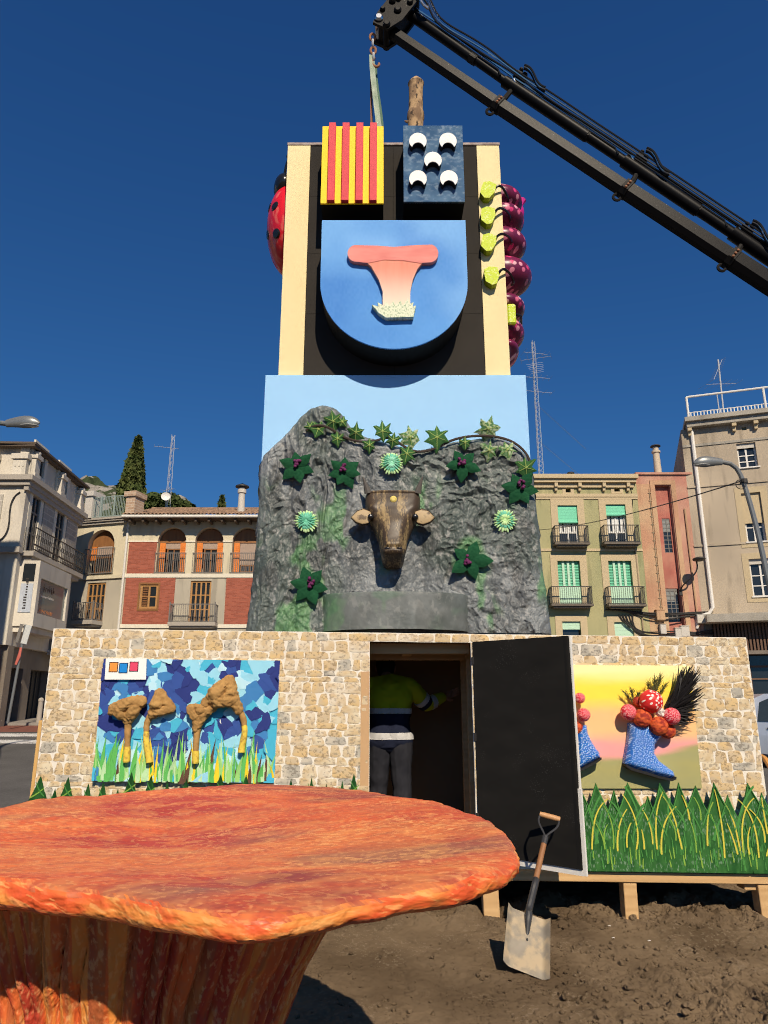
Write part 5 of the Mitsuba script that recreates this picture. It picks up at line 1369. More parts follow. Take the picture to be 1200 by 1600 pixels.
def boot(label, du, dv, spin=0.0):
    t = thing('berry_boot', label, 'boot', 'boots of berries on the sunset painting')
    toe = np.array(axz(*(np.array(vq(632, 680)) + (du, dv)), PY))

    def f(X, Y, o=0.0):
        q = np.array(axz(*(np.array(vq(X, Y)) + (du, dv)), PY)) - toe
        c_, s_ = math.cos(spin), math.sin(spin)
        return np.array([toe[0] + q[0] * c_ - q[1] * s_, PY - o, toe[1] + q[0] * s_ + q[1] * c_])

    out = [(375, 372), (372, 440), (360, 520), (350, 570), (345, 612), (380, 632), (460, 655), (540, 680), (610, 695), (632, 680), (625, 655), (585, 625), (540, 590), (514, 548), (518, 500), (552, 455), (590, 395), (480, 365)]
    if spin:
        out = [(60, 450), (85, 400), (105, 382), (122, 384), (130, 430), (150, 480), (178, 522), (196, 545), (200, 572), (170, 590), (130, 610), (92, 632), (60, 640)]
    q = np.array([f(X, Y)[[0, 2]] for X, Y in out])
    m = prism(P(q), PY - 0.115, PY - 0.003)
    m = trimesh.remesh.subdivide_to_size(m.vertices, m.faces, 0.016)
    m = trimesh.Trimesh(*m, process=True)
    inner = P(q)
    dist = np.array([inner.exterior.distance(Point(p[0], p[2])) for p in m.vertices])
    v = np.array(m.vertices)
    fr = (v[:, 1] < PY - 0.05)
    v[:, 1] = np.where(fr, v[:, 1] + 0.045 * np.clip(1 - dist / 0.04, 0, 1) ** 2, v[:, 1])
    m.vertices = v
    part(t, 'leg', disp(m, 0.004, 14, 3), 'mat_boot', smooth=50)
    sole = np.array([f(X, Y)[[0, 2]] for X, Y in (((343, 608), (380, 630), (460, 653), (540, 678), (610, 693), (632, 682), (630, 696), (606, 706), (540, 692), (455, 667), (375, 645), (343, 622)) if not spin else ((200, 570), (170, 590), (130, 610), (92, 632), (60, 640), (60, 652), (92, 645), (130, 623), (172, 602), (201, 582)))])
    part(t, 'sole', prism(P(sole), PY - 0.112, PY - 0.003), 'mat_sole')
    balls = (('red_ball', 482, 248, 66, 0.12, 'mat_reddots'), ('pink_ball', 358, 310, 45, 0.10, 'mat_pinkdots'), ('pink_ball', 598, 333, 48, 0.13, 'mat_pinkdots'), ('orange_ball', 435, 345, 50, 0.11, 'mat_fabric_orange'),
                                ('orange_ball', 525, 390, 50, 0.125, 'mat_fabric_orange'), ('orange_ball', 592, 418, 42, 0.07, 'mat_fabric_orange'), ('orange_ball', 425, 250, 30, 0.05, 'mat_fabric_orange'))
    for nm, X, Y, r, o, mt in balls if not spin else (('pink_ball', 82, 228, 30, 0.08, 'mat_pinkdots'), ('red_ball', 100, 325, 37, 0.1, 'mat_pinkdots'), ('orange_ball', 68, 400, 34, 0.06, 'mat_fabric_orange')):
        rr = r / 3.75 / 1109 * 5.75
        part(t, nm, disp(ell(f(X, Y, o), (rr, rr, rr), 4), rr * (0.07 if 'orange' in nm else 0.05), 5 / rr * 0.5, int(X), 3, 'orange' in nm), mt)
    if spin:
        return t
    c = f(535, 310, 0.12)
    part(t, 'tuft', disp(ell(c, 0.035, 3), 0.02, 60, 3), 'mat_fluff')
    g = random.Random(int(du) + 9)
    ms = []
    root = f(575, 330, 0.05)
    for k in range(150):
        s = k / 149
        tip = f(*((690, 55), (745, 50), (760, 90), (745, 135), (783, 178), (750, 260), (735, 335), (690, 350))[min(7, int(s * 8))], g.uniform(0.03, 0.13))
        a = f(*(np.array((575 + 40 * (1 - s), 240 + 110 * s))), g.uniform(0.04, 0.1))
        base = a * (0.75) + root * 0.25 + np.array([g.uniform(-0.02, 0.05), 0, g.uniform(-0.03, 0.03)])
        tip = tip + np.array([g.uniform(-0.05, 0.035), 0, g.uniform(-0.05, 0.03)])
        mid = (base + tip) / 2 + np.array([g.uniform(-0.012, 0.012), g.uniform(-0.03, 0.0), g.uniform(-0.012, 0.012)])
        ms.append(tube(spline([base, mid, tip], 7), np.array([5, 6, 6, 5.5, 5, 4, 1.5]) * 1e-3, 4))
    part(t, 'black_brush', cat(ms), 'mat_bristle', kind='stuff')
    for X, Y, X1, Y1 in ((405, 270, 350, 200), (400, 265, 385, 180), (410, 262, 425, 200), (500, 215, 480, 140), (520, 225, 555, 100), (530, 230, 585, 150), (515, 215, 520, 120)):
        a, b = f(X, Y, 0.05), f(X1, Y1, 0.06)
        ms = [tube([a, b], 0.003, 4)]
        for k in range(46):
            s = g.uniform(0.2, 1.0)
            p = a + (b - a) * s
            d = np.array([g.uniform(-1, 1), g.uniform(-1, 0.3), g.uniform(-0.3, 1)]) * 0.028 + (b - a) * 0.18
            ms.append(tube([p, p + d], [0.0035, 0.001], 3))
        part(t, 'sprig', cat(ms), 'mat_sprig', kind='stuff')
    return t


boot('blue speckled boot holding red and orange balls and a black brush', 0, 0)
boot('second blue speckled boot of berries, half hidden behind the open black door', 0, 0, 1e-6)
# ------------------------------------------------------------------ the festival tower on the booth
TW = thing('festival_tower', 'tall festival tower, cream and black box over a pale blue base with grey rock', 'tower')
TY = 6.45
dif('mat_creampaint', proc(lambda p, n, uv: mix((0.82, 0.70, 0.41), (0.75, 0.62, 0.35), dr.clip(fbm(p.x * 3, p.y * 3, p.z * 1.1, 3) * 1.6 - 0.3, 0, 1))))
dif('mat_blackpanel', proc(lambda p, n, uv: mix((0.030, 0.028, 0.026), (0.045, 0.041, 0.037), fbm(p.x * 3, p.y * 3, p.z * 2, 3))))
dif('mat_skyblue', proc(lambda p, n, uv: mix((0.34, 0.59, 0.87), (0.31, 0.55, 0.84), fbm(p.x * 1.3, p.y, p.z * 4, 3))))
TX0, TX1, TZ0, TZ1 = -1.048, 1.2545, 4.72, 7.466
part(TW, 'upper_box', bx(TX0 + 0.002, TX1 - 0.002, TY + 0.02, 8.25, TZ0, TZ1 - 0.002), 'mat_creampaint')
part(TW, 'backing_board', bx(-0.9, 1.1, TY + 0.0115, TY + 0.0195, TZ0, TZ1 - 0.003), 'mat_black_paint')
bL, bR = axz(480, 400, TY)[0], axz(751, 400, TY)[0]
part(TW, 'cream_board', rbx(TX0, bL - 0.002, TY - 0.006, TY + 0.011, TZ0, TZ1, 0.002), 'mat_creampaint')
part(TW, 'cream_board', rbx(bR + 0.002, TX1, TY - 0.006, TY + 0.011, TZ0, TZ1, 0.002), 'mat_creampaint')
xm = (bL + bR) / 2
for x0, x1 in ((bL, xm), (xm, bR)):
    for z0, z1 in ((TZ0, 5.42), (5.42, 6.12), (6.12, 6.82), (6.82, TZ1)):
        part(TW, 'black_panel', bx(x0 + 0.0015, x1 - 0.0015, TY, TY + 0.011, z0 + 0.0015, z1 - 0.0015), 'mat_blackpanel')
mat('mat_weathered', proc(lambda p, n, uv: mix((0.20, 0.14, 0.12), (0.42, 0.36, 0.33), noise(p.x * 22, p.y * 30, p.z * 40))), 0.8)
part(TW, 'top_plank', rbx(TX0 - 0.006, TX1 + 0.008, TY - 0.015, 8.26, TZ1 + 0.001, TZ1 + 0.035, 0.004), 'mat_weathered')
part(TW, 'base_panel', rbx(-1.167, 1.395, 6.40, 8.35, 2.12, 4.712, 0.003), 'mat_skyblue')

# the modelled rock
RY = 6.30
out_l = [axz(u, v, RY) for u, v in ((381, 990), (386, 960), (393, 900), (399, 830), (403, 770), (406, 722), (410, 706))]
out_r = [axz(u, v, RY) for u, v in ((864, 990), (858, 940), (850, 880), (844, 820), (838, 770), (833, 735), (828, 716))]
top_pts = [axz(u, v, RY) for u, v in ((407, 709), (425, 692), (447, 671), (470, 645), (485, 634), (500, 630), (517, 633), (532, 645), (545, 664), (556, 674), (585, 684), (615, 693), (648, 700), (668, 698), (690, 691), (710, 687), (730, 685), (752, 682), (775, 681), (795, 687), (812, 699), (826, 716))]
ZB = 2.18
zl = lambda z: np.interp(z, [p[1] for p in out_l], [p[0] for p in out_l])
zr_ = lambda z: np.interp(z, [p[1] for p in out_r], [p[0] for p in out_r])
tx_, tz_ = np.array([p[0] for p in top_pts]), np.array([p[1] for p in top_pts])
from scipy.interpolate import PchipInterpolator
topf = PchipInterpolator(tx_, tz_)
ns, nt = 540, 470
s = np.linspace(0, 1, ns)
t = np.linspace(0, 1, nt)
Sg, Tg = np.meshgrid(s, t)
xt = tx_[0] + Sg * (tx_[-1] - tx_[0])
Zg = ZB + Tg * (topf(np.clip(xt, tx_[0], tx_[-1])) - ZB)
Xg = zl(Zg) + Sg * (zr_(Zg) - zl(Zg))


def ridge(x, z, sx, sz, seed):
    p = np.stack([x * sx, z * sz, 0 * x], -1)
    wv = meshkit.fbm(p * 0.55 + 3, 3, seed + 31) - 0.5
    wu = meshkit.fbm(p * 0.55 + 60, 3, seed + 77) - 0.5
    q = p + np.stack([wu * 2.6, wv * 2.6, 0 * x], -1)
    return 1 - np.abs(2 * meshkit.fbm(q, 3, seed) - 1) * 2.0


def rock_out(x, z):
    """how far the rock's plaster folds stand out"""
    left = np.clip((0.15 - x) / 0.6, 0, 1) * np.clip((3.3 - np.abs(z - 3.6)) / 3, 0, 1)
    mid = np.exp(-((x - 0.12) / 0.42) ** 4) * np.clip((3.75 - z) / 0.3, 0, 1)           # smoother behind the head
    v = ridge(x, z, 9.0, 3.6, 2)
    h = ridge(x, z, 6.0, 6.5, 5)
    f = ridge(x, z, 17.0, 13.0, 12)
    big_ = meshkit.fbm(np.stack([x * 2.2, z * 2.2, 0 * x], -1), 3, 6) - 0.5
    o = 0.05 * big_ + (0.037 * np.clip(v, -0.4, 1) * left + 0.036 * np.clip(h, -0.4, 1) * (1 - left)) * (1 - 0.65 * mid) + 0.012 * np.clip(f, -0.5, 1) * (1 - 0.55 * mid)
    o = o + 0.006 * (meshkit.fbm(np.stack([x * 42, z * 30, 0 * x], -1), 2, 8) - 0.5)
    o = o - 0.05 * np.exp(-((x - 0.335) / 0.10) ** 2) * np.clip((3.35 - z) / 0.25, 0, 1) - 0.02 * np.exp(-((x + 0.22) / 0.08) ** 2) * np.clip((3.3 - z) / 0.2, 0, 1)
    return o + 0.05 * np.clip((2.75 - z) / 0.5, 0, 1) ** 2


e = np.minimum(Sg, 1 - Sg) / 0.05
roundx = 0.09 * (1 - np.sqrt(np.clip(1 - (1 - np.clip(e, 0, 1)) ** 2, 0, 1)))
dz = np.clip((topf(np.clip(xt, tx_[0], tx_[-1])) - Zg) / 0.09, 0, 1)
roundz = 0.085 * (1 - np.sqrt(np.clip(1 - (1 - dz) ** 2, 0, 1)))
Yg = RY - rock_out(Xg, Zg) * np.clip(0.35 + 0.65 * np.minimum(np.clip(e, 0, 1), dz), 0, 1) + np.maximum(roundx, roundz)
V = np.stack([Xg, Yg, Zg], -1)
wob = meshkit.fbm(np.stack([Zg * 5, Zg * 0 + 3, Yg * 0], -1), 3, 4)[:, :1] - 0.5
pre, post = [], []
for d in (1.3, 0.7, 0.35, 0.15, 0.06):                                        # the sides run back round the tower
    c0, c1 = V[:, 0].copy(), V[:, -1].copy()
    n0 = 0.05 * ridge(c0[:, 1] * 0 + d, c0[:, 2], 7, 4, 9)
    c0[:, 0] += -0.01 - n0 * 0.5 + 0.02 * d
    c1[:, 0] += 0.01 + n0 * 0.5 - 0.02 * d
    c0[:, 1] += d
    c1[:, 1] += d
    pre.append(c0)
    post.append(c1)
V = np.concatenate([np.stack(pre, 1), V, np.stack(post[::-1], 1)], 1)
back = V[-1].copy()
back[:, 1] = np.maximum(back[:, 1], 6.402)
back[:, 2] += 0.004
V = np.concatenate([V, back[None]], 0)


def rockcol(p, n, uv):
    g1 = fbm(p.x * 8 + 2, p.z * 3.4, p.y * 3, 4)
    g2 = fbm(p.x * 31, p.z * 19, p.y * 20, 3)
    c = mix((0.080, 0.092, 0.099), (0.222, 0.242, 0.252), dr.clip(g1 * 2.1 - 0.6, 0, 1))
    c = mix(c, (0.050, 0.075, 0.058), 0.55 * smoothstep(0.44, 0.66, fbm(p.x * 1.7 + 31, p.z * 1.2 + 3, 0, 3)))
    c = mix(c, (0.36, 0.36, 0.35), 0.5 * smoothstep(0.54, 0.74, g2))
    c = mix(c, (0.065, 0.068, 0.07), 0.6 * smoothstep(0.56, 0.70, fbm(p.x * 5 + 20, p.z * 2.6 + 4, 0, 3)))
    m1 = fbm(p.x * 2.6 + 11, p.z * 1.5 + 7, 0, 3)
    c = mix(c, mix((0.03, 0.09, 0.05), (0.14, 0.34, 0.12), g2), 0.7 * smoothstep(0.52, 0.64, m1) * smoothstep(0.40, 0.56, fbm(p.x * 7, p.z * 3.5, 4, 3)) * smoothstep(3.7, 3.4, p.z))
    return c


mat('mat_rock0', proc(rockcol), 0.5, 0.35)
relief('mat_rock', 'mat_rock0', lambda p, n, uv: fbm(p.x * 60 + 3 * noise(p.x * 9, p.z * 9, 1), p.y * 50, p.z * 34, 3), 0.007, 2e-3)
part(TW, 'rock', gridm(V), 'mat_rock', smooth=True)

# the trough below the head: a curved smooth front
ang = np.linspace(-1.0, 1.0, 60)
zt0, zt1 = 2.19, axz(620, 926, 6.1)[1]
cx, hw = axz(618, 960, 6.1)[0], 0.64
rows = []
for zz, yo in ((zt0, 0.0), (zt0 + 0.15, 0.005), (zt1 - 0.05, 0.012), (zt1 - 0.01, 0.008), (zt1, 0.02), (zt1 - 0.002, 0.06)):
    rows.append(np.stack([cx + hw * ang, 6.25 - 0.17 * np.sqrt(np.clip(1 - np.abs(ang) ** 2.6, 0, 1)) + yo, zz + 0.012 * (1 - ang ** 2) + 0 * ang], -1))


def troughcol(p, n, uv):
    g = fbm(p.x * 3 + 4, p.z * 4, 0, 4)
    c = mix((0.045, 0.06, 0.052), (0.125, 0.138, 0.132), smoothstep(0.34, 0.68, g))
    return mix(c, (0.07, 0.17, 0.085), 0.6 * smoothstep(0.56, 0.70, fbm(p.x * 3.3 + 19, p.z * 4 + 2, 0, 3)))


mat('mat_trough0', proc(lambda p, n, uv: mix(troughcol(p, n, uv), rockcol(p, n, uv), 0.45)), 0.6, 0.25)
relief('mat_trough', 'mat_trough0', lambda p, n, uv: fbm(p.x * 30, p.y * 30, p.z * 22, 4), 0.008, 2e-3)
part(TW, 'trough', gridm(np.array(rows)), 'mat_trough', smooth=True)

# ------------------------------------------------------------------ shields at the top
mat('mat_shieldblue', proc(lambda p, n, uv: mix(mix((0.055, 0.215, 0.60), (0.095, 0.30, 0.70), dr.clip(fbm(p.x * 2.0, p.z * 2.0 + 5, 0, 2) * 2 - 0.5, 0, 1)), (0.20, 0.44, 0.80), 0.8 * smoothstep(0.42, 0.78, fbm(p.x * 1.1 + 3, p.z * 1.3 + 1, 0, 3)) + 0.12 * noise(p.x * 60, p.z * 35, 0))), 0.6, 0.12)
SH = thing('mushroom_shield', 'large blue shield with a flat bottomed cap mushroom relief, below the two square shields', 'shield')
SY = 6.08
sx0, sx1, sz1, sz0 = -0.618, 0.812, 6.242, 4.827
r = (sx1 - sx0) / 2
U = P([(sx0, sz1)] + [((sx0 + sx1) / 2 + r * math.cos(a), sz0 + r + r * math.sin(a)) for a in np.linspace(math.pi, 2 * math.pi, 60)] + [(sx1, sz1)])
part(SH, 'front', prism(U, SY, SY + 0.02), 'mat_shieldblue')
part(SH, 'sides', prism(U.buffer(-0.003), SY + 0.0205, TY - 0.001), 'mat_black_paint')
dif('mat_mushpink', proc(lambda p, n, uv: mix(mix((0.80, 0.34, 0.25), (0.68, 0.22, 0.16), 0.7 * fbm(p.x * 40 + 2, p.z * 4, 0, 3)), (0.85, 0.68, 0.56), smoothstep(5.72, 5.28, p.z) * 0.9)))
stem = [(567, 405), (580, 416), (592, 437), (598, 455), (598, 482), (641, 484), (641, 455), (645, 437), (652, 420), (662, 408)]
cap = [(556, 383)] + [(543 + 13 - 13 * math.sin(a), 396 - 13 * math.cos(a)) for a in np.linspace(0.2, 2.9, 9)] + [(575, 411), (600, 406), (630, 407), (655, 411)] + [(672 + 13 * math.sin(a), 396 + 14 * math.cos(a)) for a in np.linspace(0.2, 2.9, 9)] + [(650, 383), (615, 386), (590, 384)]
mr = part(SH, 'mushroom_cap', prism(pxpoly(cap, SY - 0.05).simplify(0.001), SY - 0.052, SY - 0.0005), mat('mat_cappink', proc(lambda p, n, uv: mix((0.64, 0.17, 0.15), (0.75, 0.29, 0.25), fbm(p.x * 6, p.z * 22, 0, 3))), 0.7))
part(SH, 'mushroom_stem', prism(pxpoly(stem, SY - 0.05), SY - 0.047, SY - 0.0006), 'mat_mushpink')
gq2 = [(581, 476), (592, 479), (590, 472), (600, 478), (602, 470), (609, 478), (614, 470), (619, 478), (626, 469), (630, 477), (637, 466), (639, 475), (646, 472), (645, 479), (650, 477), (646, 495), (603, 496), (592, 489)]
part(SH, 'grass_tuft', prism(pxpoly(gq2, SY - 0.06), SY - 0.06, SY - 0.0007), dif('mat_palegrass', proc(lambda p, n, uv: mix((0.72, 0.76, 0.60), (0.30, 0.42, 0.26), 0.8 * smoothstep(0.48, 0.72, fbm(p.x * 130, 0, p.z * 60, 3))))))

SB = thing('striped_shield', 'square yellow shield with four raised red bars at the tower top', 'shield')
x0, x1, z1, z0 = -0.640, -0.004, 7.396, 6.452
M('flag_yellow', 0.88, 0.60, 0.012, 0.6)
mat('mat_flag_red', proc(lambda p, n, uv: mix((0.66, 0.055, 0.075), (0.56, 0.035, 0.05), fbm(p.x * 9, p.y * 9, p.z * 5, 3))), 0.6)
part(SB, 'panel', rbx(x0, x1, 6.10, 6.125, z0, z1, 0.002), 'mat_flag_yellow')
part(SB, 'sides', bx(x0 + 0.003, x1 - 0.003, 6.1255, TY - 0.001, z0 + 0.003, z1 - 0.003), 'mat_black_paint')
st = (x1 - x0) / 9.0
for k in range(4):
    a = x0 + st * (2 * k + 0.95) + 0.004
    part(SB, 'red_bar', rbx(a, a + st * 1.02, 6.05, 6.0995, z0, z1, 0.002), 'mat_flag_red')
SC = thing('crescent_shield', 'square slate blue shield with five white crescents at the tower top', 'shield')
dif('mat_slateblue', proc(lambda p, n, uv: mix(mix((0.050, 0.105, 0.20), (0.10, 0.18, 0.29), dr.clip(fbm(p.x * 8, p.z * 8, 0, 4) * 2 - 0.5, 0, 1)), (0.28, 0.36, 0.45), 0.45 * smoothstep(0.50, 0.80, fbm(p.x * 26 + 7, p.z * 40, 0, 4)))))
x0, x1, z1, z0 = 0.199, 0.816, 7.404, 6.472
part(SC, 'panel', rbx(x0, x1, 6.10, 6.125, z0, z1, 0.002), 'mat_slateblue')
part(SC, 'sides', bx(x0 + 0.003, x1 - 0.003, 6.1255, TY - 0.001, z0 + 0.003, z1 - 0.003), 'mat_black_paint')
M('moon_white', 0.80, 0.79, 0.76, 0.6)
for u, v in ((653, 220), (700, 220), (676.5, 250), (653, 279), (701.5, 279)):
    c = axz(u, v, 6.025)
    R0 = 0.089
    moon = Point(c).buffer(R0, 32)
    moon = affinity.scale(moon, 1.0, 1.12).difference(affinity.scale(Point(c[0], c[1] - 0.098).buffer(0.064, 24), 1, 1.25)).simplify(0.0008)
    moon = moon.buffer(-0.003).buffer(0.003)
    cm = part(SC, 'crescent', prism(moon, 6.025, 6.035), 'mat_moon_white')
    part(cm, 'rim', prism(moon.buffer(-0.0012), 6.0355, 6.0995), 'mat_black_paint')

# ------------------------------------------------------------------ ladybird and caterpillar on the sides of the tower
LB = thing('ladybird', 'big red ladybird with black spots on the left side of the tower', 'ladybird figure')
mat('mat_ladyred', proc(lambda p, n, uv: mix((0.62, 0.012, 0.022), (0.70, 0.10, 0.08), smoothstep(0.6, 0.8, noise(p.x * 30, p.y * 40, p.z * 9)))), 0.25, 0.5)
mat('mat_glossblack', (0.012, 0.012, 0.012), 0.2, 0.5)
lc = np.array([TX0 - 0.02, 7.0, (axz(430, 300, 7.0)[1] + axz(430, 428, 7.0)[1]) / 2])
lh = (axz(430, 300, 7.0)[1] - axz(430, 428, 7.0)[1]) / 2
dome = ell((0, 0, 0), (0.26, 0.42, lh), 4)
v = np.array(dome.vertices)
keep = v[dome.faces].mean(1)[:, 0] < 0.02
dome = trimesh.Trimesh(v, dome.faces[keep], process=False)
v = np.array(dome.vertices)
v[:, 0] *= 1 - 0.12 * (np.abs(v[:, 1]) < 0.012)
dome.vertices = v + lc
part(LB, 'wing_case', dome, 'mat_ladyred', smooth=40)
part(LB, 'head', ell(lc + [-0.05, -0.1, lh * 0.84], (0.14, 0.24, 0.17), 3), 'mat_glossblack')
for dy in (-0.1, 0.1):
    part(LB, 'antenna', tube(spline([lc + [-0.08, dy, lh + 0.07], lc + [-0.06, dy * 1.5, lh + 0.2], lc + [-0.02, dy * 1.8, lh + 0.32]], 8), 0.016, 6), 'mat_glossblack')
    part(LB, 'antenna_tip', ell(lc + [-0.02, dy * 1.8, lh + 0.33], 0.035, 2), 'mat_glossblack')
for fy, fz in ((-0.86, 0.12), (-0.78, -0.48), (-0.5, 0.3), (-0.4, -0.3), (0.5, 0.3), (0.5, -0.4)):
    k = math.sqrt(max(0.05, 1 - fy ** 2 - fz ** 2))
    nrm = np.array([-k / 0.26, fy / 0.42, fz / lh])
    nrm /= np.linalg.norm(nrm)
    sp = lathe([(0, 0.012), (0.04, 0.010), (0.055, 0.0), (0.05, -0.02)], 18)
    sp.apply_transform(trimesh.geometry.align_vectors([0, 0, 1], nrm))
    part(LB, 'spot', mv(sp, lc + [-0.26 * k, 0.42 * fy, lh * fz]), 'mat_glossblack')

CT = thing('caterpillar', 'purple spotted caterpillar with lime green shoes climbing the right side of the tower', 'caterpillar figure')
mat('mat_purple', proc(lambda p, n, uv: mix(mix((0.16, 0.012, 0.055), (0.10, 0.010, 0.045), noise(p.x * 20, p.y * 20, p.z * 20)), mix((0.60, 0.02, 0.15), (0.66, 0.36, 0.42), voronoi(p.y * 6 + p.x * 9, p.z * 11)[2]),
                                           1 - smoothstep(0.22, 0.30, voronoi(p.y * 6 + p.x * 9, p.z * 11)[0]))), 0.35, 0.45)
M('magenta', 0.50, 0.02, 0.22, 0.5)
mat('mat_limeshoe', proc(lambda p, n, uv: mix((0.50, 0.62, 0.03), (0.62, 0.70, 0.22), smoothstep(0.55, 0.75, noise(p.x * 70, p.y * 60, p.z * 70)))), 0.6)
M('limeside', 0.24, 0.32, 0.01, 0.6)
CYm = 6.78
segs = [(795, 322, 20), (797, 350, 21), (799, 388, 22.5), (803, 436, 27), (802, 487, 17), (799, 527, 19), (796, 556, 13)]
for k, (u, v, rr) in enumerate(segs):
    c = at(u, v, CYm)
    R0 = rr / 1109 * (CYm * 0.966 + (c[2] - 1.6) * 0.259)
    c[0] = TX1 + 0.02 + 0.012 * (k % 2)
    wid = at(u, v, CYm)[0] + R0 - c[0]
    m = ell((0, 0, 0), (max(0.1, wid), 0.30, R0 * 1.08), 4)
    keep = np.array(m.vertices)[m.faces].mean(1)[:, 0] > -0.03
    m = trimesh.Trimesh(np.array(m.vertices) + c, m.faces[keep], process=False)
    part(CT, 'body_segment', m, 'mat_purple', smooth=40)
hc = at(806, 326, CYm + 0.2)
part(CT, 'feeler', tube(spline([hc + [0.02, 0, -0.06], hc + [0.05, 0, 0.05], hc + [0.09, 0, 0.12]], 8), [0.05, 0.04, 0.035, 0.035, 0.035, 0.036, 0.038, 0.04], 8), 'mat_magenta')
part(CT, 'face', ell(hc + [-0.03, 0, -0.06], (0.12, 0.12, 0.14), 3), 'mat_magenta')
shoe = [(-0.055, 0.095), (0.0, 0.115), (0.075, 0.085), (0.07, 0.0), (0.02, -0.085), (-0.03, -0.09), (-0.078, -0.035), (-0.07, 0.04)]
for k, (u, v, lu, lv, front) in enumerate(((763, 298, 782, 303, 1), (763, 338, 782, 333, 1), (764, 380, 784, 372, 1), (769, 432, 786, 430, 1))):
    c = axz(u, v, TY - 0.09)
    q = affinity.translate(affinity.rotate(Polygon(shoe).buffer(0.004), (-8, 6, 0, 14)[k]), c[0], c[1])
    sh_ = part(CT, 'shoe', prism(q.simplify(0.001), TY - 0.095, TY - 0.085), 'mat_limeshoe')
    part(sh_, 'shoe_side', prism(q.buffer(-0.001), TY - 0.0845, TY - 0.007), 'mat_limeside')
    p0, p2 = np.array([c[0] + 0.06, TY - 0.05, c[1] + 0.0]), np.array([TX1 + 0.04, TY + 0.02, axz(lu, lv, TY)[1] + 0.01])
    for dz in ((0.03, -0.05) if k != 3 else (0.03,)):
        pts = [p0 + [0, 0, dz * 0.4], (p0 + p2) / 2 + [0.0, -0.05, 0.05 + dz * 0.3], p2 + [0, -0.03, dz * 0.3], p2 + [0.04, 0.18, dz * 0.3]]
        if dz > 0:
            part(CT, 'leg', tube(spline(pts, 14), 0.014, 6), 'mat_glossblack')
for u, v, w, h in ((797, 497, 0.06, 0.17),):
    c = at(u, v, TY + 0.12)
    a = part(CT, 'shoe', rbx(TX1 + 0.003, TX1 + 0.09, TY - 0.0, TY + 0.2, c[2] - 0.13, c[2] + 0.1, 0.015), 'mat_limeshoe')
    part(CT, 'leg', tube([(TX1 + 0.05, TY + 0.02, c[2] + 0.0), (TX1 + 0.16, TY + 0.1, c[2] + 0.01), (TX1 + 0.2, TY + 0.3, c[2] + 0.02)], 0.013, 6), 'mat_glossblack')

# ------------------------------------------------------------------ bull's head spout
BH = thing('bull_head', "bronze painted bull's head with leaf shaped ears jutting from the rock", 'bull head')


def bronze(p, n, uv):
    g = fbm(p.x * 34, p.y * 12, p.z * 9, 3)
    d = dr.abs(p.x - 0.075)
    w = dr.select(d < 0.14, 0.045, -0.06) - dr.select((d < 0.06 - 0.13 * (3.42 - p.z)) & (p.z > 3.0), 0.11, 0.0) + dr.select((p.z < 2.96) & (p.z > 2.88), 0.06, 0.0)
    return mix(mix((0.030, 0.022, 0.018), (0.075, 0.050, 0.030), fbm(p.x * 6, p.y * 6, p.z * 6, 3)), (0.40, 0.285, 0.13), 0.7 * smoothstep(0.48, 0.72, w + 0.42 * fbm(p.x * 42, p.y * 10, p.z * 7, 3) + 0.33 * fbm(p.x * 110, p.y * 70, p.z * 40, 3) + 0.25 * fbm(p.x * 9 + 1, p.y * 7, p.z * 5 + 3, 2)))


mat('mat_bronze', proc(bronze), 0.45, 0.35)
hx = axz(614, 800, 6.1)[0]
ztp, zmz = axz(614, 769, 6.18)[1], axz(612, 866, 5.98)[1]
H = ztp - zmz
secs = []
# along the face: fraction down, half width, front y, back y
for f, w, yf, yb in ((-0.02, 0.232, 6.20, 6.34), (0.0, 0.245, 6.165, 6.34), (0.06, 0.252, 6.145, 6.36), (0.2, 0.25, 6.115, 6.36), (0.36, 0.232, 6.085, 6.36), (0.5, 0.195, 6.05, 6.35), (0.65, 0.155, 6.02, 6.32), (0.78, 0.127, 5.99, 6.28), (0.86, 0.118, 5.97, 6.24), (0.93, 0.112, 5.965, 6.2), (0.985, 0.104, 5.985, 6.2), (1.02, 0.100, 6.03, 6.24), (1.07, 0.09, 6.12, 6.28), (1.12, 0.07, 6.2, 6.28)):
    a = np.linspace(0, 2 * np.pi, 64, endpoint=False)
    ex = 0.30
    cxs, sns = np.sign(np.cos(a)) * np.abs(np.cos(a)) ** ex, np.sign(np.sin(a)) * np.abs(np.sin(a)) ** 0.5
    y = (yf + yb) / 2 + (yb - yf) / 2 * sns
    tp = np.interp(f, [0, 0.2, 0.4, 0.6, 0.85, 1.0], [0.94, 0.90, 0.74, 0.60, 0.66, 0.8])
    cxs = cxs * (tp + (1 - tp) * np.clip((y - yf) / 0.12, 0, 1))
    secs.append(np.stack([hx + w * cxs, y, ztp - f * H + 0 * a ], -1))
secs = np.array(secs)
from scipy.interpolate import CubicSpline as _CS
fine_s = _CS(np.arange(len(secs)), secs, axis=0)(np.linspace(0, len(secs) - 1, 70))
mh = gridm(fine_s[::-1], wrap=True)
c0, c1 = fine_s[0].mean(0), fine_s[-1].mean(0)
nv = len(mh.vertices)
vv = np.vstack([mh.vertices, c1, c0])
ff = [[nv, (j + 1) % 64, j] for j in range(64)] + [[nv + 1, 69 * 64 + j, 69 * 64 + (j + 1) % 64] for j in range(64)]
mh = trimesh.Trimesh(vv, np.vstack([mh.faces, ff]), process=False)
v = np.array(mh.vertices)
rel = (ztp - v[:, 2]) / H
dx = v[:, 0] - hx
frontness = np.clip((6.2 - v[:, 1]) / 0.12, 0, 1)
v[:, 1] -= 0.018 * np.exp(-(dx / 0.08) ** 2) * np.exp(-((rel - 0.45) / 0.3) ** 2) * frontness            # nose bone
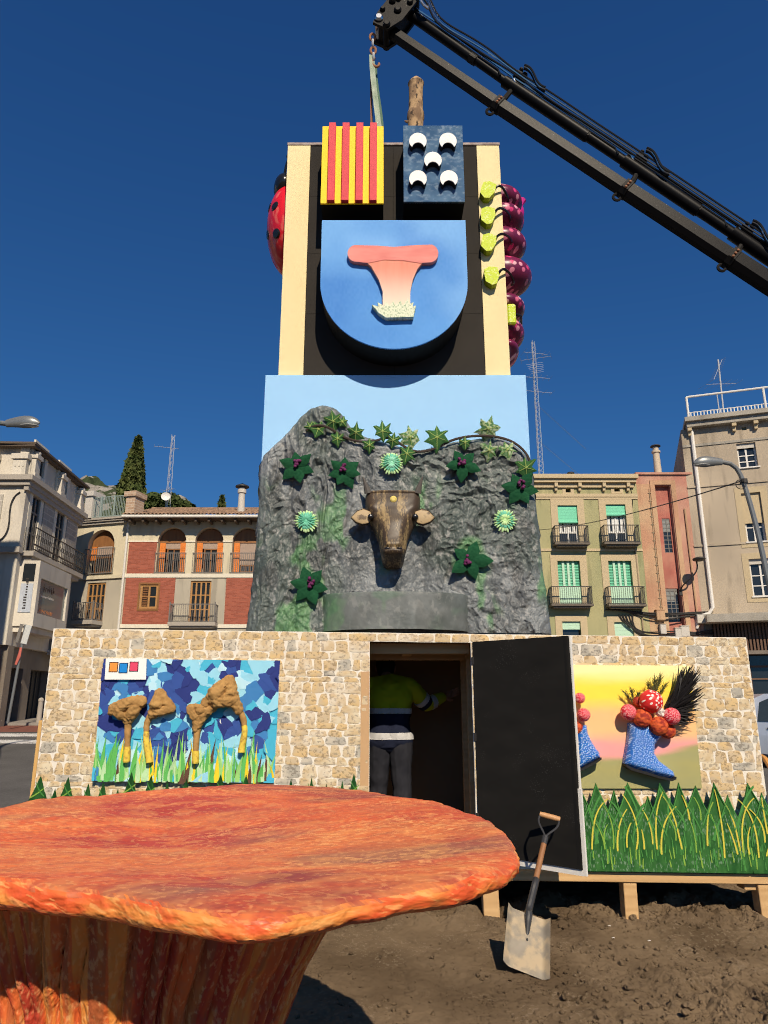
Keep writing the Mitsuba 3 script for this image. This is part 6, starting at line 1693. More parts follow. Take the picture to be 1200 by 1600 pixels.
v[:, 1] += 0.022 * np.exp(-((np.abs(dx) - 0.17) / 0.05) ** 2) * np.exp(-((rel - 0.52) / 0.16) ** 2) * frontness   # hollow cheeks
for s in (-1, 1):
    v[:, 1] += 0.03 * np.exp(-((dx - s * 0.05) / 0.028) ** 2 - ((rel - 0.9) / 0.03) ** 2) * frontness       # nostrils
    v[:, 1] -= 0.02 * np.exp(-((dx - s * 0.20) / 0.05) ** 2 - ((rel - 0.26) / 0.06) ** 2) * frontness        # brows
mh.vertices = v
head = part(BH, 'head', disp(mh, 0.003, 20, 2), 'mat_bronze', smooth=40)
part(BH, 'brow_roll', tube([(hx - 0.235, 6.175, ztp - 0.008), (hx - 0.1, 6.165, ztp + 0.0), (hx + 0.1, 6.165, ztp + 0.0), (hx + 0.235, 6.175, ztp - 0.008)], 0.016, 8), 'mat_bronze')
for s in (-1, 1):
    ez = axz(600, 807, 6.1)[1]
    ear = [(0.20, 0.05), (0.26, 0.075), (0.32, 0.055), (0.372, 0.0), (0.33, -0.04), (0.27, -0.062), (0.22, -0.05), (0.19, -0.01)]
    e_ = pillow([(hx + s * x, ez + z) for x, z in ear], 6.142, 0.016, 0.12, 0.006)
    ek = part(BH, 'ear', e_, mat('mat_bronze_pale', proc(lambda p, n, uv: mix((0.42, 0.31, 0.17), (0.14, 0.10, 0.06), smoothstep(0.52, 0.72, fbm(p.x * 30, p.y * 9, p.z * 26, 3)))), 0.5, 0.4))
    part(ek, 'ear_back', pillow([(hx + s * x, ez + z) for x, z in [(x * 1.0 + 0.006 * (x > 0.3), z * 1.2) for x, z in ear]], 6.16, 0.019, 0.1), 'mat_bronze')
    part(BH, 'horn', tube(spline([(hx + s * 0.225, 6.18, ztp - 0.01), (hx + s * 0.245, 6.16, ztp + 0.06), (hx + s * 0.272, 6.14, ztp + 0.135)], 8), np.linspace(0.034, 0.006, 8), 8), M('horn', 0.10, 0.09, 0.08, 0.4))
    part(BH, 'nostril', ell((hx + s * 0.05, 5.984, ztp - 0.915 * H), (0.026, 0.012, 0.013), 2), 'mat_glossblack')
    part(BH, 'eye', ell((hx + s * 0.198, 6.115, ez - 0.0), (0.028, 0.026, 0.028), 3), 'mat_glossblack')
    part(BH, 'eye_glint', ell((hx + s * 0.198, 6.088, ez + 0.006), 0.007, 2), 'mat_moon_white')
part(BH, 'boss', mv(rot(lathe([(0, 0.012), (0.018, 0.012), (0.03, 0.004), (0.03, -0.01), (0, -0.01)], 20), 90, (1, 0, 0)), (hx + 0.005, 6.115, ztp - 0.085)), M('brass', 0.62, 0.50, 0.14, 0.4))

# ------------------------------------------------------------------ ivy, flowers and rosettes on the rock
def surf(x, z):
    return RY - float(rock_out(np.array([[x]]), np.array([[z]]))[0, 0])


IV = thing('ivy_garland', 'garland of felt ivy leaves along the upper edge of the rock', 'garland')
M('vine', 0.05, 0.036, 0.03, 0.7)
dif('mat_ivy_dark', proc(lambda p, n, uv: mix((0.032, 0.105, 0.036), (0.07, 0.17, 0.058), noise(p.x * 38, p.y * 20, p.z * 38))))
dif('mat_ivy_pale', proc(lambda p, n, uv: mix((0.10, 0.22, 0.09), (0.44, 0.52, 0.34), smoothstep(0.4, 0.7, noise(p.x * 60, p.y * 20, p.z * 60)))))
M('vein', 0.42, 0.52, 0.16, 0.7)
vine = [(478, 672), (520, 672), (535, 680), (560, 690), (590, 689), (605, 685), (640, 702), (680, 700), (706, 688), (740, 682), (775, 682), (800, 690), (820, 706), (829, 726)]
part(IV, 'vine', tube(spline([np.array([axz(u, v, 6.24)[0], surf(axz(u, v, 6.24)[0], axz(u, v, 6.24)[1] - 0.06) - 0.03, axz(u, v, 6.24)[1]]) for u, v in vine], 60), 0.012, 6), 'mat_vine')
ivy = [(520, 657, 17, 8, 0), (497, 669, 15, -20, 0), (484, 665, 10, 30, 0), (527, 684, 12, 5, 0), (556, 675, 15, -6, 0), (577, 696, 11, 0, 0), (598, 675, 16, 4, 0), (614, 688, 12, -10, 0), (641, 684, 18, 10, 1), (636, 708, 15, -14, 0), (683, 683, 20, 0, 0),
       (727, 691, 11, 0, 0), (763, 670, 20, -16, 1), (765, 703, 15, -8, 0), (793, 702, 15, 14, 1), (822, 731, 17, 5, 0), (535, 658, 10, 40, 0)]
lobes = [(0, 1.0), (0.16, 0.62), (0.26, 0.46), (0.62, 0.62), (0.86, 0.55), (0.62, 0.22), (0.55, 0.06), (0.82, -0.30), (0.52, -0.34), (0.26, -0.55), (0.06, -0.95)]
star = lobes + [(-x, z) for x, z in lobes[::-1] if x > 0.01]
for k, (u, v, r, a, pale) in enumerate(ivy):
    c = axz(u, v, 6.2)
    rr = r / 1109 * 6.5 * 1.12
    y0 = min(surf(c[0], c[1]) - 0.012, 6.27)
    ca, sa = math.cos(math.radians(a)), math.sin(math.radians(a))
    jit = random.Random(100 + k)
    star_k = [(x * jit.uniform(0.82, 1.18), z * jit.uniform(0.84, 1.16)) for x, z in star]
    fold, droop = jit.uniform(-0.5, 0.6), jit.uniform(0.1, 0.5)
    q = [((x * ca - z * sa) * rr, (x * sa + z * ca) * rr) for x, z in star_k]
    m = pillow([(c[0] + x, c[1] + z) for x, z in q], y0 - 0.03, 0.010, 0.25, 0.008)
    w = np.array(m.vertices)
    w[:, 1] += 1.6 * ((w[:, 0] - c[0]) ** 2 + (w[:, 2] - c[1]) ** 2) - (w[:, 2] - c[1]) * droop + fold * np.abs(w[:, 0] - c[0])
    m.vertices = w
    lf = part(IV, 'leaf', m, 'mat_ivy_pale' if pale or k in (13,) else 'mat_ivy_dark', smooth=False)
    ms = []
    for tx, tz in ((0, 0.85), (0.66, 0.46), (-0.66, 0.46), (0.6, -0.22), (-0.6, -0.22), (0, -0.8)):
        p0 = np.array([c[0], 0, c[1]])
        p1 = p0 + np.array([(tx * ca - tz * sa) * rr, 0, (tx * sa + tz * ca) * rr])
        ys = [y0 - 0.046 + 1.6 * ((p[0] - c[0]) ** 2 + (p[2] - c[1]) ** 2) - (p[2] - c[1]) * droop + fold * abs(p[0] - c[0]) for p in (p0, p1)]
        ms.append(tube([(p0[0], ys[0] - 0.004, p0[2]), (p1[0], ys[1] + 0.004, p1[2])], [0.0035, 0.0015], 4))
    part(lf, 'veins', cat(ms), 'mat_vein', kind='stuff')

dif('mat_felt_green', proc(lambda p, n, uv: mix((0.007, 0.045, 0.022), (0.022, 0.092, 0.042), fbm(p.x * 60, p.y * 60, p.z * 60, 2))))
M('berry_purple', 0.12, 0.018, 0.085, 0.6)
petal = [(0, 0), (0.12, 0.10), (0.26, 0.36), (0.27, 0.62), (0.14, 0.86), (0, 1.08), (-0.14, 0.86), (-0.27, 0.62), (-0.26, 0.36), (-0.12, 0.10)]


def flower(u, v, r, n, off, label, berries):
    c = axz(u, v, 6.2)
    rr = r / 1109 * 6.5 * 1.1
    y0 = surf(*c) - 0.02
    t = thing('felt_flower', label, 'flower', 'dark green felt flowers on the rock')
    for k in range(n):
        a = 2 * math.pi * k / n + off
        ca, sa = math.cos(a), math.sin(a)
        s = rng.uniform(0.9, 1.1)
        m = pillow([(c[0] + (x * ca * 1.15 - z * sa) * rr * s, c[1] + (x * sa * 1.15 + z * ca) * rr * s) for x, z in petal], y0 - 0.025 - 0.006 * (k % 3), 0.008, 0.3, 0.01)
        w = np.array(m.vertices)
        d2 = np.hypot(w[:, 0] - c[0], w[:, 2] - c[1])
        w[:, 1] -= 0.30 * d2 * (1 if k % 2 else 0.1) - 0.9 * d2 ** 2
        w[:, 1] += 0.5 * np.abs((w[:, 0] - c[0]) * ca + (w[:, 2] - c[1]) * sa) * (0.5 if k % 2 else -0.2)
        m.vertices = w
        part(t, 'petal', m, 'mat_felt_green', smooth=40)
    for k in range(9):
        bx_, bz_ = berries
        part(t, 'berry', disp(ell((c[0] + bx_ + rng.uniform(-0.03, 0.03), y0 - 0.06 - rng.uniform(0, 0.02), c[1] + bz_ + rng.uniform(-0.04, 0.04)), 0.015, 2), 0.006, 60, k), 'mat_berry_purple')


FL = [(464, 727, 24, 6, 0.2, 'dark green felt flower with purple berries at the upper left of the rock', (0.0, 0.01)), (538, 735, 24, 7, 0.0, 'dark green felt flower with purple berries, above and left of the bull head', (-0.01, 0.02)),
      (724, 724, 24, 5, 0.5, 'dark green felt flower with purple berries, above and right of the bull head', (-0.02, 0.02)), (814, 762, 26, 6, 0.4, 'dark green felt flower with purple berries at the right edge of the rock', (0.0, 0.03)),
      (735, 875, 28, 5, 0.9, 'dark green felt flower with two purple berry clusters, below and right of the bull head', (-0.02, 0.0)), (483, 915, 25, 6, 0.35, 'dark green felt flower with purple berries at the lower left of the rock', (0.02, 0.02))]
for f in FL:
    flower(*f)
M('teal', 0.16, 0.52, 0.36, 0.7)
M('palelime', 0.50, 0.72, 0.36, 0.7)
M('tealpale', 0.30, 0.66, 0.48, 0.7)


def rosette(u, v, r, label, tones):
    c = axz(u, v, 6.2)
    rr = r / 1109 * 6.5
    y0 = surf(*c) - 0.02
    t = thing('foam_rosette', label, 'rosette', 'mint green rosettes on the rock')
    k = 0
    for ring, (n, R0, R1, dy) in enumerate(((24, 0.45, 1.0, 0.0), (20, 0.25, 0.78, 0.012), (14, 0.1, 0.52, 0.024))):
        for i in range(n):
            a = 2 * math.pi * (i + 0.5 * ring) / n + rng.uniform(-0.06, 0.06)
            d = np.array([math.cos(a), 0, math.sin(a)])
            s = rng.uniform(0.9, 1.08)
            c3 = np.array([c[0], y0 - 0.02 - dy, c[1]])
            p = tube(spline([c3 + d * rr * R0, c3 + d * rr * (R0 + R1) / 2 + [0, -0.012, 0], c3 + d * rr * R1 * s + [0, -0.006, 0]], 6), np.array([0.6, 0.9, 1.1, 1.2, 1.1, 0.7]) * (0.011 - 0.001 * ring), 6, 0.6)
            part(t, 'petal', p, tones[ring], smooth=40)
    part(t, 'centre', ell((c[0], y0 - 0.035, c[1]), (rr * 0.2, 0.02, rr * 0.2), 2), tones[2])


rosette(612, 723, 18.5, 'mint green foam rosette directly above the bull head', ('mat_palelime', 'mat_teal', 'mat_tealpale'))
rosette(478, 813, 18, 'mint green foam rosette left of the bull head', ('mat_palelime', 'mat_teal', 'mat_teal'))
rosette(790, 811, 18, 'mint green foam rosette right of the bull head', ('mat_palelime', 'mat_teal', 'mat_palelime'))
# leaf edges that stand out from the right side of the rock
for v, k in ((775, 0), (834, 1), (872, 2), (912, 3)):
    z = axz(850, v, 6.5)[1]
    x = float(zr_(z)) + 0.0
    m = rot(pillow([(pp[0] * 0.12, pp[1] * 0.16 - 0.08) for pp in petal], 0, 0.012, 0.3, 0.01), 80, (0, 0, 1))
    solo('side_leaf', mv(m, (x + 0.02, 6.62, z)), 'mat_felt_green', ['highest', 'second highest', 'third highest', 'lowest'][k] + ' felt leaf edge showing past the right side of the rock', 'leaf', 'felt leaves on the side of the rock')
# ------------------------------------------------------------------ log, crane and sling above the tower
mat('mat_barklog', proc(lambda p, n, uv: mix(mix((0.40, 0.27, 0.15), (0.20, 0.13, 0.08), smoothstep(0.40, 0.62, fbm(p.x * 14, p.y * 14, p.z * 6, 3))), (0.06, 0.045, 0.035), smoothstep(0.60, 0.72, fbm(p.x * 22 + 5, p.y * 22, p.z * 12, 3)))), 0.85, 0.15)
LY = 7.3
l0, l1 = at(647, 200, LY), at(650, 122, LY)
LG = thing('log', 'rough pine log with peeling bark standing on the tower behind the crescent shield', 'log')
zs = np.linspace(TZ1 + 0.036, l1[2], 60)
a = np.linspace(0, 2 * np.pi, 36, endpoint=False)
Zl, Al = np.meshgrid(zs, a, indexing='ij')
fr = (Zl - zs[0]) / (zs[-1] - zs[0])
rl = 0.085 + 0.006 * np.cos(2 * Al) + 0.022 * (meshkit.fbm(np.stack([np.cos(Al) * 2, np.sin(Al) * 2, Zl * 5], -1), 4, 4) - 0.5) + 0.012 * (np.sin(fr * 21) > 0.8)
rl = rl * np.clip((1 - fr) * 14 + 0.35, 0, 1)
xl = l0[0] + (l1[0] - l0[0]) * fr
mL = gridm(np.stack([xl + rl * np.cos(Al), LY + rl * np.sin(Al), Zl + 0 * Al], -1), wrap=True, flip=False)
mL = cat(mL, ell((l1[0], LY, l1[2] - 0.02), (0.045, 0.045, 0.03), 2))
part(LG, 'trunk', mL, 'mat_barklog', smooth=35)
for f, an in ((0.55, 0.2), (0.6, 3.3), (0.35, -0.1), (0.3, 3.0)):
    z = zs[0] + f * (zs[-1] - zs[0])
    d = np.array([math.cos(an), math.sin(an), 0.25])
    p = np.array([l0[0], LY, z]) + d * 0.075
    part(LG, 'branch_stub', tube([p, p + d * 0.03, p + d * 0.045], [0.02, 0.014, 0.006], 6), 'mat_barklog')
part(LG, 'wedge', prism(P([(l0[0] - 0.2, TZ1 + 0.24), (l0[0] - 0.07, TZ1 + 0.24), (l0[0] - 0.07, TZ1 + 0.04), (l0[0] - 0.16, TZ1 + 0.04)]), LY - 0.1, LY - 0.06), 'mat_mdf')

CR = thing('crane', 'black hydraulic loader crane boom reaching over the tower from the right', 'crane')
M('crane_black', 0.006, 0.006, 0.007, 0.42, 0.10)
M('crane_matt', 0.013, 0.012, 0.011, 0.6, 0.15)
M('hose_black', 0.012, 0.012, 0.012, 0.4)
M('chrome', 0.55, 0.56, 0.58, 0.2, 0.5, metallic=1.0)
M('rusty', 0.28, 0.13, 0.07, 0.7)
CYc = 7.45


def q3(u, v, dy=0.0):
    return at(u, v, CYc) + np.array([0, dy, 0])


def beam(p0, p1, w0, w1, d0, d1, bev=0.3):
    """a six sided box boom from p0 to p1: w its height, d its depth"""
    t = p1 - p0
    t /= np.linalg.norm(t)
    n = np.cross([0, 1, 0], t)
    n /= np.linalg.norm(n)
    if n[2] < 0:
        n = -n
    y = np.array([0, 1.0, 0])
    pts = []
    for p, w, d in ((p0, w0, d0), (p1, w1, d1)):
        for sn, sd in ((1, -0.5), (1, 0.5), (0.0, 1), (-0.55, 1), (-1, 0.45), (-1, -0.45), (-0.55, -1), (0.0, -1), (0.7, -1), (0.7, 1)):
            pts.append(p + n * w / 2 * sn + y * d / 2 * sd)
    return trimesh.convex.convex_hull(np.array(pts))


# main telescopic boom
A0, A1, A2, A3, A4 = q3(607, 48), q3(778, 165), q3(977, 297), q3(1142, 405), q3(1330, 528)
dirv = (A4 - A0) / np.linalg.norm(A4 - A0)
part(CR, 'boom_section', beam(A0, A1 + dirv * 0.1, 0.155, 0.165, 0.13, 0.13), 'mat_crane_black', smooth=12)
part(CR, 'boom_section', beam(A1, A2 + dirv * 0.1, 0.185, 0.19, 0.155, 0.155), 'mat_crane_black', smooth=12)
part(CR, 'boom_section', beam(A2, A3 + dirv * 0.1, 0.21, 0.215, 0.175, 0.175), 'mat_crane_black', smooth=12)
part(CR, 'boom_section', beam(A3, A4, 0.23, 0.24, 0.2, 0.2), 'mat_crane_black', smooth=12)
nrm = np.cross([0, 1, 0], dirv)
nrm = nrm / np.linalg.norm(nrm) * (1 if np.cross([0, 1, 0], dirv)[2] > 0 else -1)
# clamps at the joints, reaching up to the cylinders
ups = [(A1, q3(800, 140), 0.20), (A2, q3(1000, 262), 0.22), (A3, q3(1163, 372), 0.25)]
for k, (b, up, w) in enumerate(ups):
    cl = part(CR, 'collar', beam(b - dirv * 0.05, b + dirv * 0.04, w, w, w * 0.93, w * 0.93), 'mat_crane_matt', smooth=12)
    part(cl, 'strut', tube([b + nrm * w * 0.42, b + nrm * w * 0.75, up], [0.04, 0.035, 0.035], 8), 'mat_crane_matt')
    e1 = b - nrm * w * 0.56 - dirv * 0.02
    part(cl, 'eye', cat(tube([e1 + nrm * 0.06, e1], 0.03, 6), tube([e1 + 0.045 * np.array([math.cos(a), 0, math.sin(a)]) - nrm * 0.03 for a in np.linspace(0, 2 * math.pi, 14)], 0.018, 6)), 'mat_crane_matt')
    for s in (-0.6, 0, 0.6):
        part(cl, 'bolt', ell(b + nrm * s * w * 0.35 + [0, -w * 0.48, 0], 0.018, 1), 'mat_rusty')
# upper extension cylinders
U0, U1, U2, U3, U4 = q3(632, 17), q3(812, 143), q3(1000, 268), q3(1165, 378), q3(1330, 490)
for k, (a, b, r0, r1) in enumerate(((U0, U1, 0.065, 0.075), (U1 - dirv * 0.25, U2, 0.075, 0.085), (U2 - dirv * 0.25, U3, 0.08, 0.09), (U3 - dirv * 0.2, U4, 0.085, 0.095))):
    cy = part(CR, 'cylinder', tube([a, a + (b - a) * 0.62, a + (b - a) * 0.621, b], [r0, r0, r1 * 0.7, r1 * 0.7], 14), 'mat_crane_black', smooth=40)
    e = a + (b - a) * 0.62
    part(cy, 'gland', beam(e - dirv * 0.08, e + dirv * 0.02, 0.125, 0.125, 0.125, 0.125), 'mat_crane_matt')
    sm = a + nrm * 0.07 + [0, -0.06, 0]
    part(cy, 'pipe', tube([sm + dirv * 0.1, sm + dirv * 0.5, sm + (b - a) * 0.9, sm + (b - a) * 0.95 - nrm * 0.06], 0.014, 6), 'mat_chrome')
    part(cy, 'pipe', tube([sm + dirv * 0.15 - nrm * 0.04, sm + (b - a) * 0.8 - nrm * 0.04, sm + (b - a) * 0.84 - nrm * 0.09], 0.012, 6), 'mat_hose_black')
for u, v, s in ((812, 124, 0.085), (1000, 252, 0.08), (1163, 364, 0.08)):
    c = q3(u, v, -0.02)
    bk = part(CR, 'valve_block', rot(cat(rbx(c[0] - s, c[0] + s, c[1] - 0.07, c[1] + 0.07, c[2] - s * 0.7, c[2] + s * 0.6, 0.02), rbx(c[0] - s * 0.7, c[0] - s * 0.1, c[1] - 0.08, c[1] + 0.08, c[2] + s * 0.6, c[2] + s * 1.15, 0.015), rbx(c[0] + s * 0.1, c[0] + s * 0.8, c[1] - 0.06, c[1] + 0.06, c[2] + s * 0.6, c[2] + s * 0.9, 0.015)), 33, (0, 1, 0), c), 'mat_crane_matt')
    for k in range(3):
        p = c + np.array([s * 0.4, -0.1 - 0.02 * k, s * (0.5 + 0.12 * k)])
        part(bk, 'hose', tube(spline([p, p + dirv * 0.08 + nrm * 0.01, p + dirv * 0.2 - nrm * 0.05, p + dirv * 0.42 - nrm * 0.11], 14), 0.014, 6), 'mat_chrome' if k == 1 else 'mat_hose_black')
# long hoses along the boom
for k in range(3):
    o = nrm * (0.07 + 0.03 * k) + np.array([0, -0.09 - 0.015 * k, 0])
    pts = [U0 + o + dirv * 0.05, U0 + o + nrm * 0.16 + dirv * 0.12, U0 + o + nrm * 0.02 + dirv * 0.4] + [U0 + (U1 - U0) * f + o + nrm * 0.02 * math.sin(9 * f + k) for f in (0.45, 0.7, 0.9)] + [U1 + (U2 - U1) * f + o for f in (0.1, 0.5, 0.9)] + [U2 + (U4 - U2) * f + o for f in (0.1, 0.5, 1.0)]
    part(CR, 'hose', tube(spline(pts, 70), 0.012, 6), 'mat_hose_black' if k != 1 else 'mat_chrome')
# boom head
hd = [q3(*p) for p in ((583, 52), (590, 36), (612, 8), (632, -14), (655, -10), (650, 20), (628, 48), (606, 62))]
hp = P([(p[0], p[2]) for p in hd])
hk = part(CR, 'boom_head', cat(prism(hp, CYc - 0.16, CYc - 0.12), prism(hp, CYc + 0.12, CYc + 0.16), prism(hp.buffer(-0.04), CYc - 0.119, CYc + 0.119)), 'mat_crane_matt')
for u, v, r in ((592, 46, 0.06), (604, 56, 0.05), (613, 20, 0.045), (629, 6, 0.06), (640, 22, 0.04), (650, 0, 0.05), (598, 33, 0.035), (621, 34, 0.05)):
    c = q3(u, v)
    part(hk, 'pin', mv(rot(lathe([(0, -0.2), (r * 0.6, -0.2), (r, -0.18), (r, 0.18), (r * 0.6, 0.2), (0, 0.2)], 16), 90, (1, 0, 0)), c), 'mat_crane_black' if r < 0.055 else 'mat_chrome')
for k, (u, v) in enumerate(((618, 12), (634, -4), (645, 8))):
    c = q3(u, v, -0.17)
    part(hk, 'cover_plate', rot(rbx(c[0] - 0.09, c[0] + 0.09, c[1] - 0.03, c[1], c[2] - 0.05, c[2] + 0.05, 0.012), 35 + 18 * k, (0, 1, 0), c), 'mat_crane_black')
for k in range(3):
    a = q3(640, 4, -0.18)
    part(hk, 'hose', tube(spline([a + [0, 0, 0.02 * k], q3(648, 2 + 3 * k, -0.2), q3(655, 16 + 3 * k, -0.2), q3(668, 28 + 2 * k, -0.16)], 12), 0.013, 6), 'mat_chrome' if k else 'mat_hose_black')
# hook chain
HK = thing('hook_chain', 'short rusty chain and hook hanging from the boom head', 'hook')


def link(c, r, w, ax):
    a = np.linspace(0, 2 * np.pi, 17)
    p = np.stack([w * np.cos(a) * (1 if ax == 0 else 0), w * np.cos(a) * (0 if ax == 0 else 1), r * np.sin(a)], -1) + c
    return tube(p, 0.016, 6)


for k in range(4):
    c = q3(582 + k * 0.6, 58 + k * 10.5)
    part(HK, 'link', link(c, 0.055, 0.034, k % 2), 'mat_rusty' if k % 2 == 0 else 'mat_galv')
c = q3(585, 96)
part(HK, 'hook', tube(spline([c + [0, 0, 0.06], c + [-0.03, 0, 0.0], c + [-0.02, 0, -0.06], c + [0.03, 0, -0.085], c + [0.06, 0, -0.03]], 16), np.linspace(0.022, 0.016, 16), 8), 'mat_rusty')
SL = thing('lifting_sling', 'worn green webbing sling hanging from the crane hook to the tower top', 'sling')
mat('mat_webbing', proc(lambda p, n, uv: mix((0.42, 0.47, 0.38), (0.24, 0.31, 0.23), dr.clip(fbm(p.x * 30, p.y * 10, p.z * 9, 3) * 2 - 0.5, 0, 1))), 0.85, 0.1)
M('webbing_dark', 0.10, 0.17, 0.12, 0.85)


def strap(pts, w, y, th, mt):
    q = np.array([q3(u, v) for u, v in pts])
    q = spline(q, 24)
    L_, R_ = q + [-w / 2, y, 0], q + [w / 2, y + 0.03, 0]
    V = np.stack([L_, (L_ + R_) / 2 + [0, -0.006, 0], R_, (L_ + R_) / 2 + [0, th, 0], L_], 1)
    return part(SL, 'webbing', gridm(V, flip=True), mt, smooth=40)


strap(((581, 88), (582, 110), (586, 150), (592, 200)), 0.07, -0.03, 0.012, 'mat_webbing')
strap(((586, 92), (589, 130), (594, 165), (597, 205)), 0.05, 0.07, 0.012, 'mat_webbing_dark')
strap(((580, 94), (580, 140), (581, 200)), 0.03, 0.05, 0.012, 'mat_rusty')

# ------------------------------------------------------------------ giant mushroom in front
GM = thing('giant_mushroom', 'giant orange red papier mache mushroom with a broad flat cap in front', 'mushroom figure')
from scipy.interpolate import CubicSpline
ZT = 1.25
sil = [(804, 1338, ZT), (790, 1308, ZT), (768, 1288, ZT), (735, 1268, ZT), (700, 1256, ZT), (650, 1243, ZT), (600, 1235, ZT), (550, 1228, ZT), (500, 1222, ZT), (430, 1221, ZT), (350, 1223, ZT), (260, 1229, ZT), (170, 1238, ZT), (80, 1249, ZT), (0, 1257, ZT)]


def onz(u, v, z):
    t_ = math.tan(math.atan((v - 800) / FPX) - PITCH)
    Y_ = (EYE - z) / t_
    return np.array([(u - 600) / FPX * (Y_ * math.cos(PITCH) + (z - EYE) * math.sin(PITCH)), Y_])


front = [(0, 1378), (60, 1382), (130, 1388), (200, 1397), (260, 1408), (310, 1414), (370, 1420), (440, 1416), (520, 1398), (600, 1386), (680, 1376), (750, 1362), (790, 1350)]
outline = [onz(u, v, ZT) for u, v, z in sil] + [np.array(p) for p in ((-1.75, 2.55), (-1.9, 2.2), (-1.75, 1.85), (-1.3, 1.66))] + [onz(u, v, ZT) for u, v in front]
outline = np.array(outline)
MC = np.array([-0.72, 2.33])
ang = np.unwrap(np.arctan2(outline[:, 1] - MC[1], outline[:, 0] - MC[0]))
rad = np.hypot(outline[:, 0] - MC[0], outline[:, 1] - MC[1])
o = np.argsort(ang)
ang, rad = ang[o], rad[o]
A_ = np.linspace(0, 2 * np.pi, 720, endpoint=False)
base_a = ang[0]
Rf = np.interp((A_ - base_a) % (2 * np.pi) + base_a, np.r_[ang, ang[0] + 2 * np.pi], np.r_[rad, rad[0]])
Rf = np.convolve(np.r_[Rf[-6:], Rf, Rf[:6]], np.ones(7) / 7, 'same')[6:-6]
Rf = Rf * (1 + 0.03 * (meshkit.fbm(np.stack([np.cos(A_) * 6, np.sin(A_) * 6, 0 * A_], -1), 3, 3) - 0.5))
prof = [(f, -0.075 * (1 - f) ** 1.4 - 0.0, 1) for f in np.linspace(0, 0.93, 120)] + [(f, h, 1) for f, h in ((0.95, -0.001), (0.97, -0.001), (0.985, -0.003), (0.994, -0.009), (1.0, -0.018), (1.0, -0.032), (0.997, -0.044), (0.985, -0.054), (0.96, -0.061), (0.92, -0.068), (0.86, -0.075), (0.75, -0.095), (0.6, -0.115), (0.5, -0.12))]
Fp, Hp = np.array([p[0] for p in prof]), np.array([p[1] for p in prof])
Xc = MC[0] + Fp[:, None] * Rf[None] * np.cos(A_)[None]
Yc = MC[1] + Fp[:, None] * Rf[None] * np.sin(A_)[None]
Zc = ZT + Hp[:, None] + 0 * Xc
p3 = np.stack([Xc, Yc, Zc], -1)
lum = meshkit.fbm(p3 * np.array([1.3, 2.4, 1]), 3, 4) - 0.5
wr = 1 - np.abs(2 * meshkit.fbm(p3 * np.array([14, 24, 24]) + 2.5 * (meshkit.fbm(p3 * 5, 2, 8) - 0.5)[..., None], 3, 14) - 1) * 2
rim = np.clip((Fp - 0.9) / 0.08, 0, 1)[:, None]
Zc = Zc + (0.05 * lum + 0.0035 * wr) * (1 - 0.75 * rim) + 0.05 * (meshkit.fbm(np.stack([np.cos(A_) * 4, np.sin(A_) * 4, 0 * A_], -1), 3, 31) - 0.5)[None] * np.clip((Hp + 0.06) / 0.05, 0.25, 1)[:, None] * rim + 0.02 * (meshkit.fbm(np.stack([np.cos(A_) * 9, np.sin(A_) * 9, 0 * A_], -1), 3, 51) - 0.5)[None] * (Hp < -0.02)[:, None] * rim
Rw = 0.010 * wr * rim
Xc, Yc = Xc + Rw * np.cos(A_), Yc + Rw * np.sin(A_)


def capcol(p, n, uv):
    dx, dy = p.x + 0.5, p.y - 2.2
    wob = fbm(p.x * 1.6, p.y * 1.6, 0, 2)
    sw = p.y * 4.2 - p.x * 0.5 + wob * 1.5
    s1 = fbm(p.x * 1.7 + dy * 0.8, sw, p.z * 5, 4)
    g = fbm(p.x * 60 + wob * 14, p.y * 120 - p.x * 26, p.z * 90, 3)
    h = fbm(p.x * 90, p.y * 160, p.z * 90, 2)
    c = mix((0.60, 0.120, 0.042), (0.45, 0.062, 0.036), smoothstep(0.36, 0.66, s1))
    c = mix(c, (0.20, 0.045, 0.05), 0.75 * smoothstep(0.50, 0.68, fbm(p.x * 1.3 + 3, sw * 0.9 + 9, 0, 4)))
    c = mix(c, (0.66, 0.20, 0.06), 0.6 * smoothstep(0.46, 0.66, fbm(p.x * 1.4 + 7, sw * 0.9, 3, 4)))
    c = mix(c, (0.27, 0.15, 0.09), 0.5 * smoothstep(0.54, 0.70, fbm(p.x * 1.4 + 21, sw * 0.8 + 2, 0, 4)))
    c = mix(c, (0.30, 0.05, 0.04), 0.3 * smoothstep(0.48, 0.66, h))
    c = mix(c, (0.82, 0.42, 0.16), 0.3 * smoothstep(0.58, 0.70, fbm(p.x * 75 + 9, p.y * 130, p.z * 80, 2)))
    c = mix(c, (0.24, 0.04, 0.035), 0.22 * smoothstep(0.50, 0.70, fbm(p.x * 9 + 31, sw * 5, 0, 4)))
    c = mix(c, (0.80, 0.36, 0.11), 0.25 * smoothstep(0.50, 0.72, fbm(p.x * 14 + 51, sw * 7 + 3, 0, 4)))
    c = mix(c, (0.82, 0.42, 0.15), 0.5 * smoothstep(0.53, 0.70, g) * smoothstep(0.46, 0.66, fbm(p.x * 2.2 + 13, sw * 1.3, 0, 3)))
    side = smoothstep(0.8, 0.45, dr.abs(n.z))
    e = mix((0.66, 0.10, 0.03), (0.74, 0.26, 0.06), smoothstep(0.38, 0.64, fbm(p.x * 9, p.y * 9, p.z * 20, 4)))
    e = mix(e, (0.82, 0.44, 0.15), 0.5 * smoothstep(0.54, 0.66, fbm(p.x * 30 + wob * 20, p.y * 30, p.z * 110 + wob * 20 + p.x * 30, 3)))
    return mix(c, e, side)


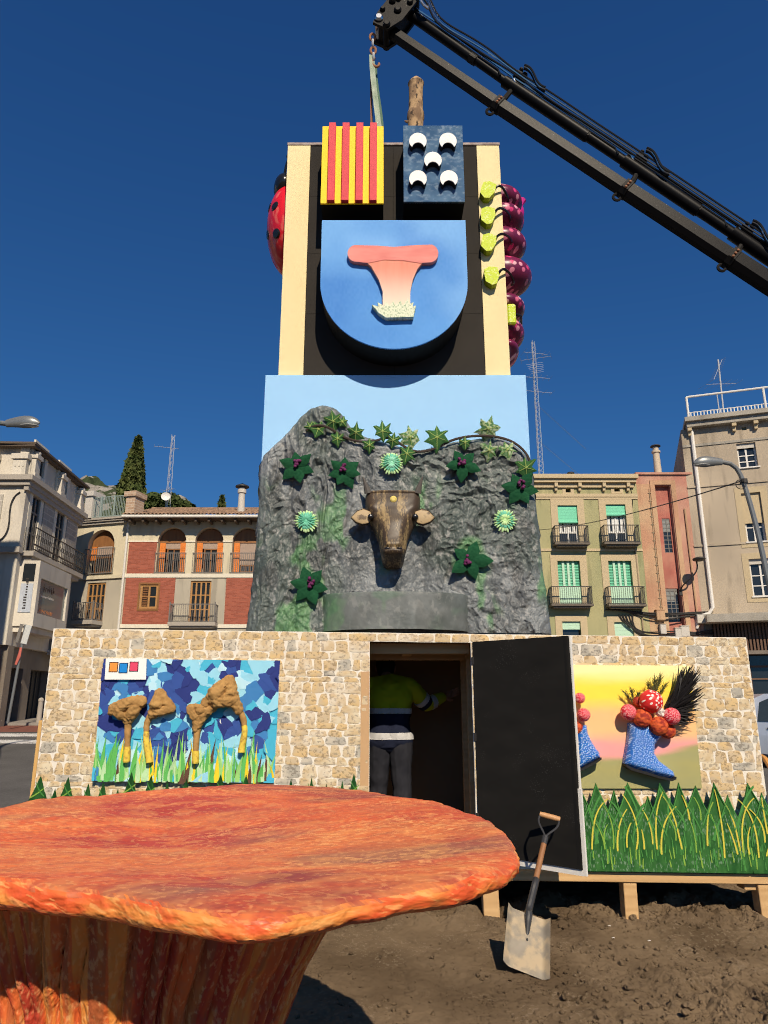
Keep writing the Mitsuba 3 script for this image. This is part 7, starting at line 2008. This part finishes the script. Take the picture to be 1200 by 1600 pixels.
mat('mat_mushcap0', proc(capcol), 0.45, 0.3)
relief('mat_mushcap', 'mat_mushcap0', lambda p, n, uv: fbm(p.x * 40 + 4 * noise(p.x * 6, p.y * 6, 0), p.y * 80 - p.x * 20, p.z * 90, 3), 0.006, 1.5e-3)
part(GM, 'cap', gridm(np.stack([Xc, Yc, Zc], -1), wrap=True), 'mat_mushcap', smooth=True)
# funnel shaped stem with folded ribs
zz = np.linspace(-0.05, 1.16, 110)
aa = np.linspace(0, 2 * np.pi, 900, endpoint=False)
Zs, As = np.meshgrid(zz, aa, indexing='ij')
SCc = np.array([-0.74, 2.30])
rs = np.interp(Zs, [-0.05, 0.3, 0.6, 0.75, 0.88, 0.97, 1.06, 1.13, 1.16], [0.27, 0.33, 0.395, 0.44, 0.495, 0.55, 0.60, 0.65, 0.68])
rs = rs * (1 - 0.24 * np.clip(-np.sin(As + 0.35), 0, 1) * np.clip((Zs - 0.4) / 0.5, 0, 1))
lim = np.interp((As - base_a) % (2 * np.pi) + base_a, np.r_[ang, ang[0] + 2 * np.pi], np.r_[rad, rad[0]]) * 0.9
rs = np.minimum(rs, lim)
wv = 0.35 * (meshkit.fbm(np.stack([np.cos(As) * 3, np.sin(As) * 3, Zs * 1.6], -1), 2, 5) - 0.5)
cellp = (As + wv) * 58 / (2 * np.pi)
rib = np.abs(np.sin(np.pi * cellp)) ** 0.55
which = meshkit.noise(np.stack([np.floor(cellp) % 58, 0 * As, np.floor(Zs * 2 + (np.floor(cellp) % 7) * 0.37)], -1) + 0.5, 6)
wrs = 1 - np.abs(2 * meshkit.fbm(np.stack([np.cos(As) * 17, np.sin(As) * 17, Zs * 14], -1), 3, 9) - 1) * 2
rs = rs + 0.026 * rib * np.clip((1.2 - Zs) * 6, 0.3, 1) + 0.018 * (which - 0.5) + 0.0045 * wrs
V = np.stack([SCc[0] + rs * np.cos(As), SCc[1] + rs * np.sin(As), Zs], -1)


def stemcol(p, n, uv):
    a = dr.atan2(p.y - 2.30, p.x + 0.74) * 9.3
    k = fbm(a * 1.1, p.z * 1.3, 0, 3)
    c = mix((0.66, 0.14, 0.035), (0.42, 0.05, 0.025), smoothstep(0.4, 0.62, k))
    c = mix(c, (0.76, 0.30, 0.06), 0.75 * smoothstep(0.56, 0.70, fbm(a * 2.6 + 5, p.z * 2.6, 0, 3)))
    c = mix(c, (0.30, 0.10, 0.04), 0.6 * smoothstep(0.55, 0.68, fbm(a * 1.9 + 15, p.z * 2.0, 3, 3)))
    return mix(c, (0.88, 0.60, 0.26), 0.3 * smoothstep(0.52, 0.74, fbm(p.x * 140, p.y * 140, p.z * 40, 3)))


mat('mat_mushstem0', proc(stemcol), 0.6, 0.3)
relief('mat_mushstem', 'mat_mushstem0', lambda p, n, uv: fbm(p.x * 80, p.y * 80, p.z * 26 + 5 * noise(p.x * 12, p.y * 12, p.z * 12), 3), 0.010, 1.5e-3)
part(GM, 'stem', gridm(V[:, ::-1], wrap=True, flip=True), 'mat_mushstem', smooth=True)
part(GM, 'paper_scrap', disp(ell(np.r_[onz(212, 1436, 1.15), 1.15], (0.012, 0.01, 0.008), 2), 0.004, 90, 2), M('pinkscrap', 0.7, 0.3, 0.3))

# ------------------------------------------------------------------ shovel leaning on the door
SV = thing('shovel', 'muddy square shovel with a D grip leaning against the open black door', 'shovel')
mat('mat_blade', proc(lambda p, n, uv: mix(mix((0.32, 0.28, 0.22), (0.16, 0.145, 0.12), fbm(p.x * 14, p.y * 14, p.z * 14, 3)), (0.42, 0.33, 0.21), 0.85 * smoothstep(0.36, 0.66, fbm(p.x * 18 + 4, p.y * 18, p.z * 14, 5)))), 0.5, 0.4)
mat('mat_handlewood', proc(lambda p, n, uv: mix((0.30, 0.14, 0.06), (0.20, 0.09, 0.04), noise(p.x * 50, p.y * 12, p.z * 9))), 0.45, 0.4)
M('steel_dark', 0.035, 0.035, 0.037, 0.4, 0.5)
top = np.array([at(859, 1276, 5.47)[0], 5.47, at(859, 1276, 5.47)[2]])
sock = at(826, 1425, 5.06)
tipc = at(821, 1530, 4.80)
tipc[2] = 0.03
ax = (top - sock) / np.linalg.norm(top - sock)
bxs = (at(860, 1440, 5.0) - at(792, 1424, 5.05))
bxs = bxs - ax * (bxs @ ax)
bxs /= np.linalg.norm(bxs)
bl0 = at(826, 1428, 5.05)
down = tipc - bl0
Lb = np.linalg.norm(down)
down /= Lb
bn = np.cross(bxs, down)
bn /= np.linalg.norm(bn)
if bn[1] > 0:
    bn = -bn
W = 0.135
us, vs = np.linspace(-1, 1, 25), np.linspace(0, 1, 22)
Ug, Vg = np.meshgrid(us, vs)
curl = 0.045 * np.clip((np.abs(Ug) - 0.72) / 0.28, 0, 1) ** 1.3 + 0.02 * Vg ** 2
Wd = W * (1 + 0.04 * Vg)
Pt = bl0 + Ug[..., None] * Wd[..., None] * bxs + (Vg * Lb + 0.02 * np.abs(Ug) * 0)[..., None] * down + curl[..., None] * bn
blade_m = gridm(Pt)
back_m = gridm(Pt - 0.004 * bn, flip=True)
part(SV, 'blade', disp(cat(blade_m, back_m), 0.0, 9), 'mat_blade', smooth=50)
part(SV, 'socket', tube(spline([bl0 + down * 0.17 + bn * 0.012, bl0 + down * 0.06 + bn * 0.018, bl0 + bn * 0.018, sock + ax * 0.0, sock + ax * 0.1, sock + ax * 0.22], 20), np.r_[np.linspace(0.006, 0.024, 8), np.full(12, 0.0225)], 10), 'mat_steel_dark')
h1 = top - ax * 0.13
part(SV, 'shaft', tube([sock + ax * 0.205, (sock + h1) / 2, h1 - ax * 0.04], 0.0195, 12), 'mat_handlewood')
gx_ = (at(873, 1277, 5.45) - at(846, 1270, 5.47))
gx_ /= np.linalg.norm(gx_)
part(SV, 'yoke', cat(tube([h1 - ax * 0.09, h1 - ax * 0.03], 0.0215, 10), [tube(spline([h1 - ax * 0.04, h1 + ax * 0.0 + gx_ * s * 0.02, h1 + ax * 0.06 + gx_ * s * 0.062, h1 + ax * 0.125 + gx_ * s * 0.064], 12), 0.0075, 8) for s in (-1, 1)]), 'mat_steel_dark')
part(SV, 'grip', tube([top - gx_ * 0.072, top - gx_ * 0.03, top + gx_ * 0.03, top + gx_ * 0.072], [0.0165, 0.019, 0.019, 0.0165], 12), M('gripwood', 0.48, 0.26, 0.12, 0.5))

# ------------------------------------------------------------------ worker inside the booth, seen from behind
PN = thing('person', 'person in yellow and navy high visibility shirt, back turned, inside the dark booth', 'person')
FZ = 0.36
V3 = lambda x, y, z: np.array([x, y, FZ + z])
ox, oy = 0.055, 6.98
hipL, hipR = V3(ox - 0.095, oy, 0.90), V3(ox + 0.095, oy, 0.90)
kneeL, kneeR = V3(ox - 0.11, oy + 0.05, 0.48), V3(ox + 0.11, oy - 0.01, 0.48)
ankL, ankR = V3(ox - 0.12, oy - 0.01, 0.09), V3(ox + 0.12, oy - 0.05, 0.09)
chest = V3(ox, oy + 0.06, 1.28)
belly = V3(ox, oy + 0.02, 1.05)
neck = V3(ox - 0.02, oy + 0.16, 1.47)
headc = V3(ox - 0.04, oy + 0.27, 1.57)
shL, shR = V3(ox - 0.185, oy + 0.09, 1.39), V3(ox + 0.185, oy + 0.08, 1.39)
elL, wrL = V3(ox - 0.25, oy + 0.2, 1.14), V3(ox - 0.15, oy + 0.42, 1.18)
elR, wrR = V3(ox + 0.36, oy + 0.2, 1.22), V3(ox + 0.545, oy + 0.32, 1.29)


def figure(k=0.0):
    return dict(
        torso=[[(hipL, 0.105 + k), (hipR, 0.105 + k)], [(hipL + [0.02, -0.02, 0.02], 0.10 + k), (belly - [0.05, 0, 0], 0.115 + k), (chest - [0.09, 0, 0], 0.115 + k), (shL + [0.06, 0, -0.01], 0.07 + k)], [(hipR + [-0.02, -0.02, 0.02], 0.10 + k), (belly + [0.05, 0, 0], 0.115 + k), (chest + [0.09, 0, 0], 0.115 + k), (shR - [0.06, 0, 0.01], 0.07 + k)],
               [(chest - [0.09, 0, 0], 0.115 + k), (chest + [0.09, 0, 0], 0.115 + k)], [(shL, 0.065 + k), (neck - [0, 0, 0.04], 0.062 + k), (shR, 0.065 + k)], [(chest + [0, 0, 0.05], 0.11 + k), (neck - [0, 0, 0.05], 0.075 + k)]],
        legL=[[(hipL, 0.098 + k), (kneeL, 0.062 + k), (ankL, 0.043 + k)]], legR=[[(hipR, 0.098 + k), (kneeR, 0.062 + k), (ankR, 0.043 + k)]],
        armL=[[(shL, 0.06 + k), (elL, 0.043 + k), (wrL, 0.031 + k)]], armR=[[(shR, 0.06 + k), (elR, 0.043 + k), (wrR, 0.031 + k)]])


def hand(w, d, side, up):
    d = d / np.linalg.norm(d)
    side = side / np.linalg.norm(side)
    n = np.cross(d, side)
    ch = [[(w, 0.026), (w + d * 0.05, 0.028), (w + d * 0.085 + side * 0.015, 0.02)], [(w + d * 0.04 + side * 0.022, 0.018), (w + d * 0.088 + side * 0.03, 0.013)], [(w + d * 0.04 - side * 0.022, 0.018), (w + d * 0.085 - side * 0.028, 0.013)]]
    for i, (o_, L_) in enumerate(((-0.03, 0.062), (-0.01, 0.075), (0.011, 0.078), (0.031, 0.068))):
        b = w + d * 0.088 + side * o_
        ch.append([(b, 0.0098), (b + d * L_ * 0.5 + n * up * 0.012, 0.0088), (b + d * L_ * 0.8 + n * up * 0.035, 0.008), (b + d * L_ * 0.92 + n * up * 0.055, 0.0072)])
    b = w + d * 0.03 + side * -0.028
    ch.append([(b, 0.013), (b + d * 0.03 - side * 0.03 + n * up * 0.01, 0.011), (b + d * 0.062 - side * 0.036 + n * up * 0.02, 0.009)])
    return ch


F0 = figure()
headch = [[(neck, 0.055), (headc - [0, 0.03, 0.06], 0.058)], [(headc + [0, 0.0, 0.03], 0.092), (headc + [0, 0.03, -0.02], 0.08), (headc + [0, 0.065, -0.085], 0.042)], [(headc + [0, 0.09, -0.03], 0.02), (headc + [0, 0.115, -0.045], 0.013)], [(headc + [-0.088, 0.0, -0.02], 0.018), (headc + [-0.086, 0, 0.01], 0.02)], [(headc + [0.088, 0.0, -0.02], 0.018), (headc + [0.086, 0, 0.01], 0.02)]]
feet = [[(a_, 0.045), (a_ + [0, -0.03, -0.045], 0.042), (a_ + [sx_ * 0.03, 0.16, -0.055], 0.033)] for a_, sx_ in ((ankL, -1), (ankR, 1))]
allc = sum(F0.values(), []) + headch + feet + hand(wrL, wrL - elL, np.array([0.3, 0, 1.0]), 1) + hand(wrR, wrR - elR, np.array([0.0, 0.3, 1.0]), 1)
part(PN, 'body', hulls(allc, 0.014, 6), M('skin', 0.34, 0.19, 0.13, 0.6))
F1 = figure(0.018)
cut = lambda m, z0, z1: trimesh.intersections.slice_mesh_plane(trimesh.intersections.slice_mesh_plane(m, [0, 0, 1], [0, 0, z0]), [0, 0, -1], [0, 0, z1])
sleeves = [[(shL, 0.085), (elL, 0.066), (elL + (wrL - elL) * 0.85, 0.05)], [(shR, 0.085), (elR, 0.068), (elR + (wrR - elR) * 0.85, 0.052)]]
shirt = hulls(F1['torso'] + sleeves, 0.022, 5)
shirt = disp(disp(shirt, 0.009, 7, 3, 3, True), 0.003, 25, 4)
m_hi = dif('mat_hivis', (0.40, 0.46, 0.02))
m_navy = dif('mat_navy', (0.018, 0.022, 0.042))
m_refl = dif('mat_reflect', (0.50, 0.50, 0.50))
zw = FZ
shirt_top, shirt_low = cut(shirt, zw + 1.135, 9), cut(shirt, zw + 0.80, zw + 1.1345)
part(PN, 'shirt', shirt_top, m_hi, smooth=True)
part(PN, 'shirt_lower', shirt_low, m_navy, smooth=True)
grow = lambda m, k: trimesh.Trimesh(np.array(m.vertices) + np.array(m.vertex_normals) * k, m.faces, process=False)
torso_only = disp(disp(hulls(F1['torso'], 0.02, 5), 0.009, 7, 3, 3, True), 0.003, 25, 4)
for z0, z1 in ((0.905, 0.965), (1.135, 1.185)):
    part(PN, 'reflective_band', grow(cut(torso_only, zw + z0, zw + z1), 0.006), m_refl, smooth=True)


def ring(p, q, f0, f1, r0, r1):
    return tube([p + (q - p) * f0, p + (q - p) * (f0 + f1) / 2, p + (q - p) * f1], [r0, (r0 + r1) / 2, r1], 18)


part(PN, 'reflective_band', ring(shR, elR, 0.66, 0.84, 0.086, 0.08), m_refl)
part(PN, 'sleeve', ring(shR, elR, 0.85, 1.0, 0.082, 0.078), m_navy)
part(PN, 'reflective_band', ring(elR, wrR, 0.18, 0.42, 0.072, 0.067), m_refl)
trs = hulls([[(hipL + [0, 0, 0.04], 0.118), (hipR + [0, 0, 0.04], 0.118)], [(hipL, 0.118), (hipL * 0.6 + kneeL * 0.4, 0.1), (kneeL, 0.083), (ankL, 0.072)], [(hipR, 0.118), (hipR * 0.6 + kneeR * 0.4, 0.1), (kneeR, 0.083), (ankR, 0.072)]], 0.02, 4)
trs = disp(disp(trs, 0.009, 6, 13, 3, True), 0.003, 26, 4)
part(PN, 'trousers', cut(trs, 0, zw + 0.92), dif('mat_trousers', proc(lambda p, n, uv: mix((0.018, 0.019, 0.025), (0.034, 0.035, 0.043), fbm(p.x * 20, p.y * 20, p.z * 9, 3)))), smooth=True)
part(PN, 'hair', hulls([[(headc + [0, -0.012, 0.035], 0.098), (headc + [0, -0.03, -0.02], 0.088)], [(headc + [0, 0.02, 0.045], 0.094), (headc + [0, -0.02, 0.0], 0.092)]], 0.02, 4), M('hair', 0.015, 0.012, 0.01))
for a_ in (ankL, ankR):
    part(PN, 'boot', hulls([[(a_ + [0, 0, 0.03], 0.055), (a_ + [0, -0.03, -0.035], 0.052), (a_ + [0, 0.17, -0.05], 0.042)]], 0.02, 4), 'mat_rubber')
